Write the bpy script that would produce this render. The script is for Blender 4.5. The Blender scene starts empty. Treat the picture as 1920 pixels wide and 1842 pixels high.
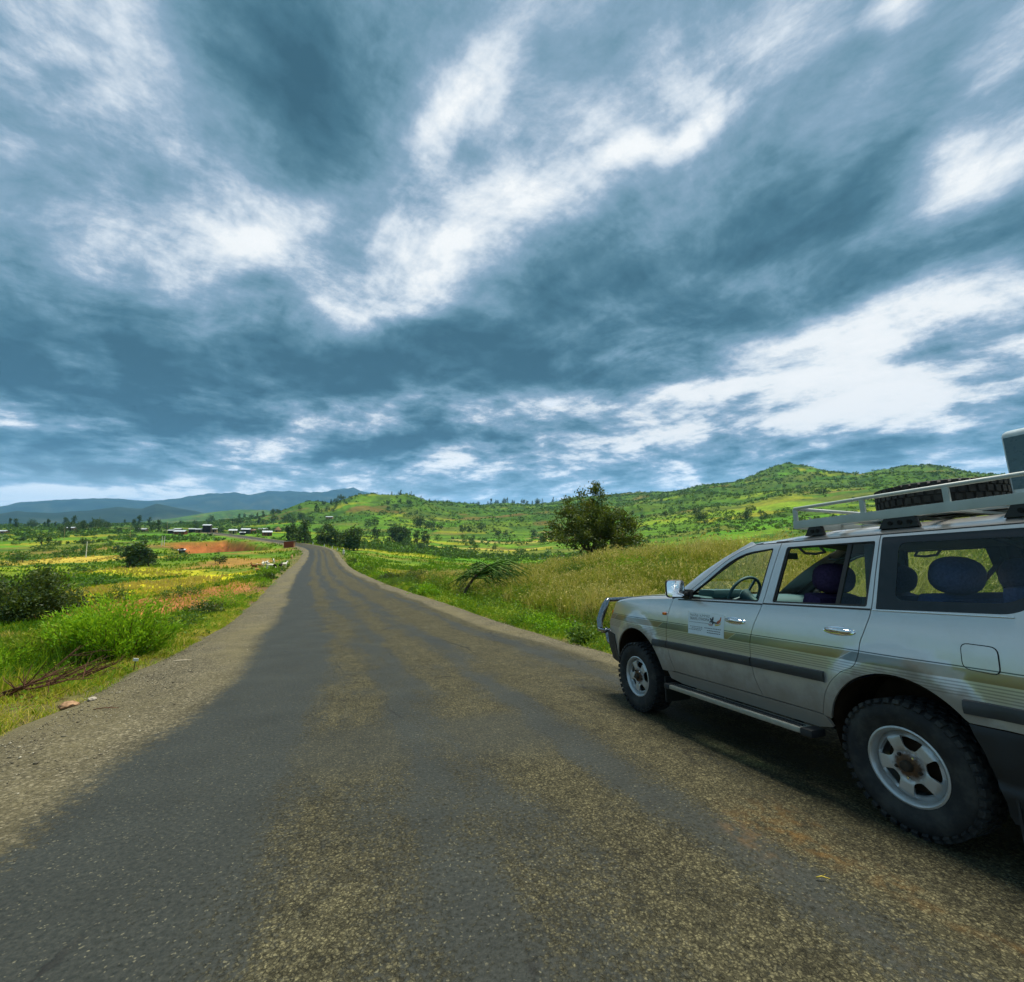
import bpy, bmesh, math, random
import numpy as np
from mathutils import Vector, Matrix, Euler

rnd = random.Random(7)
D = bpy.data
SC = bpy.context.scene
COL = SC.collection
R = math.radians

# ------------------------------------------------------------------ camera
CAM_H = 1.543                       # eye height above the road under the camera
cam = D.cameras.new('camera'); cam_o = D.objects.new('camera', cam); COL.objects.link(cam_o)
cam.sensor_fit = 'HORIZONTAL'; cam.sensor_width = 36.0
cam.lens = 36.0 * 860.0 / 1920.0
cam.clip_start = 0.05; cam.clip_end = 60000
cam_o.location = (0, 0, CAM_H)
cam_o.rotation_euler = (R(90 + 5.25), 0, 0)
SC.camera = cam_o

# ------------------------------------------------------------------ exposure
vs = SC.view_settings
SC.display_settings.display_device = 'sRGB'
vs.view_transform = 'Standard'; vs.look = 'None'; vs.gamma = 1.0; vs.use_curve_mapping = False
EXPO = 1.45
vs.exposure = EXPO
SC.cycles.use_denoising = True; SC.cycles.denoising_prefilter = 'ACCURATE'; SC.cycles.denoising_input_passes = 'RGB_ALBEDO_NORMAL'
SC.cycles.max_bounces = 6; SC.cycles.diffuse_bounces = 2; SC.cycles.glossy_bounces = 3
SC.cycles.transmission_bounces = 4; SC.cycles.volume_bounces = 0; SC.cycles.transparent_max_bounces = 12
SC.cycles.caustics_reflective = False; SC.cycles.caustics_refractive = False
SC.cycles.use_adaptive_sampling = True; SC.cycles.adaptive_threshold = 0.02

# ------------------------------------------------------------------ sun (veiled by cloud: soft)
SUN_EL, SUN_AZ = 76.0, 58.0          # azimuth clockwise from +Y (view direction)
sun = D.lights.new('sun', 'SUN'); sun_o = D.objects.new('sun', sun); COL.objects.link(sun_o)
sun.energy = 2.4; sun.angle = R(24); sun.color = (1.0, 0.94, 0.82)
sd = Vector((math.sin(R(SUN_AZ)) * math.cos(R(SUN_EL)), math.cos(R(SUN_AZ)) * math.cos(R(SUN_EL)), math.sin(R(SUN_EL))))
sun_o.rotation_euler = sd.to_track_quat('Z', 'Y').to_euler()
sun_o.location = (30, 30, 60)

# ------------------------------------------------------------------ world: blue sky almost closed by cloud
W = D.worlds.new('World'); SC.world = W; W.use_nodes = True
W.cycles.sampling_method = 'MANUAL'; W.cycles.sample_map_resolution = 512
def build_world():
    nt = W.node_tree; nt.nodes.clear()
    N = lambda t, **k: _n(nt, t, **k)
    L = nt.links.new
    def _n(nt, t, **k):
        n = nt.nodes.new(t)
        for a, b in k.items(): setattr(n, a, b)
        return n
    def math_(op, a, b=None, clamp=False):
        n = _n(nt, 'ShaderNodeMath', operation=op, use_clamp=clamp)
        for i, v in enumerate((a, b)):
            if v is None: continue
            if isinstance(v, (int, float)): n.inputs[i].default_value = v
            else: L(v, n.inputs[i])
        return n.outputs[0]
    def vmath(op, a, b=None, scale=None):
        n = _n(nt, 'ShaderNodeVectorMath', operation=op)
        for i, v in enumerate((a, b)):
            if v is None: continue
            if isinstance(v, (tuple, list)): n.inputs[i].default_value = v
            else: L(v, n.inputs[i])
        if scale is not None: n.inputs['Scale'].default_value = scale
        return n.outputs[0]
    out = N('ShaderNodeOutputWorld'); bg = N('ShaderNodeBackground'); L(bg.outputs[0], out.inputs[0])
    sky = N('ShaderNodeTexSky', sky_type='NISHITA', sun_disc=False)
    sky.sun_elevation = R(SUN_EL); sky.sun_rotation = R(SUN_AZ)
    tc = N('ShaderNodeTexCoord'); d = tc.outputs['Generated']
    sep = N('ShaderNodeSeparateXYZ'); L(d, sep.inputs[0])
    z = math_('MAXIMUM', sep.outputs[2], 0.0)
    zz = math_('ADD', z, 0.15)
    cmb = N('ShaderNodeCombineXYZ')
    L(math_('DIVIDE', sep.outputs[0], zz), cmb.inputs[0]); L(math_('DIVIDE', sep.outputs[1], zz), cmb.inputs[1])
    plane = cmb.outputs[0]                                   # the flat cloud deck, seen in perspective
    rot = N('ShaderNodeMapping'); L(plane, rot.inputs[0])
    rot.inputs['Rotation'].default_value = (0, 0, R(-38)); rot.inputs['Location'].default_value = (3.1, 7.7, 0)
    deck = rot.outputs[0]                                    # y runs along the streets of cloud
    def noise(vec, scale, detail, rough=0.5, dist=0.0, colour=False):
        n = N('ShaderNodeTexNoise', noise_dimensions='3D')
        L(vec, n.inputs['Vector']); n.inputs['Scale'].default_value = scale
        n.inputs['Detail'].default_value = detail; n.inputs['Roughness'].default_value = rough
        n.inputs['Distortion'].default_value = dist
        return n.outputs['Color' if colour else 'Fac']
    warp = vmath('SCALE', vmath('SUBTRACT', noise(deck, 1.1, 2, 0.5, colour=True), (0.5, 0.5, 0.5)), scale=0.40)
    st = N('ShaderNodeMapping'); L(vmath('ADD', deck, warp), st.inputs[0]); st.inputs['Scale'].default_value = (1.0, 0.27, 1.0)
    n1 = noise(st.outputs[0], 1.25, 7, 0.56)                 # streets
    n2 = noise(vmath('ADD', deck, warp), 3.1, 8, 0.68)         # billows
    # big masses, as directions (azimuth, elevation), sizes and amounts
    dw = vmath('SCALE', vmath('SUBTRACT', noise(vmath('ADD', deck, warp), 1.6, 4, 0.5, colour=True), (0.5, 0.5, 0.5)), scale=0.22)
    zfade = vmath('MULTIPLY', dw, (1, 1, 0.6))
    sc_n = N('ShaderNodeVectorMath', operation='SCALE'); L(zfade, sc_n.inputs[0])
    L(math_('ADD', math_('MULTIPLY', z, 1.3), 0.18), sc_n.inputs['Scale'])
    dd = vmath('ADD', d, sc_n.outputs[0])
    acc = None
    for az, el, s1, s2, tilt, amp in CLOUDS:
        c = Vector((math.sin(R(az)) * math.cos(R(el)), math.cos(R(az)) * math.cos(R(el)), math.sin(R(el))))
        rgt = Vector((math.cos(R(az)), -math.sin(R(az)), 0)); up = rgt.cross(c)
        t1 = rgt * math.cos(R(tilt)) + up * math.sin(R(tilt)); t2 = up * math.cos(R(tilt)) - rgt * math.sin(R(tilt))
        m = Matrix((t1, t2, -c)).transposed()
        mp = N('ShaderNodeMapping', vector_type='TEXTURE'); L(dd, mp.inputs[0])
        mp.inputs['Location'].default_value = c; mp.inputs['Rotation'].default_value = m.to_euler('XYZ')
        mp.inputs['Scale'].default_value = (s1 * 1.25, s2 * 1.35, 0.8)
        g = N('ShaderNodeTexGradient', gradient_type='SPHERICAL'); L(mp.outputs[0], g.inputs[0])
        ma = N('ShaderNodeMath', operation='MULTIPLY_ADD'); L(g.outputs['Fac'], ma.inputs[0]); ma.inputs[1].default_value = amp
        if acc is None: ma.inputs[2].default_value = 0.0
        else: L(acc, ma.inputs[2])
        acc = ma.outputs[0]
    fb = N('ShaderNodeMapping'); L(vmath('ADD', deck, vmath('SCALE', warp, scale=0.6)), fb.inputs[0]); fb.inputs['Scale'].default_value = (4.6, 0.95, 1.0)
    n4 = noise(fb.outputs[0], 1.0, 6, 0.60)                  # combed wisps along the streets
    n1 = math_('ADD', n1, math_('MULTIPLY', math_('SUBTRACT', n4, 0.5), 0.42))
    v = math_('ADD', math_('MULTIPLY', math_('SUBTRACT', n1, 0.5), 1.05), math_('MULTIPLY', math_('SUBTRACT', n2, 0.5), 1.30))
    low = N('ShaderNodeMapping'); L(vmath('ADD', d, vmath('SCALE', warp, scale=0.10)), low.inputs[0]); low.inputs['Scale'].default_value = (6.0, 6.0, 16.0)
    n3 = noise(low.outputs[0], 1.0, 8, 0.62)                 # heaped cloud low down, seen from the side
    lw = N('ShaderNodeMapRange', interpolation_type='SMOOTHSTEP'); L(z, lw.inputs[0])
    lw.inputs[1].default_value = 0.16; lw.inputs[2].default_value = 0.42; lw.inputs[3].default_value = 2.3; lw.inputs[4].default_value = 0.0
    v = math_('ADD', v, math_('MULTIPLY', math_('SUBTRACT', n3, 0.5), lw.outputs[0]))
    v = math_('ADD', math_('ADD', v, math_('MULTIPLY', acc, 0.74)), 0.425)
    hi = N('ShaderNodeMapRange', interpolation_type='SMOOTHSTEP'); L(z, hi.inputs[0])          # the deck is thicker overhead
    hi.inputs[1].default_value = 0.26; hi.inputs[2].default_value = 0.56; hi.inputs[3].default_value = 1.0; hi.inputs[4].default_value = 0.0
    v = math_('ADD', math_('MULTIPLY', v, math_('ADD', math_('MULTIPLY', hi.outputs[0], 0.12), 0.88)), math_('SUBTRACT', 0.030, math_('MULTIPLY', hi.outputs[0], 0.030)))
    ramp = N('ShaderNodeValToRGB'); L(v, ramp.inputs[0])
    cr = ramp.color_ramp; cr.interpolation = 'LINEAR'
    stops = [(0.0, (0.042, 0.115, 0.165)), (0.13, (0.064, 0.162, 0.225)), (0.24, (0.102, 0.220, 0.295)), (0.33, (0.158, 0.295, 0.390)), (0.48, (0.255, 0.390, 0.515)),
             (0.57, (0.410, 0.525, 0.650)), (0.67, (0.690, 0.770, 0.850)), (0.80, (0.975, 1.000, 1.010)), (1.0, (1.04, 1.05, 1.05))]
    while len(cr.elements) < len(stops): cr.elements.new(0.5)
    for e, (p, c) in zip(cr.elements, stops): e.position = p; e.color = (*c, 1)
    # near the horizon the rain haze pales the cloud
    hz = N('ShaderNodeMix', data_type='RGBA'); L(ramp.outputs[0], hz.inputs[6]); hz.inputs[7].default_value = (0.80, 0.93, 0.98, 1)
    hf = N('ShaderNodeMapRange', interpolation_type='SMOOTHSTEP'); L(sep.outputs[2], hf.inputs[0])
    hf.inputs[1].default_value = 0.02; hf.inputs[2].default_value = 0.15; hf.inputs[3].default_value = 0.30; hf.inputs[4].default_value = 0.0
    L(hf.outputs[0], hz.inputs[0])
    glow = N('ShaderNodeMapRange', interpolation_type='SMOOTHSTEP'); L(sep.outputs[2], glow.inputs[0])       # thinner cloud towards the horizon
    glow.inputs[1].default_value = 0.02; glow.inputs[2].default_value = 0.22; glow.inputs[3].default_value = 1.45 * 2.0 ** -EXPO; glow.inputs[4].default_value = 2.0 ** -EXPO
    gs = N('ShaderNodeVectorMath', operation='SCALE'); L(hz.outputs[2], gs.inputs[0]); L(glow.outputs[0], gs.inputs['Scale']); dim = gs.outputs[0]
    blue = vmath('SCALE', sky.outputs[0], scale=0.08)
    cov = N('ShaderNodeMapRange'); L(noise(deck, 0.9, 3), cov.inputs[0])      # a few gaps of blue
    cov.inputs[1].default_value = 0.20; cov.inputs[2].default_value = 0.28
    mx = N('ShaderNodeMix', data_type='RGBA'); L(cov.outputs[0], mx.inputs[0]); L(blue, mx.inputs[6]); L(dim, mx.inputs[7])
    L(mx.outputs[2], bg.inputs[0]); bg.inputs[1].default_value = 1.0
CLOUDS = [
(-46.7, 37.9, 0.165, 0.084, 45, 0.3), (-40.9, 35.2, 0.071, 0.042, -6, 0.3), (-29.5, 30.4, 0.118, 0.058, 16, 0.55), (-26.1, 29.7, 0.302, 0.166, 23, 
0.28), (-11.4, 43.7, 0.173, 0.078, 35, 0.34), (-4.4, 48.1, 0.143, 0.050, 39, 0.22), (-4.2, 34.4, 0.326, 0.072, 31, 0.3), (-21.5, 33.5, 0.057, 0.031, 
38, 0.2), (13.3, 39.0, 0.211, 0.062, 29, 0.12), (16.2, 42.7, 0.065, 0.021, 6, 0.38), (23.8, 42.1, 0.049, 0.025, 11, 0.38), (33.7, 44.4, 0.167, 0.060, 
27, 0.14), (45.2, 41.3, 0.039, 0.036, -1, 0.4), (48.3, 29.7, 0.102, 0.061, 12, 0.62), (50.1, 34.6, 0.073, 0.040, 25, 0.32), (39.3, 18.5, 0.375, 
0.054, 2, 0.62), (42.1, 12.6, 0.253, 0.077, -1, 0.5), (21.9, 12.9, 0.325, 0.058, 0, 0.42), (14.8, 21.5, 0.145, 0.033, 0, 0.42), (20.4, 36.1, 0.072, 
0.036, 17, 0.2), (-14.7, 15.7, 0.130, 0.032, 8, 0.5), (4.1, 16.1, 0.226, 0.042, 5, 0.5), (-7.4, 9.2, 0.103, 0.039, 1, 0.42), (-26.9, 9.8, 0.103, 
0.027, 5, 0.35), (12.6, 8.4, 0.242, 0.057, 8, 0.42), (-17.6, 7.0, 0.170, 0.028, 2, 0.2), (-27.1, 45.3, 0.168, 0.160, -53, -0.34), (-21.9, 40.3, 
0.175, 0.087, -3, -0.2), (-38.1, 32.8, 0.142, 0.074, 32, -0.16), (-44.8, 14.7, 0.288, 0.110, 10, -0.62), (-48.8, 19.3, 0.097, 0.094, 21, -0.12), 
(-25.6, 19.0, 0.357, 0.084, 9, -0.26), (11.0, 29.2, 0.631, 0.093, 16, -0.36), (-7.5, 20.7, 0.366, 0.080, 8, -0.38), (34.2, 38.6, 0.163, 0.064, 19, 
-0.34), (22.3, 22.9, 0.397, 0.055, 9, -0.3), (44.4, 24.4, 0.230, 0.043, 4, -0.3), (15.4, 18.7, 0.167, 0.038, 3, -0.45), (-44.9, 6.2, 0.125, 0.033, 
-2, -0.45), (-39.3, 5.2, 0.057, 0.016, -9, -0.25), (45.3, 16.9, 0.123, 0.034, 11, -0.4), (35.2, 7.9, 0.254, 0.052, 2, -0.32), (-17.0, 10.5, 0.246, 
0.037, 6, -0.34), (-2.0, 12.6, 0.184, 0.030, 8, -0.34), (2.7, 6.6, 0.301, 0.035, -0, -0.12), (-46.9, 10.1, 0.146, 0.032, 11, 0.12), (48.1, 37.8, 
0.078, 0.041, 27, -0.25), (25.7, 32.2, 0.237, 0.041, 11, -0.12), (-44.0, 3.6, 0.300, 0.026, 0, 0.75), (-26.0, 4.5, 0.200, 0.020, 0, 0.35), (-36.0, 21.0, 0.220, 0.070, 5, -0.22),
(-17.0, 6.2, 0.140, 0.022, 2, 0.40), (-4.0, 6.8, 0.120, 0.022, 2, 0.35), (22.0, 8.2, 0.180, 0.026, 3, 0.35),
]
build_world()

# ------------------------------------------------------------------ helpers
def link(o, parent=None):
    COL.objects.link(o)
    if parent is not None: o.parent = parent
    return o
def mesh_obj(name, V, F, mats=None, parent=None, smooth=False, fmat=None):
    me = D.meshes.new(name)
    me.from_pydata([tuple(v) for v in V], [], F)
    return finish(name, me, mats, parent, smooth, fmat)
def finish(name, me, mats=None, parent=None, smooth=False, fmat=None):
    if mats is not None:
        for m in (mats if isinstance(mats, (list, tuple)) else [mats]): me.materials.append(m)
    if fmat is not None: me.polygons.foreach_set('material_index', np.asarray(fmat, np.int32))
    if smooth: me.polygons.foreach_set('use_smooth', np.ones(len(me.polygons), bool))
    me.update()
    return link(D.objects.new(name, me), parent)
def fast_mesh(name, V, F, attrs=None):
    """V (n,3), F (m,k) with one k for all faces; attrs {name: (n,) float or (n,4) colour}"""
    V = np.ascontiguousarray(V, np.float32); F = np.ascontiguousarray(F, np.int32); k = F.shape[1]
    me = D.meshes.new(name)
    me.vertices.add(len(V)); me.vertices.foreach_set('co', V.ravel())
    me.loops.add(F.size); me.loops.foreach_set('vertex_index', F.ravel())
    me.polygons.add(len(F)); me.polygons.foreach_set('loop_start', np.arange(0, F.size, k, dtype=np.int32))
    for n, a in (attrs or {}).items():
        a = np.asarray(a, np.float32)
        if a.ndim == 1:
            at = me.attributes.new(n, 'FLOAT', 'POINT'); at.data.foreach_set('value', a)
        else:
            at = me.attributes.new(n, 'FLOAT_COLOR', 'POINT')
            if a.shape[1] == 3: a = np.concatenate([a, np.ones((len(a), 1), np.float32)], 1)
            at.data.foreach_set('color', np.ascontiguousarray(a).ravel())
    me.update(calc_edges=True); me.validate()
    return me
def tag(o, label=None, cat=None, group=None, kind=None):
    if label: o['label'] = label
    if cat: o['category'] = cat
    if group: o['group'] = group
    if kind: o['kind'] = kind
    return o
def empty(name, loc=(0, 0, 0), rz=0.0):
    o = D.objects.new(name, None); COL.objects.link(o); o.empty_display_size = 0.2
    o.location = loc; o.rotation_euler = (0, 0, rz)
    return o
def copy_tree(o, parent=None):
    c = o.copy(); COL.objects.link(c); c.parent = parent
    for ch in list(o.children): copy_tree(ch, c)
    return c

class MB:
    """collects shapes for one mesh"""
    def __init__(s): s.v = []; s.f = []
    def add(s, V, F):
        b = len(s.v); s.v += [tuple(p) for p in V]; s.f += [tuple(b + i for i in f) for f in F]; return s
    def box(s, c, d, M=None):
        V = [Vector((c[0] + sx * d[0] / 2, c[1] + sy * d[1] / 2, c[2] + sz * d[2] / 2)) for sx in (-1, 1) for sy in (-1, 1) for sz in (-1, 1)]
        if M is not None: V = [M @ p for p in V]
        return s.add(V, [(0, 1, 3, 2), (4, 6, 7, 5), (0, 4, 5, 1), (2, 3, 7, 6), (0, 2, 6, 4), (1, 5, 7, 3)])
    def bbox(s, c, d, b=0.01, M=None):
        """box with chamfered edges"""
        bm = bmesh.new(); bmesh.ops.create_cube(bm, size=1.0)
        for v in bm.verts: v.co = Vector((v.co.x * d[0], v.co.y * d[1], v.co.z * d[2]))
        bmesh.ops.bevel(bm, geom=bm.edges[:], offset=min(b, min(d) * 0.45), segments=2, affect='EDGES', profile=0.7)
        V = [v.co + Vector(c) for v in bm.verts]
        if M is not None: V = [M @ p for p in V]
        bm.verts.index_update(); F = [tuple(v.index for v in f.verts) for f in bm.faces]; bm.free()
        return s.add(V, F)
    def tube(s, pts, rad, n=8, cap=True):
        pts = [Vector(p) for p in pts]; m = len(pts)
        rad = [rad] * m if isinstance(rad, (int, float)) else rad
        rings = []; ref = None
        for i, p in enumerate(pts):
            t = (pts[min(i + 1, m - 1)] - pts[max(i - 1, 0)]).normalized()
            if ref is None:
                ref = t.orthogonal().normalized()
            ref = (ref - t * ref.dot(t))
            ref = ref.normalized() if ref.length > 1e-6 else t.orthogonal().normalized()
            w = t.cross(ref)
            rings.append([p + (ref * math.cos(2 * math.pi * k / n) + w * math.sin(2 * math.pi * k / n)) * rad[i] for k in range(n)])
        V = [q for r in rings for q in r]
        F = [(i * n + k, i * n + (k + 1) % n, (i + 1) * n + (k + 1) % n, (i + 1) * n + k) for i in range(m - 1) for k in range(n)]
        if cap: F += [tuple(range(n))[::-1], tuple((m - 1) * n + k for k in range(n))]
        return s.add(V, F)
    def lathe(s, prof, n=32, M=None, closed=False):
        """profile (radius, axial) spun about local Z"""
        V = [Vector((r * math.cos(2 * math.pi * k / n), r * math.sin(2 * math.pi * k / n), z)) for r, z in prof for k in range(n)]
        if M is not None: V = [M @ p for p in V]
        m = len(prof); F = [(i * n + k, i * n + (k + 1) % n, ((i + 1) % m) * n + (k + 1) % n, ((i + 1) % m) * n + k) for i in range(m if closed else m - 1) for k in range(n)]
        return s.add(V, F)
    def grid(s, P, flip=False):
        """P[i][j] points"""
        a, b = len(P), len(P[0]); V = [q for r in P for q in r]
        F = [(i * b + j, i * b + j + 1, (i + 1) * b + j + 1, (i + 1) * b + j) for i in range(a - 1) for j in range(b - 1)]
        if flip: F = [f[::-1] for f in F]
        return s.add(V, F)
    def build(s, name, mat, parent=None, smooth=False, auto=None):
        o = mesh_obj(name, s.v, s.f, mat, parent, smooth)
        if auto:
            o.data.polygons.foreach_set('use_smooth', np.ones(len(o.data.polygons), bool))
            o.data.set_sharp_from_angle(angle=R(auto))
        return o

# ---- value noise in numpy
def _h(ix, iy, s):
    a = (ix.astype(np.int64) * 374761393 + iy.astype(np.int64) * 668265263 + s * 974634557) & 0xffffffff
    a = ((a ^ (a >> 13)) * 1274126177) & 0xffffffff
    a = (a ^ (a >> 16)) & 0xffffffff
    return a / 4294967295.0
def vnoise(x, y, s=0):
    ix, iy = np.floor(x), np.floor(y); fx, fy = x - ix, y - iy
    fx = fx * fx * fx * (fx * (fx * 6 - 15) + 10); fy = fy * fy * fy * (fy * (fy * 6 - 15) + 10)
    a = _h(ix, iy, s) * (1 - fx) + _h(ix + 1, iy, s) * fx
    b = _h(ix, iy + 1, s) * (1 - fx) + _h(ix + 1, iy + 1, s) * fx
    return a * (1 - fy) + b * fy
def fbm(x, y, o=5, s=0, g=0.5):
    t = 0; a = 1; n = 0
    for i in range(o):
        t = t + a * vnoise(x, y, s + i * 17); n += a; a *= g; x = x * 2.03 + 11.3; y = y * 2.03 - 7.7
    return t / n
def sstep(a, b, x):
    t = np.clip((x - a) / (b - a), 0, 1); return t * t * (3 - 2 * t)
def lerp(a, b, t): return a + (b - a) * t

# ---- materials
def new_mat(name):
    m = D.materials.new(name); m.use_nodes = True; m.node_tree.nodes.clear(); return m
class NT:
    def __init__(s, m): s.m = m; s.nt = m.node_tree; s.out = s.n('ShaderNodeOutputMaterial')
    def n(s, t, **k):
        x = s.nt.nodes.new(t)
        for a, b in k.items(): setattr(x, a, b)
        return x
    def set(s, sock, v):
        if hasattr(v, 'is_linked') or isinstance(v, bpy.types.NodeSocket): s.nt.links.new(v, sock)
        else:
            if isinstance(v, (tuple, list)) and len(v) == 3 and sock.type == 'RGBA': v = (*v, 1)
            sock.default_value = v
    def math(s, op, a, b=None, c=None, clamp=False):
        x = s.n('ShaderNodeMath', operation=op, use_clamp=clamp)
        for i, v in enumerate((a, b, c)):
            if v is not None: s.set(x.inputs[i], v)
        return x.outputs[0]
    def obj(s): return s.n('ShaderNodeTexCoord').outputs['Object']
    def attr(s, name, out='Fac'): return s.n('ShaderNodeAttribute', attribute_name=name).outputs[out]
    def map(s, v, scale=(1, 1, 1), loc=(0, 0, 0), rot=(0, 0, 0)):
        x = s.n('ShaderNodeMapping'); s.set(x.inputs[0], v); x.inputs['Scale'].default_value = scale
        x.inputs['Location'].default_value = loc; x.inputs['Rotation'].default_value = rot; return x.outputs[0]
    def noise(s, v, scale, detail=4, rough=0.5, dist=0.0, out='Fac'):
        x = s.n('ShaderNodeTexNoise'); s.set(x.inputs['Vector'], v); x.inputs['Scale'].default_value = scale
        x.inputs['Detail'].default_value = detail; x.inputs['Roughness'].default_value = rough; x.inputs['Distortion'].default_value = dist
        return x.outputs[out]
    def voro(s, v, scale, out='Distance', feature='F1'):
        x = s.n('ShaderNodeTexVoronoi', feature=feature); s.set(x.inputs['Vector'], v); x.inputs['Scale'].default_value = scale; return x.outputs[out]
    def range(s, v, a, b, c=0.0, d=1.0, smooth=True):
        x = s.n('ShaderNodeMapRange', interpolation_type='SMOOTHSTEP' if smooth else 'LINEAR'); s.set(x.inputs[0], v)
        for i, q in enumerate((a, b, c, d)): x.inputs[i + 1].default_value = q
        return x.outputs[0]
    def ramp(s, v, stops, interp='LINEAR'):
        x = s.n('ShaderNodeValToRGB'); s.set(x.inputs[0], v); e = x.color_ramp; e.interpolation = interp
        while len(e.elements) < len(stops): e.elements.new(0.5)
        for q, (p, c) in zip(e.elements, stops): q.position = p; q.color = (*c, 1) if len(c) == 3 else c
        return x.outputs[0]
    def mix(s, f, a, b, blend='MIX'):
        x = s.n('ShaderNodeMix', data_type='RGBA', blend_type=blend); s.set(x.inputs[0], f); s.set(x.inputs[6], a); s.set(x.inputs[7], b); return x.outputs[2]
    def bump(s, h, strength=0.5, dist=0.01, normal=None):
        x = s.n('ShaderNodeBump'); s.set(x.inputs['Height'], h); x.inputs['Strength'].default_value = strength; x.inputs['Distance'].default_value = dist
        if normal is not None: s.set(x.inputs['Normal'], normal)
        return x.outputs[0]
    def bsdf(s, col, rough=0.6, metal=0.0, normal=None, spec=0.5, coat=0.0, **k):
        x = s.n('ShaderNodeBsdfPrincipled'); s.set(x.inputs['Base Color'], col); s.set(x.inputs['Roughness'], rough); s.set(x.inputs['Metallic'], metal)
        s.set(x.inputs['Specular IOR Level'], spec); s.set(x.inputs['Coat Weight'], coat)
        if coat: x.inputs['Coat Roughness'].default_value = k.get('coat_rough', 0.05)
        if normal is not None: s.set(x.inputs['Normal'], normal)
        return x.outputs[0]
    def done(s, sh): s.nt.links.new(sh, s.out.inputs[0]); return s.m
def simple(name, col, rough=0.6, metal=0.0, spec=0.5, var=0.12, scale=30.0, coat=0.0, bump=0.0):
    """plain paint, plastic or metal with a little unevenness"""
    t = NT(new_mat(name)); o = t.obj(); nz = t.noise(o, scale, 4)
    c = t.mix(1.0, col, t.ramp(nz, [(0.25, (1 - var,) * 3), (0.75, (1 + var,) * 3)]), 'MULTIPLY')
    r = t.range(nz, 0.3, 0.7, max(0.02, rough - 0.06), min(1, rough + 0.06))
    nm = t.bump(nz, bump, 0.01) if bump else None
    return t.done(t.bsdf(c, r, metal, nm, spec, coat))
def leaf_mat(name, stops, transl=0.35, rough=0.55, spec=0.25):
    """leaves: colour by each leaf's own number, some light passes through"""
    t = NT(new_mat(name)); c = t.ramp(t.attr('tint'), stops)
    b = t.bsdf(c, rough, 0, None, spec)
    tr = t.n('ShaderNodeBsdfTranslucent'); t.set(tr.inputs[0], t.mix(0.35, c, (0.30, 0.42, 0.02), 'MIX'))
    mx = t.n('ShaderNodeMixShader'); mx.inputs[0].default_value = transl
    t.nt.links.new(b, mx.inputs[1]); t.nt.links.new(tr.outputs[0], mx.inputs[2])
    return t.done(mx.outputs[0])
CREST_FAR = [(-65.20, 1.25), (-59.54, 1.85), (-53.46, 1.78), (-48.18, 2.21), (-47.20, 2.57), (-45.63, 2.84), (-43.95, 3.01), (-42.02, 3.11), (-40.28, 3.14), (-38.27, 3.08), (-36.17, 3.43), (-33.16, 4.01), (-31.10, 4.16), (-29.90, 3.98), (-28.24, 4.51), (-25.58, 4.68), (-23.75, 4.56), (-21.65, 4.88), (-19.20, 5.40), (-17.50, 4.88), (-14.38, 3.86), (-10.54, 2.61)]
CREST_NEAR = [(-65.18, 0.97), (-59.53, 1.68), (-54.59, 1.46), (-48.15, 1.77), (-47.16, 2.03), (-46.63, 1.96), (-45.00, 1.92), (-42.70, 2.20), (-40.75, 2.62), (-38.89, 2.48), (-37.85, 2.99), (-36.12, 2.57), (-34.59, 2.29), (-32.10, 1.80), (-29.61, 0.86)]

# ------------------------------------------------------------------ the lie of the land
SLOPE = math.tan(R(5.56))
def plane_z(x, y): return -SLOPE * y                       # the road falls away from the camera here
# road centre line: x, y, z
ROAD = np.array([(30, -85, 5.5), (20.5, -56, 4.2), (13.2, -36, 3.1), (8.0, -20, 1.9), (4.4, -10, .97), (1.2, 0, 0), (-2.5, 10, -.97), (-6.8, 20, -1.72), (-14.0, 36, -2.55), (-24.6, 60, -3.45),
    (-33.0, 80, -3.95), (-44.6, 108, -4.1), (-58.5, 139, -3.35), (-77, 167, -2.55), (-105, 200, -1.5), (-135, 233, -.35), (-167, 270, .75), (-203, 311, 1.85), (-245, 352, 3.0), (-290, 385, 4.0)], float)
def catmull(P, step):
    out = []
    Q = np.vstack([2 * P[0] - P[1], P, 2 * P[-1] - P[-2]])
    for i in range(1, len(Q) - 2):
        n = max(2, int(np.linalg.norm(Q[i + 1] - Q[i]) / step))
        for t in np.linspace(0, 1, n, endpoint=False):
            a, b, c, d = Q[i - 1], Q[i], Q[i + 1], Q[i + 2]
            out.append(0.5 * ((2 * b) + (c - a) * t + (2 * a - 5 * b + 4 * c - d) * t * t + (3 * b - a - 3 * c + d) * t ** 3))
    out.append(P[-1]); return np.array(out)
RC = catmull(ROAD, 1.0)
RT = np.gradient(RC[:, :2], axis=0); RT /= np.linalg.norm(RT, axis=1)[:, None]
RN = np.stack([RT[:, 1], -RT[:, 0]], 1)                    # to the right of travel
RS = np.concatenate([[0], np.cumsum(np.linalg.norm(np.diff(RC[:, :2], axis=0), axis=1))])
S0 = RS[np.argmin(np.hypot(RC[:, 0] - 1.2, RC[:, 1]))]
RS = RS - S0                                               # s = 0 beside the camera
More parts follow.
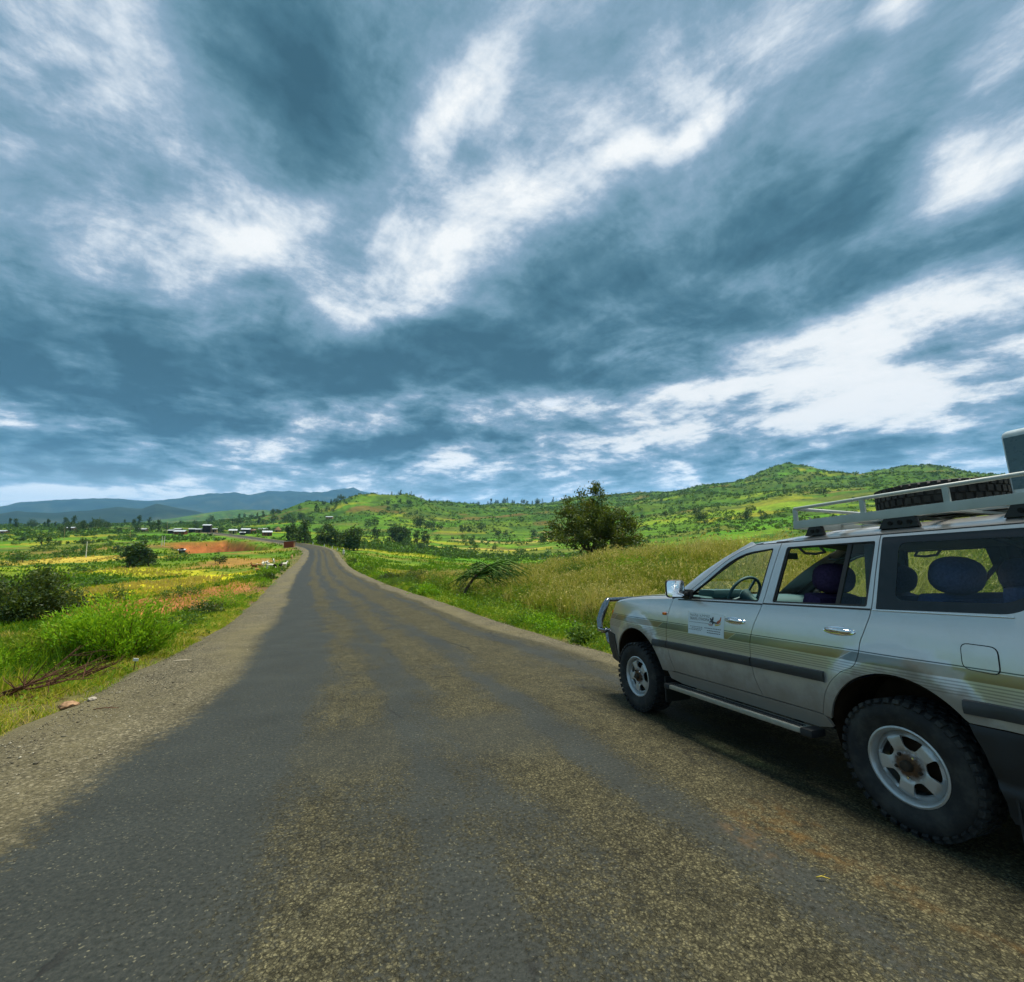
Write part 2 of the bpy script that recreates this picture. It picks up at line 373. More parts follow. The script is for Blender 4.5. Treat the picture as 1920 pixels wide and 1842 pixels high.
def road_near(x, y):
    """signed offset t (right positive), s and z of the nearest centre line point"""
    x = np.atleast_1d(np.asarray(x, float)); y = np.atleast_1d(np.asarray(y, float))
    T = np.full(x.shape, 1e6); S = np.zeros(x.shape); Z = np.zeros(x.shape)
    m = (x > -330) & (x < 60) & (y > -110) & (y < 420)
    idx = np.nonzero(m)[0]
    for ch in np.array_split(idx, max(1, len(idx) // 20000)):
        if len(ch) == 0: continue
        dx = x[ch, None] - RC[None, :, 0]; dy = y[ch, None] - RC[None, :, 1]
        k = np.argmin(dx * dx + dy * dy, 1)
        ddx = dx[np.arange(len(ch)), k]; ddy = dy[np.arange(len(ch)), k]
        t = ddx * RN[k, 0] + ddy * RN[k, 1]; al = ddx * RT[k, 0] + ddy * RT[k, 1]
        dist = np.hypot(ddx, ddy)
        T[ch] = np.where(np.abs(al) > 1.5, np.sign(t + 1e-9) * dist, t); S[ch] = RS[k] + al
        zs = RC[k, 2] + al * (RC[np.minimum(k + 1, len(RC) - 1), 2] - RC[np.maximum(k - 1, 0), 2]) / 2
        w = sstep(9, 24, y[ch])
        Z[ch] = lerp(plane_z(x[ch], y[ch]), zs, w)
    return T, S, Z

# height control: azimuths (deg) x distances (m), heights above the road at the camera
AZ = np.array([-180, -120, -75, -48, -37.5, -29, -22.7, -18, -13, -7, 0, 6, 12, 18, 25, 32, 40, 48, 75, 120, 180], float)
RR = np.array([6, 15, 30, 60, 100, 160, 250, 400, 650, 900, 1200, 1600, 2500, 5000], float)
HT = np.array([
 # 6    15    30    60   100   160   250   400   650   900   1200  1600  2500  5000
 [0.6,  1.6,  2.5,  4.0,  5.0,  6.0,  8.0,  12,   20,   26,   30,   30,   30,   30],
 [0.2,  0.2, -0.5, -2.0, -3.0, -3.5, -3.0,  2,    8,   12,   16,   18,   20,   20],
 [-.4, -0.9, -2.2, -4.5, -5.8, -6.5, -5.0, -2,    4,    9,   12,   14,   15,   10],
 [-.4, -1.0, -2.3, -4.6, -6.0, -6.3, -5.0, -1.5,  4,    8,   12,   16,   16,    5],
 [-.5, -1.1, -2.2, -4.3, -5.5, -5.0, -2.5,  1.5,  7,   12,   18,   26,   40,   30],
 [-.5, -1.3, -2.3, -4.1, -4.9, -4.2, -2.0,  1.8,  9,   20,   30,   42,   60,   50],
 [-.6, -1.5, -2.6, -3.7, -4.3, -4.2, -3.0,  1.5, 10,   42,   52,   52,   60,   50],
 [-.6, -1.5, -2.6, -3.7, -4.9, -5.5, -5.0, -1.0, 15,   58,   60,   56,   60,   50],
 [-.6, -1.5, -2.7, -3.9, -5.8, -7.2, -7.4, -3.5, 16,   60,   66,   62,   62,   50],
 [-.6, -1.4, -2.6, -3.9, -6.5, -9.0, -10.,-7.0,  10,   38,   64,   84,   70,   50],
 [-.5, -1.2, -1.9, -3.4, -6.8, -10., -12.,-9.0,   8,   32,   62,  100,   80,   50],
 [-.5, -0.9, -1.3, -2.8, -6.6, -10., -11.,-6.0,  12,   36,   66,  104,   84,   50],
 [-.4, -0.7, -0.9, -2.2, -6.0, -9.5, -9.0, -2.0, 20,   46,   80,  112,   88,   50],
 [-.4, -0.5, -0.6, -1.8, -5.5, -8.0, -6.0,  4.0, 28,   56,   92,  112,   88,   50],
 [-.3, -0.3, -0.4, -1.5, -4.5, -6.0, -3.0, 10,   40,   74,  110,  112,   88,   50],
 [-.3, -0.2, -0.2, -1.2, -3.5, -4.5,  0.0, 15,   48,   84,  124,  116,   88,   50],
 [-.3,  0.0,  0.0, -1.0, -2.5, -2.5,  3.0, 18,   50,   82,  116,  100,   88,   50],
 [-.2,  0.2,  0.4, -0.5, -1.5,  0.0,  6.0, 20,   46,   66,   90,   86,   88,   50],
 [0.1,  0.6,  1.0,  1.0,  1.0,  3.0, 10.0, 22,   40,   54,   64,   60,   80,   50],
 [0.5,  1.2,  2.0,  3.0,  4.0,  6.0, 12.0, 20,   36,   50,   60,   60,   50,   50],
 [0.6,  1.6,  2.5,  4.0,  5.0,  6.0,  8.0, 12,   20,   26,   30,   30,   30,   30]], float)
def _cub(p0, p1, p2, p3, t):
    return 0.5 * ((2 * p1) + (p2 - p0) * t + (2 * p0 - 5 * p1 + 4 * p2 - p3) * t * t + (3 * p1 - p0 - 3 * p2 + p3) * t ** 3)
def table(az, r):
    i = np.clip(np.searchsorted(AZ, az, 'right') - 1, 0, len(AZ) - 2); a = (az - AZ[i]) / (AZ[i + 1] - AZ[i])
    lr = np.log(np.clip(r, RR[0], RR[-1])); LR = np.log(RR)
    j = np.clip(np.searchsorted(LR, lr, 'right') - 1, 0, len(RR) - 2); b = (lr - LR[j]) / (LR[j + 1] - LR[j])
    a = a * a * (3 - 2 * a)
    def row(k):
        jj = [np.clip(j + q, 0, len(RR) - 1) for q in (-1, 0, 1, 2)]
        return _cub(HT[k, jj[0]], HT[k, jj[1]], HT[k, jj[2]], HT[k, jj[3]], b)
    return lerp(row(i), row(i + 1), a)
def land(x, y):
    """height of the open ground (no road)"""
    x = np.asarray(x, float); y = np.asarray(y, float)
    r = np.hypot(x, y); az = np.degrees(np.arctan2(x, y))
    z = table(az, r)
    hill = sstep(300, 900, r) * (.12 + .88 * sstep(-33, -21, az)) * (.25 + .75 * sstep(150, 70, np.abs(az)))
    n = fbm(x / 260, y / 260, 5, 3) - 0.5
    n2 = fbm(x / 42, y / 42, 4, 9) - 0.5
    rid = 1 - np.abs(2 * fbm(x / 330 + 5, y / 330, 4, 21) - 1)
    z = z + n * (5 + 20 * hill) * sstep(80, 500, r) + n2 * (0.5 + 6 * hill) * sstep(25, 150, r) + (rid - 0.74) * 30 * hill
    # rocky knob and shoulders along the eastern crest
    z = z + (fbm(x / 7, y / 7, 4, 31) - 0.5) * 0.30 * sstep(8, 20, r)
    z = z + (fbm(x / 1.2, y / 1.2, 3, 33) - 0.5) * 0.12 * sstep(4, 9, r)
    return z
# rounded hills that stand out: x, y, height, radius along, radius across, turn
def polar(az, r): return (r * math.sin(R(az)), r * math.cos(R(az)))
HILLS = [(*polar(-14.6, 880), 5, 130, 150, 0), (*polar(-20.5, 960), 8, 130, 120, 0), (*polar(31.5, 1210), 30, 75, 110, 0), (*polar(41.0, 1280), 24, 110, 130, 0), (*polar(18.0, 1500), 12, 120, 120, 0),
         (*polar(-2, 1150), 10, 200, 120, 0), (*polar(-30, 3300), 90, 420, 500, 0)]
def ground(x, y):
    x = np.atleast_1d(np.asarray(x, float)); y = np.atleast_1d(np.asarray(y, float))
    z = land(x, y)
    for hx, hy, hh, ra, rb, _ in HILLS:
        z = z + hh * np.exp(-((x - hx) / ra) ** 2 - ((y - hy) / rb) ** 2)
    # the quarried red bank below the village road
    qx, qy = -128.0, 212.0
    T, S, Z = road_near(x, y)
    a = np.abs(T)
    # verge: level with the road, then a shallow ditch on the right, then the land
    vr = Z - 0.10 - 0.05 * np.clip(a - 4.2, 0, 30) - np.where(T > 0, 0.32 * np.exp(-((a - 6.3) / 0.8) ** 2), 0.0)
    w = sstep(5.0, 15.0, a)
    z = np.where(a < 60, lerp(vr + (fbm(x / 1.1, y / 1.1, 3, 35) - 0.5) * 0.16 * sstep(4.4, 5.6, a), z, w), z)
    cut = (T < -9) & (T > -40) & (S > 170) & (S < 262)
    k = sstep(-9.5, -13.0, T) * sstep(-38, -22, T) * sstep(172, 185, S) * (1 - sstep(248, 262, S))
    z = z - 5.2 * np.where(cut, k, 0) * (0.75 + 0.5 * fbm(x / 9, y / 9, 3, 41))
    z = np.where(a < 4.6, Z - 0.16, z)
    return z
def gz(x, y): return float(ground([x], [y])[0])

# --- colour of the ground, by what grows there
def field_colour(x, y, z):
    r = np.hypot(x, y); az = np.degrees(np.arctan2(x, y))
    T, S, Z = road_near(x, y); a = np.abs(T)
    C = lambda *c: np.array(c, np.float32)
    n1 = fbm(x / 19, y / 19, 4, 51); n2 = fbm(x / 3.1, y / 3.1, 4, 52); n3 = fbm(x / 90, y / 90, 4, 53); n4 = fbm(x / .7, y / .7, 3, 57)
    col = lerp(C(.055, .125, .008), C(.135, .190, .014), sstep(.35, .65, n1)[:, None])
    col = lerp(col, C(.17, .17, .030), (sstep(.52, .72, n2) * .7)[:, None])
    # parcels of the farmed slopes: warped cells
    fx = (x + 26 * (fbm(x / 70, y / 70, 3, 61) - .5)) / 62; fy = (y + 30 * (fbm(x / 60, y / 60, 3, 62) - .5)) / 34 + 0.35 * np.sin(x / 140)
    par = _h(np.floor(fx + .5 * (np.floor(fy) % 2)), np.floor(fy), 5)
    pal = np.array([(.075, .175, .008), (.115, .230, .010), (.190, .250, .012), (.050, .120, .012), (.260, .270, .018), (.085, .190, .010), (.120, .150, .022), (.075, .215, .008)], np.float32)
    pc = pal[np.clip((par * 8).astype(int), 0, 7)]
    far = sstep(95, 170, r)
    col = lerp(col, pc, (far * .85)[:, None])
    edge = np.minimum(np.abs((fx + .5 * (np.floor(fy) % 2)) % 1 - .5), np.abs(fy % 1 - .5) )
    col = lerp(col, C(.035, .070, .014), (far * sstep(.44, .485, np.abs(fy % 1 - .5)) * .7)[:, None])
    # scrub on the hills
    hill = sstep(420, 760, r) * sstep(.33, .52, fbm(x / 130, y / 130, 4, 71) + .10 * sstep(20, 40, z))
    scr = lerp(C(.024, .072, .008), C(.070, .145, .012), sstep(.3, .7, fbm(x / 22, y / 22, 4, 72))[:, None])
    col = lerp(col, scr, (hill * .85)[:, None])
    # terraces: bands that follow the height
    te = 0.5 + 0.5 * np.sin(z * 2 * np.pi / 2.6 + 6 * n3)
    col = col * (1 - .30 * (sstep(260, 420, r) * sstep(.62, .9, te))[:, None])
    # bare, tilled soil here and there
    soil = sstep(.70, .78, fbm(x / 75 + 9, y / 55, 4, 81)) * far
    col = lerp(col, C(.20, .105, .040), (soil * .5)[:, None])
    def patch(px, py, ra, rb, ang, c, k=1.0, edge=.30, s=90):
        nonlocal col
        ca, sa = math.cos(R(ang)), math.sin(R(ang)); u = (x - px) * ca + (y - py) * sa; v = -(x - px) * sa + (y - py) * ca
        q = np.hypot(u / ra, v / rb) + (fbm(x / (rb * .6), y / (rb * .6), 4, s) - .5) * 1.0
        w = (1 - sstep(1 - edge, 1 + edge * .3, q)) * k
        col = lerp(col, C(*c), w[:, None])
    for p in PATCHES: patch(*p)
    # red earth where the bank is cut, and around the hut
    red = sstep(-9, -12, T) * sstep(-42, -26, T) * sstep(168, 180, S) * (1 - sstep(255, 268, S))
    red = np.where((T < 0) & (T > -45), red, 0) * sstep(.30, .42, n1 * .5 + n2 * .5 + .05)
    col = lerp(col, lerp(C(.20, .052, .018), C(.34, .125, .045), n2[:, None]), (red * .95)[:, None])
    # dusty verge next to the gravel
    vg = (1 - sstep(5.0, 7.5, a + 2.2 * (n2 - .5))) * (r < 500)
    col = lerp(col, lerp(C(.095, .072, .040), C(.175, .140, .070), n4[:, None]), (vg * .75)[:, None])
    col = col * (0.82 + 0.36 * n4)[:, None]
    return np.clip(col, .004, .8)
# x, y, along, across, turn, colour, amount
PATCHES = [
 (-41, 53, 27, 8.5, 111, (.50, .46, .012), 1.0, .30, 91),      # yellow field behind the near bushes
 (-66, 84, 24, 6, 150, (.44, .42, .020), .8, .35, 92),
 (-122, 124, 30, 12, 5, (.44, .34, .055), .9, .30, 93),       # straw field at the far left
 (-23.5, 35, 20, 6.4, 111, (.34, .140, .052), 1.0, .4, 94),     # tilled brown plot
 (-61, 101, 17, 9, 120, (.36, .19, .055), .85, .5, 95),        # orange earth around the hut
 (-75, 140, 14, 9, 60, (.32, .20, .05), .6, .5, 99),
 (-140, 178, 60, 12, 30, (.24, .13, .045), .55, .6, 96),
 (-100, 262, 60, 22, 20, (.13, .26, .012), .8, .3, 97),
 (-150, 230, 70, 18, 10, (.11, .25, .012), .8, .4, 100),
 (0, 66, 30, 9, -10, (.38, .35, .030), .85, .4, 101),        # yellow field right of the road
 (-18, 60, 9, 5, 111, (.36, .32, .060), .7, .4, 102),
 (-30, 330, 70, 9, 10, (.40, .34, .085), .85, .4, 103),
 (-10, 420, 60, 10, -8, (.36, .29, .095), .75, .4, 104),
 (60, 470, 55, 14, -5, (.30, .19, .085), .75, .5, 105),        # bare terraces
 (85, 560, 60, 22, 10, (.36, .22, .105), .8, .5, 106),
 (-60, 560, 90, 16, 6, (.24, .30, .020), .85, .4, 107),
 (-100, 400, 60, 14, 6, (.20, .30, .016), .8, .4, 111),
 (20, 250, 60, 16, 6, (.14, .24, .012), .8, .4, 112),
 (330, 1330, 60, 25, 0, (.34, .22, .10), .8, .4, 108),
 (200, 420, 120, 26, -20, (.15, .26, .014), .8, .4, 109),
 (380, 600, 120, 30, -30, (.17, .25, .016), .7, .4, 110),
 (300, 330, 60, 16, -30, (.16, .25, .016), .7, .4, 113),
]
def make_ground():
    az = np.concatenate([np.arange(-180, -64, 4.0), np.arange(-64, 64, 0.20), np.arange(64, 180, 4.0)])
    rs = [0.6]
    while rs[-1] < 5200: rs.append(rs[-1] + max(0.16, 0.0165 * rs[-1]))
    rs = np.array(rs); na, nr = len(az), len(rs)
    A, Rr = np.meshgrid(np.radians(az), rs)
    x = (Rr * np.sin(A)).ravel(); y = (Rr * np.cos(A)).ravel()
    z = ground(x, y); c = field_colour(x, y, z)
    i = np.arange(nr - 1)[:, None]; j = np.arange(na)[None, :]; j2 = (j + 1) % na
    F = np.stack([i * na + j, i * na + j2, (i + 1) * na + j2, (i + 1) * na + j], -1).reshape(-1, 4)[:, ::-1]
    me = fast_mesh('ground', np.stack([x, y, z], 1), F, {'cover': c})
    t = NT(new_mat('ground_soil_and_grass')); o = t.obj()
    n = t.noise(o, 0.35, 8, 0.62); m = t.noise(o, 9.0, 5, 0.6); f = t.noise(o, .045, 7, .62)
    c = t.mix(1.0, t.attr('cover', 'Color'), t.ramp(m, [(.28, (.62, .62, .60)), (.72, (1.35, 1.32, 1.25))]), 'MULTIPLY')
    c = t.mix(1.0, c, t.ramp(n, [(.30, (.66, .70, .66)), (.70, (1.28, 1.24, 1.2))]), 'MULTIPLY')
    c = t.mix(1.0, c, t.ramp(f, [(.35, (.74, .78, .74)), (.65, (1.22, 1.18, 1.1))]), 'MULTIPLY')
    b = t.bump(t.math('ADD', t.math('MULTIPLY', n, 3.0), m), 0.9, 0.06)
    t.done(t.bsdf(c, 0.95, 0, b, 0.12))
    o = finish('ground', me, t.m, smooth=True); tag(o, kind='structure')
make_ground()

# --- road
def road_mat():
    t = NT(new_mat('worn_asphalt')); uv = t.n('ShaderNodeUVMap', uv_map='road').outputs[0]   # u = offset to the right, v = way along (m)
    s = t.n('ShaderNodeSeparateXYZ'); t.set(s.inputs[0], uv); U, V = s.outputs[0], s.outputs[1]
    wob = t.noise(t.map(uv, (.35, .16, 1)), 1.0, 4); wob = t.math('SUBTRACT', wob, .5)
    wv = t.n('ShaderNodeVectorMath', operation='MULTIPLY_ADD'); t.set(wv.inputs[0], t.noise(uv, 34, 3, .6, out='Color')); wv.inputs[1].default_value = (.036, .036, 0); t.set(wv.inputs[2], uv); uvw = wv.outputs[0]   # uneven stones
    fine = t.noise(uv, 38, 4, .6); stone = t.voro(uvw, 74); stone2 = t.voro(uvw, 34); stone3 = t.voro(uv, 110)
    scol = t.voro(uvw, 74, 'Color'); scol2 = t.voro(uvw, 34, 'Color')
    Uw = t.math('ADD', U, t.math('MULTIPLY', wob, 1.3))
    # bled, smooth bitumen in the wheel tracks; the chippings show between them
    def band(c, h, e=.30): 
        d = t.math('ABSOLUTE', t.math('SUBTRACT', Uw, c)); return t.range(d, h + e, h - e)
    tr = band(-2.15, .70)
    for c, h in ((-.30, .36), (1.0, .30), (2.7, .26)): tr = t.math('MAXIMUM', tr, t.math('MULTIPLY', band(c, h), .85))
    pn = t.noise(t.map(uv, (1.25, .15, 1), (3, 1, 0)), 1.0, 6, .6)
    pn2 = t.noise(t.map(uv, (2.2, 1.0, 1), (9, 4, 0)), 1.0, 6, .65); pn3 = t.noise(uv, 11, 4, .6)
    lm = t.range(U, .4, -1.2)                         # left lane is the darker one
    dark = t.math('ADD', t.math('MULTIPLY', tr, .74), t.math('MULTIPLY', lm, .22))
    dark = t.math('ADD', dark, t.math('MULTIPLY', t.math('SUBTRACT', pn, .5), 1.7))
    dark = t.math('ADD', dark, t.math('MULTIPLY', t.math('SUBTRACT', pn2, .5), 1.3)); dark = t.math('ADD', dark, t.math('MULTIPLY', t.math('SUBTRACT', pn3, .5), .55))
    dark = t.range(t.math('ADD', dark, t.math('MULTIPLY', t.math('SUBTRACT', fine, .5), 1.5)), .06, .74)
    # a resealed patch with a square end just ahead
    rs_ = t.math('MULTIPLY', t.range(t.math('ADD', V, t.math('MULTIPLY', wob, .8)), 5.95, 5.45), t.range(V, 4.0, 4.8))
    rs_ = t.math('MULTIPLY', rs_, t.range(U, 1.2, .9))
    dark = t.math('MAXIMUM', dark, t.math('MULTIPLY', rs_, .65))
    edgeL = t.range(t.math('ADD', t.math('ADD', Uw, t.math('MULTIPLY', t.math('SUBTRACT', pn3, .5), .7)), t.math('MULTIPLY', t.math('SUBTRACT', fine, .5), .5)), -3.05, -2.65)
    edgeR = t.range(t.math('ADD', Uw, t.math('MULTIPLY', t.math('SUBTRACT', fine, .5), .25)), 3.5, 3.2)
    asp = t.math('MULTIPLY', edgeL, edgeR); dark = t.math('MULTIPLY', dark, asp)
    # colours
    bit = t.ramp(fine, [(.3, (.016, .020, .018)), (.7, (.042, .045, .038))])
    chip = t.ramp(scol, [(0.0, (.034, .032, .018)), (.5, (.104, .097, .056)), (1.0, (.215, .198, .110))])
    chip2 = t.ramp(scol2, [(0.0, (.042, .039, .022)), (.5, (.100, .093, .056)), (1.0, (.255, .234, .130))])
    chips = t.mix(t.math('MULTIPLY', t.range(stone2, .50, .30), t.range(t.noise(uv, 19, 3), .42, .58)), chip, chip2)
    chips = t.mix(1.0, chips, t.ramp(t.noise(uv, 6.0, 5, .65), [(.3, (.62, .62, .62)), (.7, (1.25, 1.22, 1.15))]), 'MULTIPLY')
    joint = t.range(stone, .30, .55, 1.0, .45); chips = t.mix(1.0, chips, joint, 'MULTIPLY')
    few = t.math('MULTIPLY', t.math('MULTIPLY', t.range(scol, .70, .84), t.range(stone, .46, .26)), t.range(pn3, .30, .60))          # stones that stand out of the bitumen
    bit = t.mix(t.math('MULTIPLY', few, .85), bit, (.150, .142, .092))
    c = t.mix(dark, chips, bit)
    grav = t.ramp(t.voro(uv, 40, 'Color'), [(0, (.075, .066, .042)), (.55, (.16, .142, .088)), (1, (.34, .30, .20))])
    grav = t.mix(1.0, grav, t.range(t.voro(uv, 40), .35, .65, 1.0, .5), 'MULTIPLY')
    dust = t.noise(t.map(uv, (.5, .22, 1)), 1.0, 4)
    grav = t.mix(t.range(t.math('ADD', dust, t.math('MULTIPLY', t.math('SUBTRACT', pn3, .5), .3)), .40, .66, .05, .75), grav, (.150, .130, .066))
    c = t.mix(asp, grav, c)
    orange = t.math('MULTIPLY', t.range(t.noise(t.map(uv, (1.8, .5, 1), (1, 6, 0)), 1, 4, .6), .50, .66), t.math('MULTIPLY', t.range(t.math('ABSOLUTE', t.math('SUBTRACT', U, 1.5)), .50, .25), t.range(t.math('ABSOLUTE', t.math('SUBTRACT', V, 1.6)), 1.7, .9)))
    c = t.mix(t.math('MULTIPLY', t.math('MULTIPLY', orange, t.range(pn3, .38, .62)), .55), c, (.20, .105, .022))                       # clay carried in on the tyres
    c = t.mix(1.0, c, t.ramp(t.noise(uv, 1.3, 5), [(.3, (.84,) * 3), (.7, (1.14,) * 3)]), 'MULTIPLY')
    ck = t.voro(t.map(t.n('ShaderNodeVectorMath', operation='ADD').outputs[0] if False else uv, (.55, .22, 1)), 1.0, 'Distance', 'DISTANCE_TO_EDGE')
    ck = t.math('MULTIPLY', t.range(t.math('ADD', ck, t.math('MULTIPLY', t.math('SUBTRACT', pn3, .5), .05)), .010, .003), t.math('MULTIPLY', asp, t.range(pn, .50, .62)))
    c = t.mix(t.math('MULTIPLY', ck, .8), c, (.012, .012, .011))
    h = t.math('ADD', t.math('MULTIPLY', stone, -.9), t.math('MULTIPLY', stone2, -.9))
    h = t.math('ADD', h, t.math('MULTIPLY', fine, .5))
    st = t.math('SUBTRACT', 1.0, t.math('MULTIPLY', dark, .72))
    h = t.math('MULTIPLY', h, st)
    rough = t.math('SUBTRACT', t.math('SUBTRACT', .94, t.math('MULTIPLY', dark, .24)), t.math('MULTIPLY', fine, .08))
    return t.done(t.bsdf(c, rough, 0, t.bump(h, 1.0, .014), .18))
def make_road():
    # fine near the camera, coarser ahead
    tt = np.concatenate([[-5.6, -5.0], np.linspace(-4.5, 4.5, 37), [5.0, 5.6]])
    keep = [0]
    for i in range(1, len(RC)):
        if abs(RS[i]) < 60 or RS[i] - RS[keep[-1]] > 1.9: keep.append(i)
    P = RC[keep]; Nn = RN[keep]; ss = RS[keep]
    X = P[:, None, 0] + Nn[:, None, 0] * tt; Y = P[:, None, 1] + Nn[:, None, 1] * tt
    _, _, Z = road_near(X.ravel(), Y.ravel()); Z = Z.reshape(X.shape)
    w = sstep(9, 24, Y); Zc = lerp(plane_z(X, Y), P[:, None, 2] + 0 * X, w)
    edge = sstep(4.05, 5.0, np.abs(tt) + .35 * (fbm(X / 1.7, Y / 1.7, 3, 77) - .5))
    Zc = Zc - .30 * edge * np.abs(tt) / 4.5 + (fbm(X / .8, Y / .8, 3, 78) - .5) * .02
    n, m = X.shape; i = np.arange(n - 1)[:, None]; j = np.arange(m - 1)[None, :]
    F = np.stack([i * m + j, i * m + j + 1, (i + 1) * m + j + 1, (i + 1) * m + j], -1).reshape(-1, 4)
    me = fast_mesh('road', np.stack([X.ravel(), Y.ravel(), Zc.ravel()], 1), F)
    uv = np.stack([np.broadcast_to(tt, X.shape).ravel(), np.broadcast_to(ss[:, None], X.shape).ravel()], 1).astype(np.float32)
    ul = me.uv_layers.new(name='road'); ul.data.foreach_set('uv', uv[F.ravel()].ravel())
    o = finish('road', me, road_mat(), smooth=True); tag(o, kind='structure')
make_road()

# --- blue ranges beyond the plain
def make_range(name, crest, rc, wid, seed, mat, rough=1.0):
    cz = np.array(crest, float); az = np.arange(cz[0, 0], cz[-1, 0], .16); rr = np.linspace(rc - wid, rc + wid * .8, 60)
    A, Q = np.meshgrid(az, rr); x = Q * np.sin(np.radians(A)); y = Q * np.cos(np.radians(A))
    el = np.interp(A, cz[:, 0], cz[:, 1]); top = rc * np.tan(np.radians(el))
    u = np.clip((Q - rc) / wid, -1, 1); prof = np.where(u < 0, np.cos(u * np.pi / 2) ** 1.5, np.cos(np.clip(u * 1.2, -1, 1) * np.pi / 2) ** 1.5)
    rid = 1 - np.abs(2 * fbm(x / 900, y / 900, 5, seed) - 1); rid = lerp(.62, rid, 1.0) 
    z = top * prof * (0.985 + (.10 + .65 * np.abs(u)) * (rid - .66) * rough + .10 * (fbm(x / 220, y / 220, 4, seed + 5) - .5)) - 12
    n, m = x.shape; i = np.arange(n - 1)[:, None]; j = np.arange(m - 1)[None, :]
    F = np.stack([i * m + j, i * m + j + 1, (i + 1) * m + j + 1, (i + 1) * m + j], -1).reshape(-1, 4)
    me = fast_mesh(name, np.stack([x.ravel(), y.ravel(), z.ravel()], 1), F)
    tag(finish(name, me, mat, smooth=True), kind='structure')
t = NT(new_mat('forested_mountain')); o_ = t.obj()
t.done(t.bsdf(t.ramp(t.noise(o_, .0035, 9, .62), [(.32, (.008, .020, .012)), (.52, (.018, .036, .018)), (.72, (.060, .072, .035))]), .95, 0, None, .1)); M_MOUNT = t.m
make_range('mountains', CREST_FAR, 9000, 2600, 121, M_MOUNT)
make_range('foothills', CREST_NEAR, 4700, 1300, 131, M_MOUNT)

# --- moist air
def make_haze():
    x0, x1, y0, y1, z0, z1 = -11900, 11900, -6000, 12200, -60, 930
    V = [(x, y, z) for x in (x0, x1) for y in (y0, y1) for z in (z0, z1)]
    o = mesh_obj('haze', V, [(0, 1, 3, 2), (4, 6, 7, 5), (0, 4, 5, 1), (2, 3, 7, 6), (0, 2, 6, 4), (1, 5, 7, 3)])
    t = NT(new_mat('moist_air')); v = t.n('ShaderNodeVolumePrincipled')
    v.inputs['Color'].default_value = (0.24, 0.60, 1.0, 1); v.inputs['Density'].default_value = 7.5e-5; v.inputs['Anisotropy'].default_value = 0.0
    t.nt.links.new(v.outputs[0], t.out.inputs['Volume']); o.data.materials.append(t.m)
    tag(o, kind='stuff')
make_haze()

# ------------------------------------------------------------------ the off-road vehicle
# car axes: X forward from the rear axle, Y to its left (towards the camera), Z up from the road
YK = np.array([(.30, .86), (.45, .885), (.56, .915), (.70, .935), (.85, .944), (1.0, .941), (1.12, .930), (1.22, .916), (1.28, .904), (1.32, .892), (1.36, .882), (1.60, .823), (1.80, .772), (1.84, .755), (1.90, .71)])
def ysurf(X, Z):
    X = np.asarray(X, float); Z = np.asarray(Z, float)
    y = np.interp(Z, YK[:, 0], YK[:, 1])
    for d in (-.02, .02): y = y + np.interp(Z + d, YK[:, 0], YK[:, 1])
    y = y / 3
    y = y - .13 * np.clip((X - 2.55) / 1.1, 0, 1.2) ** 2.4 - .05 * np.clip((-.55 - X) / .6, 0, 1.2) ** 2
    for xc, am in ((0.0, .026), (2.85, .026)):                       # blistered wheel arches
        r = np.hypot((X - xc) / .60, (Z - .42) / .715)
        y = y + am * (1 - sstep(.80, 1.0, r)) * sstep(.2, .6, Z)
    return y
def arc(xc, zc, r, a0, a1, n=22, ez=1.0): return [(xc + r * math.cos(R(a)), zc + ez * r * math.sin(R(a))) for a in np.linspace(a0, a1, n)]
def spl(P, n=10):
    P = np.array([(p[0], p[1], 0) for p in P], float); out = []
    Q = np.vstack([2 * P[0] - P[1], P, 2 * P[-1] - P[-2]])
    for i in range(1, len(Q) - 2):
        for t in np.linspace(0, 1, n, endpoint=False):
            out.append(tuple(_cub(Q[i - 1], Q[i], Q[i + 1], Q[i + 2], t)[:2]))
    out.append(tuple(P[-1][:2])); return out
def rounded(P, r, n=5):
    """polygon with rounded corners; r one radius or one for each corner"""
    out = []; m = len(P); r = [r] * m if isinstance(r, (int, float)) else r
    for i in range(m):
        a, b, c = (np.array(P[(i + k) % m], float) for k in (-1, 0, 1))
        u = (a - b) / np.linalg.norm(a - b); w = (c - b) / np.linalg.norm(c - b)
        q = min(r[i], .45 * np.linalg.norm(a - b), .45 * np.linalg.norm(c - b))
        p0, p2 = b + u * q, b + w * q
        for t in np.linspace(0, 1, n): out.append(tuple((1 - t) ** 2 * p0 + 2 * t * (1 - t) * b + t * t * p2))
    return out
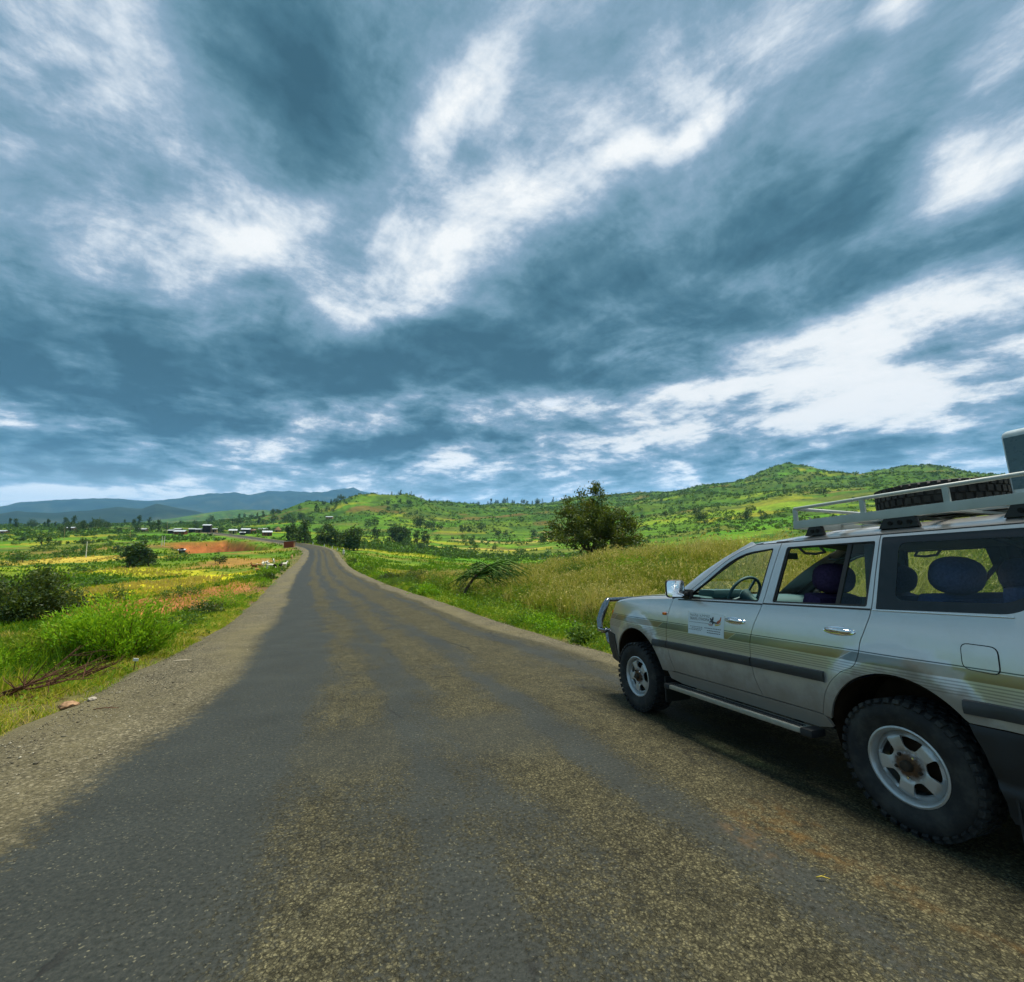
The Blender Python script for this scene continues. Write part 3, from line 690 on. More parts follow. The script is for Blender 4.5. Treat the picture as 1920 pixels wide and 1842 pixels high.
def panel_mesh(outline, holes, fn, step=(.07, .05), off=0.0, flange=.022, lean=True):
    """sheet cut to an outline in (X,Z), laid on the surface Y = fn(X,Z), with returned edges"""
    bm = bmesh.new(); edges = []
    for loop in [outline] + list(holes):
        vs_ = [bm.verts.new((p[0], 0, p[1])) for p in loop]
        for i in range(len(vs_)): edges.append(bm.edges.new((vs_[i], vs_[(i + 1) % len(vs_)])))
    bmesh.ops.triangle_fill(bm, edges=edges, use_beauty=True, use_dissolve=False, normal=(0, 1, 0))
    xs = [v.co.x for v in bm.verts]; zs = [v.co.z for v in bm.verts]
    for k in np.arange(min(xs) + step[0] / 2, max(xs), step[0]): bmesh.ops.bisect_plane(bm, geom=bm.verts[:] + bm.edges[:] + bm.faces[:], plane_co=(k, 0, 0), plane_no=(1, 0, 0))
    for k in np.arange(min(zs) + step[1] / 2, max(zs), step[1]): bmesh.ops.bisect_plane(bm, geom=bm.verts[:] + bm.edges[:] + bm.faces[:], plane_co=(0, 0, k), plane_no=(0, 0, 1))
    bm.normal_update()
    for f in bm.faces:
        if f.normal.y < 0: f.normal_flip()
    bm.verts.index_update()
    X = np.array([v.co.x for v in bm.verts]); Z = np.array([v.co.z for v in bm.verts]); Y = fn(X, Z) + off
    e = .006
    nx = -(fn(X + e, Z) - fn(X - e, Z)) / (2 * e); nz = -(fn(X, Z + e) - fn(X, Z - e)) / (2 * e)
    Nn = np.stack([nx, np.ones_like(nx), nz], 1); Nn /= np.linalg.norm(Nn, axis=1)[:, None]
    V = [Vector((X[i], Y[i], Z[i])) for i in range(len(X))]
    F = []; LN = []
    for f in bm.faces:
        ids = [v.index for v in f.verts]; F.append(tuple(ids)); LN += [Nn[i] for i in ids]
    if flange:
        for ed in bm.edges:
            if len(ed.link_faces) != 1: continue
            lp = ed.link_loops[0]; a, b = lp.vert.index, lp.link_loop_next.vert.index
            q = len(V); na, nb = Vector(Nn[a]), Vector(Nn[b])
            V += [V[a].copy(), V[b].copy(), V[b] - nb * flange, V[a] - na * flange]
            F.append((q + 1, q, q + 3, q + 2))
            fn_ = (V[q] - V[q + 1]).cross(V[q + 2] - V[q + 1]).normalized()
            LN += [fn_] * 4
    bm.free()
    return V, F, LN
def panel(name, outline, holes, fn, mat, parent, side=1, cache={}, key=None, **k):
    key = key or name
    if key not in cache: cache[key] = panel_mesh(outline, holes, fn, **k)
    V, F, LN = cache[key]
    if side < 0:
        V = [(v[0], -v[1], v[2]) for v in V]; G = [f[::-1] for f in F]; L2 = []; p = 0
        for f in F:
            L2 += [(n[0], -n[1], n[2]) for n in LN[p:p + len(f)]][::-1]; p += len(f)
        F, LN = G, L2
    me = D.meshes.new(name); me.from_pydata([tuple(v) for v in V], [], F)
    me.polygons.foreach_set('use_smooth', np.ones(len(F), bool))
    me.normals_split_custom_set([tuple(n) for n in LN])
    return finish(name, me, mat, parent)

def paint_mat():
    t = NT(new_mat('champagne_metallic_paint')); o = t.obj(); s = t.n('ShaderNodeSeparateXYZ'); t.set(s.inputs[0], o); X, Y, Z = s.outputs
    fl = t.noise(o, 900, 2, .5)
    base = t.mix(fl, (.50, .497, .473), (.62, .616, .588))
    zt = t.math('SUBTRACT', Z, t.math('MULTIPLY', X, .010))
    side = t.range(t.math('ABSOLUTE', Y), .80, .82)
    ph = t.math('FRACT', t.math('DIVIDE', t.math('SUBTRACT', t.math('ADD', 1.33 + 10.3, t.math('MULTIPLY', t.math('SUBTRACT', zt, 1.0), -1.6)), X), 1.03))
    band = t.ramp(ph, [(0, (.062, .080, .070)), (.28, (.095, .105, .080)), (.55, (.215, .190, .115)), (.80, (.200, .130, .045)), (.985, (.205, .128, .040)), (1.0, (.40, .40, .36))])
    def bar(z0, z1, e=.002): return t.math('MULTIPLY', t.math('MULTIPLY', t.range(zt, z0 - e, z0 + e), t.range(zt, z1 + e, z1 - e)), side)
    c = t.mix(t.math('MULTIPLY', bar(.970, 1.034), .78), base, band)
    c = t.mix(bar(1.040, 1.047), c, (.060, .085, .085))
    for z in (.950, .932, .915, .898, .882): c = t.mix(t.math('MULTIPLY', bar(z, z + .008), .5), c, (.080, .100, .095))
    dn = t.noise(o, 5.0, 6, .65)
    dirt = t.math('MULTIPLY', t.range(t.math('ADD', Z, t.math('MULTIPLY', t.math('SUBTRACT', dn, .5), .45)), .98, .50), .78)     # road dust on the lower panels
    for xw in (0.0, 2.85):                                          # mud thrown round the arches
        rw = t.math('SQRT', t.math('ADD', t.math('POWER', t.math('SUBTRACT', X, xw - .06), 2.0), t.math('POWER', t.math('SUBTRACT', Z, .40), 2.0)))
        dirt = t.math('MAXIMUM', dirt, t.math('MULTIPLY', t.range(t.math('ADD', rw, t.math('MULTIPLY', t.math('SUBTRACT', dn, .5), .35)), .66, .50), .70))
    c = t.mix(dirt, c, (.165, .120, .075))
    c = t.mix(t.range(dn, .5, .8, 0, .14), c, (.20, .165, .11))
    rough = t.math('ADD', .29, t.math('MULTIPLY', dirt, .5))
    met = t.math('SUBTRACT', .80, t.math('MULTIPLY', dirt, .80))
    coat = t.math('SUBTRACT', .85, t.math('MULTIPLY', dirt, 1.1), clamp=True)
    x = t.n('ShaderNodeBsdfPrincipled'); t.set(x.inputs['Base Color'], c); t.set(x.inputs['Roughness'], rough); t.set(x.inputs['Metallic'], met)
    t.set(x.inputs['Coat Weight'], coat); x.inputs['Coat Roughness'].default_value = .10
    return t.done(x.outputs[0])
def glass_mat(name, tint, refl=1.0):
    t = NT(new_mat(name)); tr = t.n('ShaderNodeBsdfTransparent'); tr.inputs[0].default_value = (*tint, 1)
    gl = t.n('ShaderNodeBsdfGlossy'); gl.inputs['Roughness'].default_value = .03; gl.inputs['Color'].default_value = (.95, 1, 1, 1)
    fr = t.n('ShaderNodeFresnel'); gm = t.n('ShaderNodeNewGeometry'); t.set(fr.inputs[0], t.math('SUBTRACT', 1.5, t.math('MULTIPLY', gm.outputs['Backfacing'], 1.5 - 1 / 1.5)))
    mx = t.n('ShaderNodeMixShader'); t.set(mx.inputs[0], t.math('MULTIPLY', fr.outputs[0], refl)); t.nt.links.new(tr.outputs[0], mx.inputs[1]); t.nt.links.new(gl.outputs[0], mx.inputs[2])
    return t.done(mx.outputs[0])
M_PAINT = paint_mat()
M_GLASS = glass_mat('clear_car_glass', (.88, .94, .91), .55); M_TINT = glass_mat('smoked_car_glass', (.76, .88, .84), .8); M_BAND = glass_mat('green_shade_band', (.20, .62, .42))
M_BLACK = simple('black_plastic', (.016, .018, .020), .55, spec=.4); M_RUB = simple('rubber_seal', (.010, .011, .012), .6)
M_FRIT = simple('black_glass_border', (.010, .012, .014), .12, spec=.5, var=.05); M_MOULD = simple('dark_side_moulding', (.026, .030, .034), .45, var=.25, scale=12)
M_CHROME = simple('chrome', (.75, .77, .78), .07, 1.0, var=.03); M_BAR = simple('dull_chrome_bar', (.26, .27, .28), .12, 1.0, var=.15, scale=12); M_ALU = simple('worn_aluminium', (.36, .37, .33), .42, .6, var=.15)
M_SEAT = simple('dark_purple_seat_cloth', (.050, .032, .085), .9, spec=.15, var=.35, scale=60); M_SEAT2 = simple('blue_grey_seat_cloth', (.045, .055, .150), .9, spec=.15, var=.35, scale=60)
M_TRIM = simple('grey_interior_trim', (.060, .066, .066), .75, spec=.25); M_DASH = simple('teal_grey_dashboard', (.050, .115, .120), .55, spec=.35); M_LINING = simple('headlining', (.10, .105, .10), .9, spec=.1)
M_LINER = simple('dusty_wheel_arch', (.040, .026, .015), .95, spec=.1, var=.5, scale=8); M_UNDER = simple('underbody', (.012, .012, .012), .85, spec=.2)
M_RACK = simple('pale_grey_rack_paint', (.40, .44, .42), .48, var=.12, scale=9); M_AMBER = simple('amber_lens', (.62, .15, .012), .12, spec=.6); M_RED = simple('red_lens', (.40, .015, .012), .12, spec=.6)
M_MIRR = simple('mirror_silver', (.88, .89, .90), .015, 1.0, var=.01); M_LAMP = simple('headlamp_lens', (.55, .58, .60), .08, .3, spec=.8)
M_PLATE = simple('number_plate', (.75, .72, .60), .4)
def tyre_mat():
    t = NT(new_mat('dusty_tyre_rubber')); o = t.obj(); n = t.noise(o, 9, 6, .65); n2 = t.noise(o, 160, 3)
    c = t.mix(t.range(n, .38, .72, 0, .75), (.016, .017, .018), (.062, .060, .052))
    return t.done(t.bsdf(c, t.range(n, .3, .7, .72, .92), 0, t.bump(n2, .25, .003), .3))
M_TYRE = tyre_mat()
def rim_mat():
    t = NT(new_mat('silver_steel_wheel')); o = t.obj(); s = t.n('ShaderNodeSeparateXYZ'); t.set(s.inputs[0], o)
    r = t.math('SQRT', t.math('ADD', t.math('POWER', s.outputs[0], 2.0), t.math('POWER', s.outputs[2], 2.0)))
    n = t.noise(o, 24, 6, .7); n2 = t.noise(o, 7, 4, .6)
    rust = t.range(t.math('ADD', r, t.math('MULTIPLY', t.math('SUBTRACT', n, .5), .075)), .100, .055)
    c = t.mix(t.range(n2, .45, .75, 0, .45), (.50, .52, .52), (.30, .25, .18))
    c = t.mix(rust, c, t.ramp(n, [(.3, (.040, .020, .009)), (.7, (.150, .070, .024))]))
    met = t.math('SUBTRACT', .55, t.math('MULTIPLY', rust, .55))
    return t.done(t.bsdf(c, t.math('ADD', .34, t.math('MULTIPLY', rust, .5)), met, None, .5))
M_RIM = rim_mat(); M_HUB = simple('greasy_hub', (.035, .024, .014), .65, .3, var=.6, scale=40, bump=.3)

car = empty('off_road_vehicle')
_c, _s = math.cos(R(19.65)), math.sin(R(19.65))
xd = Vector((-_s, _c, 0)); yd = Vector((-_c, -_s, 0))
_o = -(xd * -2.12 + yd * 4.31)
MT = Matrix(((xd.x, yd.x, 0, _o.x), (xd.y, yd.y, 0, _o.y), (0, 0, 1, 0), (0, 0, 0, 1)))
car.matrix_world = Matrix.Translation((0, -.149, .149 * SLOPE)) @ Matrix.Rotation(R(-5.56), 4, 'X') @ MT
tag(car, 'silver-beige four-wheel-drive estate with roof rack standing on the tarmac', 'car')

# ---- outlines of the panels in (X, Z)
SEAM_B = spl([(.858, 1.838), (.925, 1.60), (1.000, 1.317), (1.085, 1.13), (1.128, .98), (1.128, .80), (1.112, .68), (1.062, .560)])
SEAM_C = spl([(.062, 1.838), (.085, 1.60), (.112, 1.322), (.150, 1.20), (.190, 1.10), (.205, 1.00), (.240, .935), (.330, .885), (.420, .80), (.480, .70), (.530, .556)])
SEAM_A = spl([(2.160, 1.318), (2.225, 1.16), (2.258, .98), (2.258, .84), (2.235, .70), (2.182, .562)])
APIL = spl([(1.120, 1.840), (1.30, 1.782), (1.50, 1.680), (1.74, 1.520), (1.96, 1.385), (2.130, 1.322)])      # front edge of the door frame, roof to belt
G = .0028
def shift(P, dx): return [(p[0] + dx, p[1]) for p in P]
fdoor = [(.858 + G, 1.838)] + APIL[:-1] + shift(SEAM_A, -G) + [(1.8, .558), (1.4, .558)] + shift(SEAM_B, G)[::-1][:-1]
fwin = rounded([(1.045, 1.336), (1.985, 1.330), (1.700, 1.505), (1.435, 1.690), (1.235, 1.773), (.930, 1.800)], [.02, .02, .3, .3, .12, .02])
rdoor = shift(SEAM_B, -G) + [(.8, .558)] + shift(SEAM_C, G)[::-1]
rwin = rounded([(.112 + .030, 1.343), (.905, 1.338), (.800, 1.800), (.092, 1.800)], .018)
QTOP = 1.838
quarter = shift(SEAM_C, -G)[:-1] + [(.526, .552)] + arc(0, .42, .475, 14, 139, 26, 1.07) + [(-.375, .742), (-1.02, .735), (-1.10, .80), (-1.13, 1.0), (-1.12, 1.30), (-1.04, 1.62), (-.97, QTOP)]
qhole = rounded([(.083, 1.330), (-.62, 1.342), (-.80, 1.46), (-.775, 1.815), (.050, 1.822)], [.01, .06, .10, .06, .01])
fender = shift(SEAM_A, G) + [(2.245, .552), (2.300, .545)] + arc(2.85, .42, .50, 166, 8, 30, 1.05) + [(3.352, .56), (3.40, .60), (3.44, .80), (3.60, .82), (3.615, .95), (3.56, 1.02), (3.47, 1.10), (3.425, 1.195)] + spl([(3.40, 1.222), (3.1, 1.262), (2.75, 1.290), (2.45, 1.306), (2.20, 1.318)], 5)
rocker = [(.525, .549), (2.240, .549), (2.300, .540), (2.28, .47), (2.1, .445), (.6, .445), (.47, .48), (.505, .545)]

for sd_ in (1, -1):
    panel('front_fender', fender, [], ysurf, M_PAINT, car, sd_)
    fd = panel('front_door', fdoor, [fwin], ysurf, M_PAINT, car, sd_)
    rd = panel('rear_door', rdoor, [rwin], ysurf, M_PAINT, car, sd_)
    panel('rear_quarter_panel', quarter, [qhole], ysurf, M_PAINT, car, sd_)
    panel('sill', rocker, [], ysurf, M_PAINT, car, sd_)
    # dark inner frames seen in the shut lines and through the glass
    inset = lambda P, k: [(p[0], p[1]) for p in P]
    panel('door_trim', fdoor, [fwin], lambda X, Z: ysurf(X, Z) - .05, M_TRIM, fd, sd_, key='ft', flange=0)
    panel('door_trim', rdoor, [rwin], lambda X, Z: ysurf(X, Z) - .05, M_TRIM, rd, sd_, key='rt', flange=0)
    panel('quarter_trim', quarter, [qhole], lambda X, Z: ysurf(X, Z) - .06, M_TRIM, car, sd_, key='qt', flange=0)
    bp = [(1.16, .50), (.49, .50), (.52, .60), (.2, .93), (.02, 1.33), (-.02, 1.86), (.20, 1.86), (.16, 1.33), (.92, 1.33), (.78, 1.86), (.95, 1.86), (1.07, 1.33), (1.95, 1.32), (1.45, 1.70), (1.15, 1.80), (1.08, 1.86), (1.30, 1.84), (1.62, 1.64), (2.18, 1.30), (2.29, .50)]
    panel('door_seal', bp, [], lambda X, Z: ysurf(X, Z) - .034, M_RUB, car, sd_, key='seal', flange=0)
    # rubber around the windows
    def ring(P, w): 
        c = np.mean(P, 0); return [tuple(np.array(p) + (c - np.array(p)) / max(1e-6, np.linalg.norm(c - np.array(p))) * w) for p in P]
    panel('window_seal', fwin, [ring(fwin, .024)], lambda X, Z: ysurf(X, Z) - .010, M_RUB, fd, sd_, key='ws1', flange=.012)
    panel('window_seal', rwin, [ring(rwin, .022)], lambda X, Z: ysurf(X, Z) - .010, M_RUB, rd, sd_, key='ws2', flange=.012)
    # glass: the near front and rear door windows are wound down
    if sd_ < 0:
        panel('window_pane', ring(fwin, .008), [], lambda X, Z: ysurf(X, Z) - .016, M_GLASS, fd, sd_, key='g1', flange=0)
        panel('window_pane', ring(rwin, .008), [], lambda X, Z: ysurf(X, Z) - .016, M_GLASS, rd, sd_, key='g2', flange=0)
    else:
        panel('fixed_pane', [(.135, 1.338), (.352, 1.338), (.268, 1.802), (.090, 1.802)], [], lambda X, Z: ysurf(X, Z) - .016, M_TINT, rd, sd_, key='g3', flange=0)
        panel('window_divider', [(.340, 1.338), (.372, 1.338), (.290, 1.804), (.258, 1.804)], [], lambda X, Z: ysurf(X, Z) - .009, M_RUB, rd, sd_, key='g4', flange=.015)
    qin = rounded([(-.035, 1.395), (-.60, 1.400), (-.735, 1.48), (-.715, 1.765), (-.055, 1.775)], [.05, .06, .08, .06, .05])
    qp = panel('quarter_window_border', qhole, [qin], lambda X, Z: ysurf(X, Z) - .003, M_FRIT, car, sd_, key='qb', flange=.006)
    panel('quarter_window_pane', ring(qin, -.004), [], lambda X, Z: ysurf(X, Z) - .006, M_TINT, qp, sd_, key='qg', flange=0)
    # strips along the belt and the side moulding
    def strip(name, x0, x1, z0, z1, h, mat, parent, n=24, slope=0.0, b=.35):
        m = MB(); P = []
        for x in np.linspace(x0, x1, n):
            zz = slope * x; za, zb = z0 + zz, z1 + zz
            row = [(-.004, za), (h * .8, za + (zb - za) * .06), (h, za + (zb - za) * b), (h, zb - (zb - za) * b), (h * .8, zb - (zb - za) * .06), (-.004, zb)]
            P.append([(x, sd_ * (float(ysurf(x, z)) + q), z) for q, z in row])
        m.grid(P, flip=(sd_ > 0)); m.add(P[0], [tuple(range(6))]); m.add(P[-1], [tuple(range(6))[::-1]])
        return m.build(name, mat, parent, auto=40)
    strip('side_moulding', 2.478, 2.262, .785, .866, .020, M_MOULD, car, 8); strip('side_moulding', 2.252, 1.132, .785, .866, .020, M_MOULD, fd); strip('side_moulding', 1.120, .470, .785, .866, .020, M_MOULD, rd)
    strip('side_moulding', -.365, -1.10, .785, .866, .020, M_MOULD, car, 12)
    strip('belt_trim', 2.08, 1.004, 1.315, 1.327, .007, M_BLACK, fd, slope=-.003); strip('belt_trim', .994, .118, 1.322, 1.334, .007, M_BLACK, rd, slope=-.004)
    strip('belt_trim', .104, -.62, 1.321, 1.329, .008, M_CHROME, car, slope=-.006)
    # handles
    for hx, hz, par in ((1.288, 1.157, fd), (.331, 1.165, rd)):
        m = MB(); pan = [(hx + .122 * math.cos(a) * (1.0 if abs(math.cos(a)) < .9 else .98), hz + .032 * math.sin(a)) for a in np.linspace(0, 2 * math.pi, 24, endpoint=False)]
        V = [(x, sd_ * (float(ysurf(x, z)) + q), z) for q, s in ((-.002, 1.0), (.008, .95), (.010, .8)) for x, z in [(hx + (p[0] - hx) * s, hz + (p[1] - hz) * s) for p in pan]]
        F = [(i * 24 + k, i * 24 + (k + 1) % 24, (i + 1) * 24 + (k + 1) % 24, (i + 1) * 24 + k) for i in range(2) for k in range(24)] + [tuple(range(48, 72))]
        m.add(V, F); hd = m.build('door_handle', M_CHROME, par, auto=50)
        m = MB(); yy = float(ysurf(hx, hz))
        m.tube([(hx + .092, sd_ * (yy + .008), hz + .004), (hx + .075, sd_ * (yy + .030), hz + .006), (hx - .02, sd_ * (yy + .034), hz + .004), (hx - .065, sd_ * (yy + .026), hz + .001), (hx - .085, sd_ * (yy + .008), hz)], [.010, .015, .016, .020, .012], 8)
        m.build('grip', M_CHROME, hd, auto=60) if False else m.build('handle_grip', M_CHROME, par, auto=60)
        m = MB(); m.bbox((hx + .02, sd_ * (yy + .010), hz - .007), (.09, .006, .014), .003); m.build('handle_recess', M_RUB, par)
    # amber repeater, fuel flap
    m = MB(); m.bbox((2.285, sd_ * (float(ysurf(2.285, 1.15)) + .006), 1.152), (.052, .022, .030), .009); m.build('side_repeater', M_AMBER, car, auto=50)
    if sd_ > 0:
        fl = rounded([(-.375, 1.170), (-.375, 1.030), (-.540, 1.018), (-.540, 1.165)], .038)
        panel('fuel_flap', ring(fl, .0035), [], lambda X, Z: ysurf(X, Z) + .0035, M_PAINT, car, 1, key='flap', flange=.006)
        panel('fuel_flap_gap', ring(fl, -.0025), [ring(fl, .0045)], lambda X, Z: ysurf(X, Z) + .0012, M_RUB, car, 1, key='flapgap', flange=0)
    # step board
    m = MB(); m.bbox((1.40, sd_ * .965, .418), (1.50, .135, .040), .012); sb = m.build('running_board', M_ALU, car, auto=40)
    for q in (.945, .972, 1.000):
        m = MB(); m.bbox((1.40, sd_ * q, .4395), (1.46, .011, .008), .003); m.build('tread_strip', M_RUB, sb)
    for x0, x1 in ((2.15, 2.235), (.555, .65)):
        m = MB(); m.bbox(((x0 + x1) / 2, sd_ * .960, .415), (x1 - x0, .15, .055), .018); m.build('end_cap', M_BLACK, sb, auto=40)
    for x0 in (.8, 1.4, 2.0):
        m = MB(); m.tube([(x0, sd_ * .70, .46), (x0, sd_ * .95, .405)], .022, 8); m.build('bracket', M_UNDER, sb)
    # mud flap and wheel arch liners
    m = MB(); m.bbox((2.335, sd_ * .78, .35), (.016, .32, .26), .004, None); m.build('mud_flap', M_RUB, car)
    for xc, r0 in ((0, .475), (2.85, .50)):
        m = MB(); P = []
        for a in np.linspace(-8, 188, 26):
            x, z = xc + r0 * .985 * math.cos(R(a)), .42 + 1.055 * r0 * .985 * math.sin(R(a))
            P.append([(x, sd_ * (float(ysurf(x, z)) - .012), z), (x, sd_ * .80, z + .02), (x, sd_ * .52, z + .02)])
        m.grid(P, flip=(sd_ < 0)); m.add([(xc + .52 * math.cos(R(a)), sd_ * .52, .42 + .56 * math.sin(R(a))) for a in np.linspace(-8, 188, 26)], [tuple(range(26))])
        m.build('wheel_arch_liner', M_LINER, car, auto=50)
    # rear bumper wrap and lower cladding
    clad = [(-.372, .737), (-1.02, .728), (-1.10, .72), (-1.10, .30), (-.60, .262), (-.462, .262), (-.448, .30), (-.452, .36), (-.438, .44), (-.418, .60)]
    panel('rear_bumper_side', clad, [], lambda X, Z: ysurf(X, Z) + .012 * sstep(.76, .70, Z) + .02 * sstep(.46, .43, Z), M_BLACK, car, sd_, key='clad', flange=.05)
    m = MB(); m.bbox((-.50, sd_ * .78, .30), (.014, .28, .22), .004); m.build('mud_flap', M_RUB, car)
    # front bumper corner
    fb = [(3.352, .545), (3.30, .50), (3.36, .44), (3.62, .46), (3.70, .62), (3.70, .82), (3.61, .825), (3.44, .805), (3.40, .62)]
    panel('front_bumper_corner', fb, [], lambda X, Z: ysurf(X, Z) + .010, M_BLACK, car, sd_, key='fb', flange=.05)
    # A pillar outer, from cowl to roof
    m = MB(); P = []
    AA = APIL; n = len(AA)
    for i, (x, z) in enumerate(AA):
        t_ = i / (n - 1); yo = float(ysurf(x, z)); wx, wy, wz = lerp(1.285, 2.300, t_), lerp(.640, .775, t_), lerp(1.882, 1.338, t_)
        wz = wz + .03 * math.sin(t_ * math.pi); wx = wx + .015 * math.sin(t_ * math.pi)
        P.append([(x + .004, sd_ * (yo - .018), z + .001), (x + .005, sd_ * yo, z + .003), (lerp(x, wx, .35) + .01, sd_ * (lerp(yo, wy, .25)), lerp(z, wz, .45) + .012), (wx, sd_ * wy, wz)])
    m.grid(P, flip=(sd_ > 0)); m.build('windscreen_pillar', M_PAINT, car, auto=70)
    # fender top to bonnet
    m = MB(); P = []
    for x in np.linspace(2.19, 3.415, 16):
        z = float(np.interp(x, [2.20, 2.45, 2.75, 3.1, 3.40, 3.425], [1.318, 1.306, 1.290, 1.262, 1.222, 1.196])); yo = float(ysurf(x, z)); zh = hz_ = z + .034
        yi = yo - .085
        P.append([(x, sd_ * yo, z), (x, sd_ * (yo - .012), z + .012), (x, sd_ * (yo - .035), z + .025), (x, sd_ * yi, z + .035)])
    m.grid(P, flip=(sd_ > 0)); m.build('fender_top', M_PAINT, car, auto=70)
    # head and tail lamps
    m = MB(); m.bbox((3.50, sd_ * .66, 1.03), (.13, .30, .16), .04, Matrix.Translation((0, 0, 0))); hl = m.build('headlamp', M_LAMP, car, auto=50)
    m = MB(); m.bbox((3.46, sd_ * .815, 1.05), (.13, .05, .13), .02); m.build('indicator_lens', M_AMBER, hl, auto=50)
    m = MB(); m.bbox((-1.135, sd_ * .80, 1.05), (.08, .16, .36), .03); m.build('tail_lamp', M_RED, car, auto=50)
    # exterior mirror
    m = MB(); bm = bmesh.new(); bmesh.ops.create_cube(bm, size=1)
    for v in bm.verts: v.co = Vector((v.co.x * .12 * (1.0 if v.co.x < 0 else .8), v.co.y * (.205 if v.co.x < 0 else .16), v.co.z * (.185 if v.co.x < 0 else .14)))
    bmesh.ops.bevel(bm, geom=bm.edges[:], offset=.045, segments=4, affect='EDGES', profile=.6)
    bm.verts.index_update(); MM = Matrix.Translation((1.955, sd_ * 1.055, 1.432)) @ Matrix.Rotation(R(-sd_ * 17), 4, 'Z')
    m.add([MM @ v.co for v in bm.verts], [tuple(v.index for v in f.verts) for f in bm.faces]); bm.free()
    mi = m.build('door_mirror', M_CHROME, car, auto=60)
    gl = rounded([(-.090, -.080), (.090, -.080), (.090, .080), (-.090, .080)], .035)
    m = MB(); m.add([MM @ Vector((-.0615, y, z)) for y, z in gl], [tuple(range(len(gl)))]); m.build('mirror_glass', M_MIRR, mi)
    rim_ = rounded([(-.102, -.092), (.102, -.092), (.102, .092), (-.102, .092)], .042)
    m = MB(); k = len(gl); m.add([MM @ Vector((-.0605, y, z)) for y, z in gl] + [MM @ Vector((-.050, y, z)) for y, z in rim_], [(i, (i + 1) % k, k + (i + 1) % k, k + i) for i in range(k)]); m.build('mirror_surround', M_RUB, mi)
    m = MB(); m.bbox((1.93, sd_ * .925, 1.375), (.075, .12, .05), .018); m.bbox((1.945, sd_ * .890, 1.375), (.14, .05, .10), .02); m.build('mirror_arm', M_BLACK, mi, auto=50)

# ---- bonnet, roof, glass front and back
m = MB(); P = []
for x in np.linspace(2.22, 3.43, 20):
    z = float(np.interp(x, [2.20, 2.45, 2.75, 3.1, 3.40, 3.425], [1.318, 1.306, 1.290, 1.262, 1.222, 1.196])); yo = float(ysurf(x, z)) - .089; row = []
    for q in np.linspace(-1, 1, 17): row.append((x + .05 * (1 - q * q) * sstep(3.1, 3.43, x), q * yo, z + .036 + .028 * (1 - q * q) + .010 * (sstep(.45, .55, abs(q)) - sstep(.9, 1.0, abs(q)) * .6)))
    P.append(row)
P.append([(p[0] + .02, p[1], p[2] - .10) for p in P[-1]])
m.grid(P, flip=True); m.build('bonnet', M_PAINT, car, auto=50)
def roof_pt(x, q):
    xe = float(ysurf(x, 1.845)) - .004; zd = -.035 * float(sstep(.5, 1.30, x)) - .020 * float(sstep(-.6, -1.05, x))
    a = abs(q); y = xe * (a ** .9); z = 1.842 + zd * .6 + .105 * (1 - a ** 3.2) ** .75 + zd * .6
    return (x, math.copysign(y, q) if q else 0.0, z)
m = MB(); m.grid([[roof_pt(x, q) for q in np.linspace(-1, 1, 33)] for x in np.linspace(1.275, -1.02, 30)], flip=False); m.build('roof', M_PAINT, car, auto=60)
m = MB(); m.grid([[(x, y * .72, 1.815 + .06 * (1 - (y) ** 2) - .02) for y in np.linspace(-1, 1, 9)] for x in np.linspace(1.25, -1.0, 12)], flip=True); m.build('headlining', M_LINING, car, auto=60)
for sd_ in (1, -1):                                         # gutter line between roof and doors
    m = MB(); m.tube([(x, sd_ * (float(ysurf(x, 1.842)) - .004), 1.8415) for x in np.linspace(1.10, -.98, 20)], .006, 6); m.build('roof_gutter', M_RUB, car)
def ws(u, v):                                               # u across, v from base to top
    x = lerp(2.300 + .12 * (1 - u * u), 1.285 + .05 * (1 - u * u), v) + .015 * math.sin(v * math.pi); y = u * lerp(.775, .640, v); z = lerp(1.338, 1.882 + .03 * (1 - u * u), v) + .03 * math.sin(v * math.pi)
    return (x, y, z)
m = MB(); m.grid([[ws(u, v) for u in np.linspace(-1, 1, 17)] for v in np.linspace(0, .86, 8)]); wsn = m.build('windscreen', M_GLASS, car, smooth=True)
m = MB(); m.grid([[ws(u, v) for u in np.linspace(-1, 1, 17)] for v in np.linspace(.86, 1, 3)]); m.build('shade_band', M_BAND, wsn, smooth=True)
m = MB(); m.grid([[(2.21 + .19 * k * (1 - u * u) + .09 * k, u * .80, 1.345 - .02 * k) for u in np.linspace(-1, 1, 9)] for k in (0, 1)]); m.build('cowl', M_BLACK, car)
for u0 in (-.35, .3):
    m = MB(); m.tube([Vector(ws(u0, .02)) + Vector((.02, 0, .01)), Vector(ws(u0 + .55, .10)) + Vector((.012, 0, .012))], .007, 6); m.build('wiper', M_RUB, car)
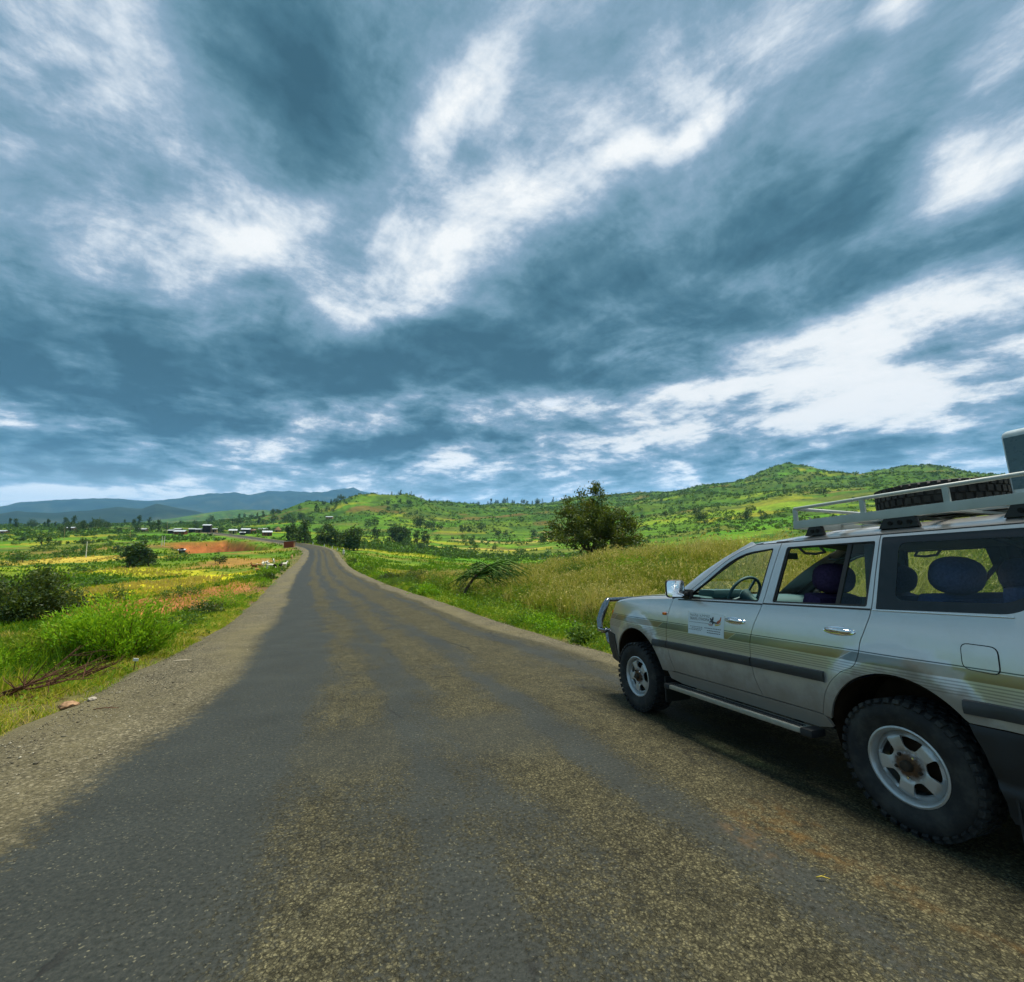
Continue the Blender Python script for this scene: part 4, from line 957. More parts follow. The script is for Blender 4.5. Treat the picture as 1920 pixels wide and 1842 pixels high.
# tailgate
m = MB(); m.grid([[(-1.13 + .09 * float(sstep(1.3, 1.85, z)) * 1.0 + .03 * q * q, q * (float(ysurf(-1.1, z)) - .01), z) for q in np.linspace(-1, 1, 13)] for z in (.55, .75, .95, 1.15, 1.30, 1.345)], flip=False); tg = m.build('tailgate', M_PAINT, car, auto=50)
m = MB(); m.grid([[(-1.13 + .09 * float(sstep(1.3, 1.85, z)) + .03 * q * q, q * (float(ysurf(-1.1, z)) - .03), z) for q in np.linspace(-1, 1, 13)] for z in (1.345, 1.5, 1.65, 1.80)], flip=False); m.build('rear_window', M_TINT, tg, smooth=True)
m = MB(); m.grid([[(-1.13 + .09 * float(sstep(1.3, 1.85, z)) + .03 * q * q + dx, q * (float(ysurf(-1.1, z)) - .01), z) for q in np.linspace(-1, 1, 13)] for z, dx in ((1.80, 0), (1.86, .0), (1.905, .04))], flip=False); m.build('tailgate_top', M_PAINT, tg, auto=50)
m = MB(); m.bbox((-1.20, 0, .47), (.20, 1.76, .26), .04); m.build('rear_bumper', M_BLACK, car, auto=50)
m = MB(); m.bbox((-1.148, .1, .86), (.01, .42, .13), .004); m.build('number_plate', M_PLATE, car)
# front
m = MB(); m.bbox((3.50, 0, .62), (.36, 1.55, .34), .05); m.build('front_bumper', M_BLACK, car, auto=50)
m = MB(); m.bbox((3.50, 0, 1.04), (.06, 1.02, .20), .02); gr = m.build('grille', M_BLACK, car, auto=50)
for z in (.98, 1.03, 1.08, 1.125):
    m = MB(); m.bbox((3.535, 0, z), (.02, 1.0, .016), .005); m.build('grille_bar', M_CHROME, gr)
m = MB(); m.bbox((3.43, 0, .95), (.18, 1.45, .36), .03); m.build('front_panel', M_UNDER, car)
# bull bar
bb = MB(); bb.tube([(3.56, .70, .55), (3.84, .72, .66), (3.90, .72, .84)], .028, 10); bb.tube([(3.56, -.70, .55), (3.84, -.72, .66), (3.90, -.72, .84)], .028, 10)
bb.tube([(3.88, y, .80) for y in np.linspace(-.80, .80, 7)], .030, 10); bbo = bb.build('bull_bar', M_BAR, car, auto=60)
for sd_ in (1, -1):
    m = MB(); m.tube([(3.93, sd_ * .80, .835), (3.985, sd_ * .765, .93), (4.00, sd_ * .71, 1.04), (3.985, sd_ * .665, 1.15), (4.02, sd_ * .60, 1.225)], [.042, .052, .056, .050, .036], 10); m.build('upright', M_BAR, bbo, auto=60)
    m = MB(); m.tube([(3.93, sd_ * .80, .835), (3.82, sd_ * .88, .83), (3.62, sd_ * .905, .84)], [.028, .026, .018], 8); m.build('corner_tube', M_BAR, bbo, auto=60)
m = MB(); m.tube([(4.02, y, 1.225 + .01 * (1 - (y / .6) ** 2)) for y in np.linspace(-.62, .62, 9)], .032, 10); m.build('top_tube', M_BAR, bbo, auto=60)
# floor and running gear
m = MB(); m.bbox((1.15, 0, .50), (4.3, 1.50, .10), .02); m.bbox((1.2, 0, .40), (2.0, .9, .16), .03); m.build('floor_pan', M_UNDER, car)
m = MB()
for x in (0, 2.85): m.tube([(x, -.75, .40), (x, .75, .40)], .05, 10); m.bbox((x, .1, .40), (.24, .26, .26), .06)
for y in (-.42, .42): m.bbox((1.4, y, .47), (4.4, .10, .12), .01)
m.build('chassis', M_UNDER, car, auto=40)

# ---- wheels
def rim_face():
    n = 90; outer = [(.196 * math.cos(2 * math.pi * k / n), .196 * math.sin(2 * math.pi * k / n)) for k in range(n)]
    holes = []
    for k in range(5):
        a0 = 90 + 24 + 72 * k
        c = [(r_ * math.cos(R(a0 + da)), r_ * math.sin(R(a0 + da))) for r_, da in ((.098, -15), (.100, 15), (.180, 22), (.182, -22))]
        holes.append(rounded(c, .020, 4))
    def dish(X, Z):
        r = np.hypot(X, Z); ang = np.degrees(np.arctan2(Z, X)); sp = np.cos(np.radians((ang - 114) * 5))
        z = .012 * sstep(.06, .11, r) - .030 * sstep(.165, .196, r) - .004
        return z - .012 * sstep(-.2, .9, sp) * sstep(.085, .115, r) * (1 - sstep(.17, .19, r)) + .020 * (1 - sstep(.060, .075, r))
    return panel_mesh(outer, holes, dish, step=(.022, .022), flange=.018)
RIMF = rim_face()
def build_wheel(xc, sd_):
    MM = Matrix.Translation((xc, sd_ * .832, .388)) @ Matrix.Rotation(R(-90 * sd_), 4, 'X')      # local Z points outwards
    flat = lambda V: [MM @ Vector(p) for p in V]
    m = MB(); prof = [(.205, .085), (.222, .105), (.236, .116), (.240, .119), (.280, .132), (.284, .134), (.318, .135), (.348, .126), (.368, .110), (.375, .09), (.376, 0), (.375, -.09), (.368, -.110), (.348, -.126), (.318, -.135), (.284, -.134), (.240, -.119), (.236, -.116), (.222, -.105), (.205, -.085)]
    m.lathe(prof, 72, MM)
    ty = m.build('wheel', M_TYRE, car, auto=35)
    ty.data.name = 'tyre'
    m = MB()
    for k in range(40):                                        # tread blocks
        a = 2 * math.pi * k / 40
        for row, (zz, w, da) in enumerate(((.100, .050, 0), (.036, .052, .5), (-.036, .052, 0.1), (-.100, .050, .6))):
            M2 = MM @ Matrix.Rotation(a + da * 2 * math.pi / 40, 4, 'Z') @ Matrix.Translation((.379, 0, zz))
            m.box((0, 0, 0), (.018, .036, w), M2)
        M2 = MM @ Matrix.Rotation(a, 4, 'Z') @ Matrix.Translation((.366, 0, .119)) @ Matrix.Rotation(R(35), 4, 'Y'); m.box((0, 0, 0), (.020, .034, .026), M2)
        M2 = MM @ Matrix.Rotation(a, 4, 'Z') @ Matrix.Translation((.366, 0, -.119)) @ Matrix.Rotation(R(-35), 4, 'Y'); m.box((0, 0, 0), (.020, .034, .026), M2)
    m.build('tread', M_TYRE, ty)
    m = MB(); m.lathe([(.226, .100), (.226, .112), (.216, .115), (.206, .108), (.198, .085), (.194, .060), (.190, -.09)], 64, MM); m.build('rim', M_RIM_L(xc, sd_), ty, auto=45)
    V, F, LN = RIMF; m = MB(); m.add([MM @ Vector((v[0], v[2], v[1] + .086)) for v in V], [f[::-1] for f in F]); m.build('wheel_disc', M_RIM_L(xc, sd_), ty, auto=45)
    m = MB(); m.lathe([(.001, .135), (.026, .134), (.031, .128), (.034, .100), (.052, .094), (.056, .080)], 28, MM); m.build('hub', M_HUB, ty, auto=40)
    for k in range(5):
        a = 2 * math.pi * k / 5 + .3; m = MB(); m.lathe([(.0005, .112), (.008, .111), (.0105, .106), (.0105, .084)], 6, MM @ Matrix.Translation((.068 * math.cos(a), .068 * math.sin(a), 0))); m.build('wheel_nut', M_CHROME if k % 2 else M_HUB, ty)
    m = MB(); m.lathe([(.01, .02), (.15, .02), (.155, -.06)], 32, MM); m.build('brake_drum', M_LINER, ty, auto=40)
    return ty
_rm = {}
def M_RIM_L(xc, sd_):
    """the same wheel paint, measured from this wheel's own centre"""
    k = (xc, sd_)
    if k not in _rm:
        mm = M_RIM.copy(); 
        for n_ in mm.node_tree.nodes:
            if n_.type == 'SEPXYZ':
                src = n_.inputs[0].links[0].from_socket; mp = mm.node_tree.nodes.new('ShaderNodeMapping'); mp.inputs['Location'].default_value = (-xc, 0, -.388)
                mm.node_tree.links.new(src, mp.inputs[0]); mm.node_tree.links.new(mp.outputs[0], n_.inputs[0])
        _rm[k] = mm
    return _rm[k]
for xc in (0, 2.85):
    for sd_ in (1, -1): build_wheel(xc, sd_)

# ---- cabin
def seat(x, y, w, back_h, mat, rest=True, lean=14, name='front_seat'):
    m = MB(); m.bbox((x + .28, y, .80), (.54, min(w, .98), .20), .07); st = m.build(name, mat, car, auto=60)
    MM = Matrix.Translation((x + .02, y, .85)) @ Matrix.Rotation(R(-lean), 4, 'Y')
    m = MB(); m.bbox((0, 0, back_h / 2), (.17, w, back_h), .075, MM); m.build('backrest', mat, st, auto=60)
    if rest:
        for yy in ((0,) if w < .8 else (-w / 3.4, w / 3.4)):
            m = MB(); bm = bmesh.new(); bmesh.ops.create_uvsphere(bm, u_segments=20, v_segments=12, radius=.5)
            for v in bm.verts: v.co = Vector((v.co.x * .24, math.copysign(abs(v.co.y * 2) ** .75, v.co.y) * .19, math.copysign(abs(v.co.z * 2) ** .75, v.co.z) * .128))
            bm.verts.index_update(); m.add([MM @ (v.co + Vector((.01, yy, back_h + .125))) for v in bm.verts], [tuple(v.index for v in f.verts) for f in bm.faces]); bm.free()
            m.tube([MM @ Vector((0, yy - .06, back_h - .02)), MM @ Vector((0, yy - .06, back_h + .09))], .008, 6); m.tube([MM @ Vector((0, yy + .06, back_h - .02)), MM @ Vector((0, yy + .06, back_h + .09))], .008, 6)
            m.build('headrest', mat, st, smooth=True)
    return st
seat(.84, .40, .52, .58, M_SEAT); seat(.84, -.40, .52, .58, M_SEAT)
seat(-.02, 0.02, 1.38, .60, M_SEAT2, name='rear_seat')
for yy in (.50, -.50):
    m = MB(); m.bbox((-.72, yy, 1.20), (.55, .20, .58), .06); m.build('folded_side_seat', M_SEAT2, car, auto=60)
m = MB(); m.grid([[(2.20 - .10 * (q ** 2) + dx, q * .80, z) for q in np.linspace(-1, 1, 11)] for dx, z in ((.18, 1.335), (0, 1.355), (-.24, 1.345), (-.36, 1.29), (-.38, 1.10), (-.30, .90))]); db = m.build('dashboard', M_DASH, car, auto=60)
m = MB(); m.bbox((1.98, .40, 1.375), (.24, .42, .09), .035); m.build('instrument_hood', M_DASH, db, auto=60)
MS = Matrix.Translation((1.66, .40, 1.375)) @ Matrix.Rotation(R(62), 4, 'Y')
m = MB(); m.tube([MS @ Vector((.195 * math.cos(a), .195 * math.sin(a), 0)) for a in np.linspace(0, 2 * math.pi, 41)], .0155, 10, cap=False); sw = m.build('steering_wheel', M_DASH, car, smooth=True)
m = MB()
for a in (0, 90, 180, 270):
    m.tube([MS @ Vector((0, 0, -.02)), MS @ Vector((.19 * math.cos(R(a + 25 - 50 * (a in (90,)))), .19 * math.sin(R(a + 25 - 50 * (a in (90,)))), 0))], .013, 6)
m.lathe([(.001, .012), (.055, .010), (.070, -.01), (.05, -.05), (.02, -.2), (.02, -.35)], 16, MS); m.build('steering_hub', M_DASH, sw, auto=60)
for x, yy in ((1.42, -.74), (.60, -.74), (.62, .74), (-.45, -.74)):
    m = MB(); m.tube([(x + .09, yy, 1.785), (x + .085, yy * .93, 1.745), (x, yy * .92, 1.735), (x - .085, yy * .93, 1.745), (x - .09, yy, 1.785)], .011, 8); m.build('grab_handle', M_TRIM, car, smooth=True)
m = MB(); m.tube([(1.46, .0, 1.86), (1.44, .0, 1.79)], .008, 6); m.bbox((1.43, 0, 1.765), (.02, .24, .065), .01); m.build('interior_mirror', M_BLACK, car)
for a, b in (((-.42, -.73, 1.78), (-.15, -.66, 1.30)), ((-.40, .60, 1.83), (-.80, -.10, 1.46)), ((.10, -.75, 1.70), (.50, -.70, 1.20))):
    m = MB(); m.tube([a, [(a[i] + b[i]) / 2 - (.01 if i == 2 else 0) for i in range(3)], b], .018, 6); m.build('seat_belt', M_RUB, car)

# ---- roof rack
rk = MB()
for sd_ in (1, -1): rk.bbox((-.17, sd_ * .68, 1.988), (1.90, .035, .066), .006)
for x in (.765, -1.10): rk.bbox((x, 0, 1.988), (.035, 1.32, .066), .006)
rko = rk.build('roof_rack', M_RACK, car, auto=40)
for x in (.45, .12, -.22, -.55, -.88):
    m = MB(); m.bbox((x, 0, 1.992), (.045, 1.33, .022), .004); m.build('crossbar', M_RACK, rko)
for y in (-.40, -.13, .14, .41):
    m = MB(); m.bbox((-.17, y, 2.012), (1.84, .030, .016), .003); m.build('slat', M_RACK, rko)
m = MB(); m.tube([(.765, -.66, 2.128), (.765, .66, 2.128)], .0145, 10); m.build('top_rail', M_RACK, rko, smooth=True)
for sd_ in (1, -1):
    m = MB(); m.tube([(.775, sd_ * .66, 2.128), (.765, sd_ * .68, 2.128), (-1.115, sd_ * .68, 2.128)], .0145, 10); m.build('top_rail', M_RACK, rko, smooth=True)
    for x in (.76, .205, -.315, -.83):
        m = MB(); m.bbox((x, sd_ * .68, 2.071), (.034, .022, .112), .005); m.build('post', M_RACK, rko)
    for x in (.585, -.035, -.715):
        m = MB(); w = .13 if x > .3 else .22
        P = [(x + w / 2 + .03, 1.885), (x - w / 2, 1.885), (x - w / 2 + .02, 1.955), (x + w / 2 - .01, 1.955)]
        y0, y1 = sd_ * .700, sd_ * .664; m.add([(p[0], y, p[1]) for y in (y0, y1) for p in P], [(0, 1, 2, 3), (7, 6, 5, 4), (0, 4, 5, 1), (1, 5, 6, 2), (2, 6, 7, 3), (3, 7, 4, 0)])
        ft = m.build('foot', M_BLACK, rko)
        for q in ((-.02, .025) if x > .3 else (-.06, 0, .06)):
            m = MB(); m.lathe([(.001, .006), (.014, .006), (.016, 0)], 10, Matrix.Translation((x + q, sd_ * .702, 1.92)) @ Matrix.Rotation(R(-90 * sd_), 4, 'X')); m.build('bolt', M_UNDER, rko)
m = MB(); m.tube([(.70, .55, 2.02), (.70, .60, 2.05), (.62, .665, 2.0)], .006, 6); m.build('tie_strap', M_TRIM, rko)

# ---- door sticker
def side_sheet():
    y = lambda x, z: float(ysurf(x, z)) + .0028
    st = panel('door_sticker', [(1.90, 1.200), (1.415, 1.196), (1.425, .982), (1.905, .985)], [], lambda X, Z: ysurf(X, Z) + .0022, simple('white_vinyl', (.62, .70, .74), .4, var=.04), car, 1, key='stk', flange=.002)
    ink = simple('grey_print', (.16, .19, .21), .5); ink2 = simple('dark_print', (.035, .042, .05), .5); ink3 = simple('red_print', (.42, .11, .04), .5); ink4 = simple('yellow_print', (.55, .45, .10), .5)
    def text(s_, x0, z0, size, width, mat, name='lettering'):
        cu = D.curves.new('lettering', 'FONT'); cu.body = s_; cu.size = 1.0; ob = D.objects.new('lettering', cu); COL.objects.link(ob)
        dg = bpy.context.evaluated_depsgraph_get(); me = D.meshes.new_from_object(ob.evaluated_get(dg)); D.objects.remove(ob); D.curves.remove(cu)
        if not len(me.vertices): return
        co = np.array([v.co for v in me.vertices]); mx = co[:, 0].max(); w = width / mx if width else size
        for v in me.vertices:
            X = x0 - v.co.x * w; Z = z0 + v.co.y * size; v.co = (X, y(X, Z) + .0006, Z)
        for p in me.polygons: pass
        me.materials.clear(); return finish(name, me, mat, st)
    text('ትራቭል ኢትዮጵያ', 1.875, 1.158, .034, .275, ink); text('TRAVEL ETHIOPIA', 1.880, 1.124, .037, .275, ink2)
    def line(x0, x1, z, h, mat):
        m = MB(); m.add([(x, y(x, zz) + .0006, zz) for x, zz in ((x0, z), (x1, z), (x1, z + h), (x0, z + h))], [(0, 1, 2, 3)]); m.build('printed_line', mat, st)
    line(1.885, 1.60, 1.100, .004, ink)
    for z, x0, x1 in ((1.056, 1.865, 1.70), (1.040, 1.850, 1.70), (1.026, 1.880, 1.72)): 
        for q in np.arange(x1, x0, .026): line(q + .020, q, z, .006, ink)
    for z, x0, x1 in ((1.056, 1.66, 1.455), (1.034, 1.63, 1.465), (1.014, 1.63, 1.465)):
        for q in np.arange(x1, x0, .022): line(q + .018, q, z, .006, ink2)
    def blot(P, mat, name='emblem'):
        m = MB(); m.add([(x, y(x, z) + .0007, z) for x, z in P], [tuple(range(len(P)))]); m.build(name, mat, st)
    blot([(1.60, 1.152), (1.585, 1.160), (1.575, 1.148), (1.562, 1.168), (1.550, 1.172), (1.548, 1.150), (1.556, 1.132), (1.538, 1.126), (1.50, 1.118), (1.505, 1.108), (1.545, 1.112), (1.560, 1.094), (1.572, 1.092), (1.566, 1.112), (1.585, 1.118), (1.600, 1.112), (1.605, 1.118), (1.588, 1.132)], ink2)
    blot([(1.512, 1.124), (1.490, 1.140), (1.470, 1.150), (1.462, 1.172), (1.450, 1.176), (1.452, 1.155), (1.462, 1.128), (1.480, 1.112), (1.505, 1.104)], ink3)
    blot([(1.535, 1.108), (1.500, 1.102), (1.470, 1.110), (1.452, 1.126), (1.462, 1.104), (1.490, 1.092), (1.53, 1.088)], ink4)
    blot([(1.625, 1.098), (1.590, 1.108), (1.560, 1.100), (1.560, 1.084), (1.60, 1.082)], simple('pink_print', (.45, .35, .34), .5))
side_sheet()

# ---- things carried on the rack
def car_pt(x, y, z): return car.matrix_world @ Vector((x, y, z))
def spare():
    m = MB(); m.lathe([(.205, .085), (.222, .105), (.236, .112), (.285, .124), (.335, .126), (.366, .116), (.386, .098), (.390, 0), (.386, -.098), (.366, -.116), (.335, -.126), (.285, -.124), (.236, -.112), (.222, -.105), (.205, -.085)], 64, None, closed=True)
    o = m.build('spare_tyre', M_TYRE, None, auto=35)
    m = MB()
    for k in range(44):
        a = 2 * math.pi * k / 44
        for zz, w, da in ((.088, .044, 0), (.030, .050, .5), (-.030, .050, .1), (-.088, .044, .6)):
            m.box((0, 0, 0), (.016, .038, w), Matrix.Rotation(a + da * 2 * math.pi / 44, 4, 'Z') @ Matrix.Translation((.394, 0, zz)))
    m.build('tread', M_TYRE, o)
    m = MB(); m.lathe([(.224, .10), (.210, .105), (.198, .08), (.15, .05), (.06, .06), (.03, .06)], 40); m.build('rim', M_ALU, o, auto=45)
    o.matrix_world = car.matrix_world @ Matrix.Translation((.10, -.06, 2.022 + .116)) @ Matrix.Scale(.9, 4, (0, 0, 1))
    tag(o, 'black spare tyre lying flat on the roof rack of the silver car', 'tyre')
spare()
def jerrycan():
    bm = bmesh.new(); bmesh.ops.create_cube(bm, size=1)
    for v in bm.verts: v.co = Vector((v.co.x * .42, v.co.y * .26, v.co.z * .46))
    bmesh.ops.bevel(bm, geom=bm.edges[:], offset=.05, segments=4, affect='EDGES', profile=.6); bm.verts.index_update()
    m = MB(); m.add([v.co + Vector((0, 0, .23)) for v in bm.verts], [tuple(v.index for v in f.verts) for f in bm.faces]); bm.free()
    o = m.build('jerrycan', simple('milky_white_plastic', (.40, .47, .50), .35, spec=.4), None, auto=50)
    m = MB(); m.lathe([(.001, .065), (.035, .063), (.036, 0)], 16, Matrix.Translation((-.14, 0, .455))); m.build('cap', M_BLACK, o, auto=50)
    m = MB(); m.tube([(-.07, 0, .45), (-.05, 0, .51), (.08, 0, .51), (.10, 0, .45)], .014, 8); m.build('handle', M_BLACK, o, smooth=True)
    m = MB(); q = .135
    m.tube([(-.05, -q, .02), (-.05, -q, .46), (-.05, 0, .472), (-.05, q, .46), (-.05, q, .02)], .007, 6); m.build('rope', M_RUB, o)
    m = MB(); m.bbox((.07, .1305, .24), (.24, .002, .34), .0008); m.build('side_sheet', simple('painted_shade_blue', (.05, .10, .12), .3), o)  # dark sheet: shade of the can's side face put in as colour
    o.matrix_world = car.matrix_world @ Matrix.Translation((-.68, .20, 2.022))
    tag(o, 'white plastic jerrycan standing on the roof rack behind the spare tyre', 'container')
jerrycan()

# ------------------------------------------------------------------ plants
F860 = 860.0
def at(u, y):                          # a place on the ground: bearing and forward distance
    x = (u - 960) / F860 * y * .996; return x, y, gz(x, y)
def unit(a): return a / np.maximum(1e-9, np.linalg.norm(a, axis=1))[:, None]
def leaves(P, L, Wd, rng, out=None, up=.25, tint=None):
    n = len(P); a = rng.normal(size=(n, 3))
    if out is not None: a = a + out * 1.1
    a[:, 2] += up; a = unit(a); b = unit(np.cross(a, rng.normal(size=(n, 3))))
    L = np.broadcast_to(L, n)[:, None] * rng.uniform(.7, 1.25, (n, 1)); Wd = np.broadcast_to(Wd, n)[:, None] * rng.uniform(.75, 1.2, (n, 1))
    c = unit(np.cross(a, b)); bend = c * L * .12
    V = np.stack([P - a * L * .5, P + b * Wd * .5 + bend, P + a * L * .5, P - b * Wd * .5 + bend], 1).reshape(-1, 3)
    F = np.arange(4 * n).reshape(n, 4)
    t = rng.uniform(0, 1, n) if tint is None else tint
    return V, F, np.repeat(t, 4)
def clumps(rng, k, rx, ry, h, low=.15, shell=.75):
    """centres of leaf clumps in an uneven dome"""
    d = unit(rng.normal(size=(k, 3))); d[:, 2] = np.abs(d[:, 2]) * 1.0 - .15
    r = shell + (1 - shell) * rng.uniform(-1, 1, k); r = np.where(rng.uniform(size=k) < .25, r * rng.uniform(.3, .9, k), r)
    return np.stack([d[:, 0] * rx * r, d[:, 1] * ry * r, low * h + (d[:, 2] + .15) / 1.15 * h * (1 - low) * r], 1)
def crown(name, rng, C, sig, n, L, Wd, mat, parent=None, up=.25, tintc=.5, centre=None, dead=0.0):
    k = len(C); ci = rng.integers(0, k, n); q = rng.normal(size=(n, 3)) * sig
    if np.ndim(sig) == 0: q[:, 2] *= .75
    P = C[ci] + q
    ctint = rng.uniform(0, 1, k)
    t = np.clip(ctint[ci] * tintc + rng.uniform(0, 1, n) * (1 - tintc), 0, 1)
    cen = C.mean(0) if centre is None else centre
    V, F, t = leaves(P, L, Wd, rng, unit(P - cen), up, t)
    return finish(name, fast_mesh(name, V, F, {'tint': t}), mat, parent)
def branch(m, p, d, length, r, rng, depth, tips, bend=.35, split=(2, 4), n=6):
    pts = [Vector(p)]; rad = [r]; dd = Vector(d).normalized()
    for i in range(4):
        dd = (dd + Vector(rng.normal(size=3)) * bend * .35).normalized(); pts.append(pts[-1] + dd * length / 4); rad.append(r * (1 - .5 * (i + 1) / 4))
    m.tube(pts, rad, n if depth > 1 else 5)
    if depth == 0: tips.append(pts[-1]); return
    for k in range(int(rng.integers(*split))):
        q = (dd + Vector(rng.normal(size=3)) * .75 + Vector((0, 0, .15))).normalized()
        branch(m, pts[-1] if k else pts[-2], q, length * rng.uniform(.6, .85), rad[-1], rng, depth - 1, tips, bend, split, n)
M_BARK = simple('grey_brown_bark', (.085, .065, .042), .9, spec=.15, var=.4, scale=14, bump=.5)
M_TWIG = simple('red_brown_twig', (.105, .050, .030), .85, spec=.15, var=.4, scale=20)
LEAF = {
 'dark': leaf_mat('dark_olive_leaf', [(0, (.014, .032, .008)), (.45, (.030, .062, .012)), (.8, (.070, .100, .018)), (1, (.150, .130, .030))], .25),
 'bronze': leaf_mat('bronze_green_leaf', [(0, (.016, .034, .007)), (.4, (.040, .070, .011)), (.8, (.090, .115, .018)), (1, (.150, .100, .025))], .25),
 'bright': leaf_mat('bright_green_leaf', [(0, (.075, .200, .005)), (.5, (.155, .360, .008)), (1, (.330, .520, .018))], .50),
 'mid2': leaf_mat('yellow_green_leaf', [(0, (.060, .120, .010)), (.5, (.130, .220, .014)), (1, (.300, .330, .030))], .42),
 'mid': leaf_mat('mid_green_leaf', [(0, (.028, .075, .010)), (.5, (.060, .135, .014)), (1, (.130, .210, .022))], .35),
 'weed': leaf_mat('weed_leaf', [(0, (.050, .130, .008)), (.4, (.110, .235, .010)), (.75, (.220, .340, .018)), (1, (.340, .380, .040))], .42),
 'far': leaf_mat('tree_foliage', [(0, (.012, .036, .010)), (.5, (.026, .066, .014)), (1, (.062, .115, .020))], .2),
 'far2': leaf_mat('lighter_tree_foliage', [(0, (.018, .060, .008)), (.5, (.040, .110, .010)), (1, (.095, .190, .016))], .25),
}
M_GRASS = leaf_mat('green_grass', [(0, (.055, .150, .006)), (.30, (.125, .260, .008)), (.55, (.260, .350, .014)), (.75, (.440, .390, .030)), (1, (.500, .370, .110))], .40, .6, .2)
M_STRAW = leaf_mat('tall_seeding_grass', [(0, (.070, .130, .010)), (.28, (.160, .220, .018)), (.52, (.320, .300, .035)), (.78, (.480, .400, .090)), (1, (.600, .490, .200))], .40, .6, .2)

def blades(x, y, z, h, w, rng, tint, lean=.35, wind=(.15, -.05)):
    n = len(x); a = rng.uniform(0, 2 * np.pi, n); dx, dy = np.cos(a), np.sin(a)
    b = rng.uniform(0, 2 * np.pi, n); lx = np.cos(b) * lean * rng.uniform(.2, 1, n) + wind[0]; ly = np.sin(b) * lean * rng.uniform(.2, 1, n) + wind[1]
    V = np.zeros((n, 6, 3))
    for i, (f, ww, ln) in enumerate(((0, 1.0, 0), (.55, .85, .35), (1.0, .22, 1.0))):
        cx, cy, cz = x + lx * h * ln, y + ly * h * ln, z + h * f * (1 - .18 * ln * (lx ** 2 + ly ** 2) ** .5)
        V[:, 2 * i, 0] = cx - dx * w * ww / 2; V[:, 2 * i, 1] = cy - dy * w * ww / 2; V[:, 2 * i, 2] = cz
        V[:, 2 * i + 1, 0] = cx + dx * w * ww / 2; V[:, 2 * i + 1, 1] = cy + dy * w * ww / 2; V[:, 2 * i + 1, 2] = cz
    o = np.arange(n)[:, None] * 6
    F = np.concatenate([o + np.array([[0, 1, 3, 2]]), o + np.array([[2, 3, 5, 4]])])
    return V.reshape(-1, 3), F, np.repeat(tint, 6)
def road_xy(s, t):
    """points beside the road from way-along and offset"""
    k = np.clip(np.searchsorted(RS, s), 0, len(RS) - 1); return RC[k, 0] + RN[k, 0] * t + RT[k, 0] * (s - RS[k]), RC[k, 1] + RN[k, 1] * t + RT[k, 1] * (s - RS[k])
def tufted(rng, s, t, per, spread):
    """each tuft becomes several blades round its foot"""
    s = np.repeat(s, per) + rng.normal(size=len(s) * per) * spread; t = np.repeat(t, per) + rng.normal(size=len(t) * per) * spread; return s, t
def grass_obj(V, F, t, mat, parent=None):
    o = finish('grass', fast_mesh('grass', V, F, {'tint': t}), mat); tag(o, kind='stuff'); return o
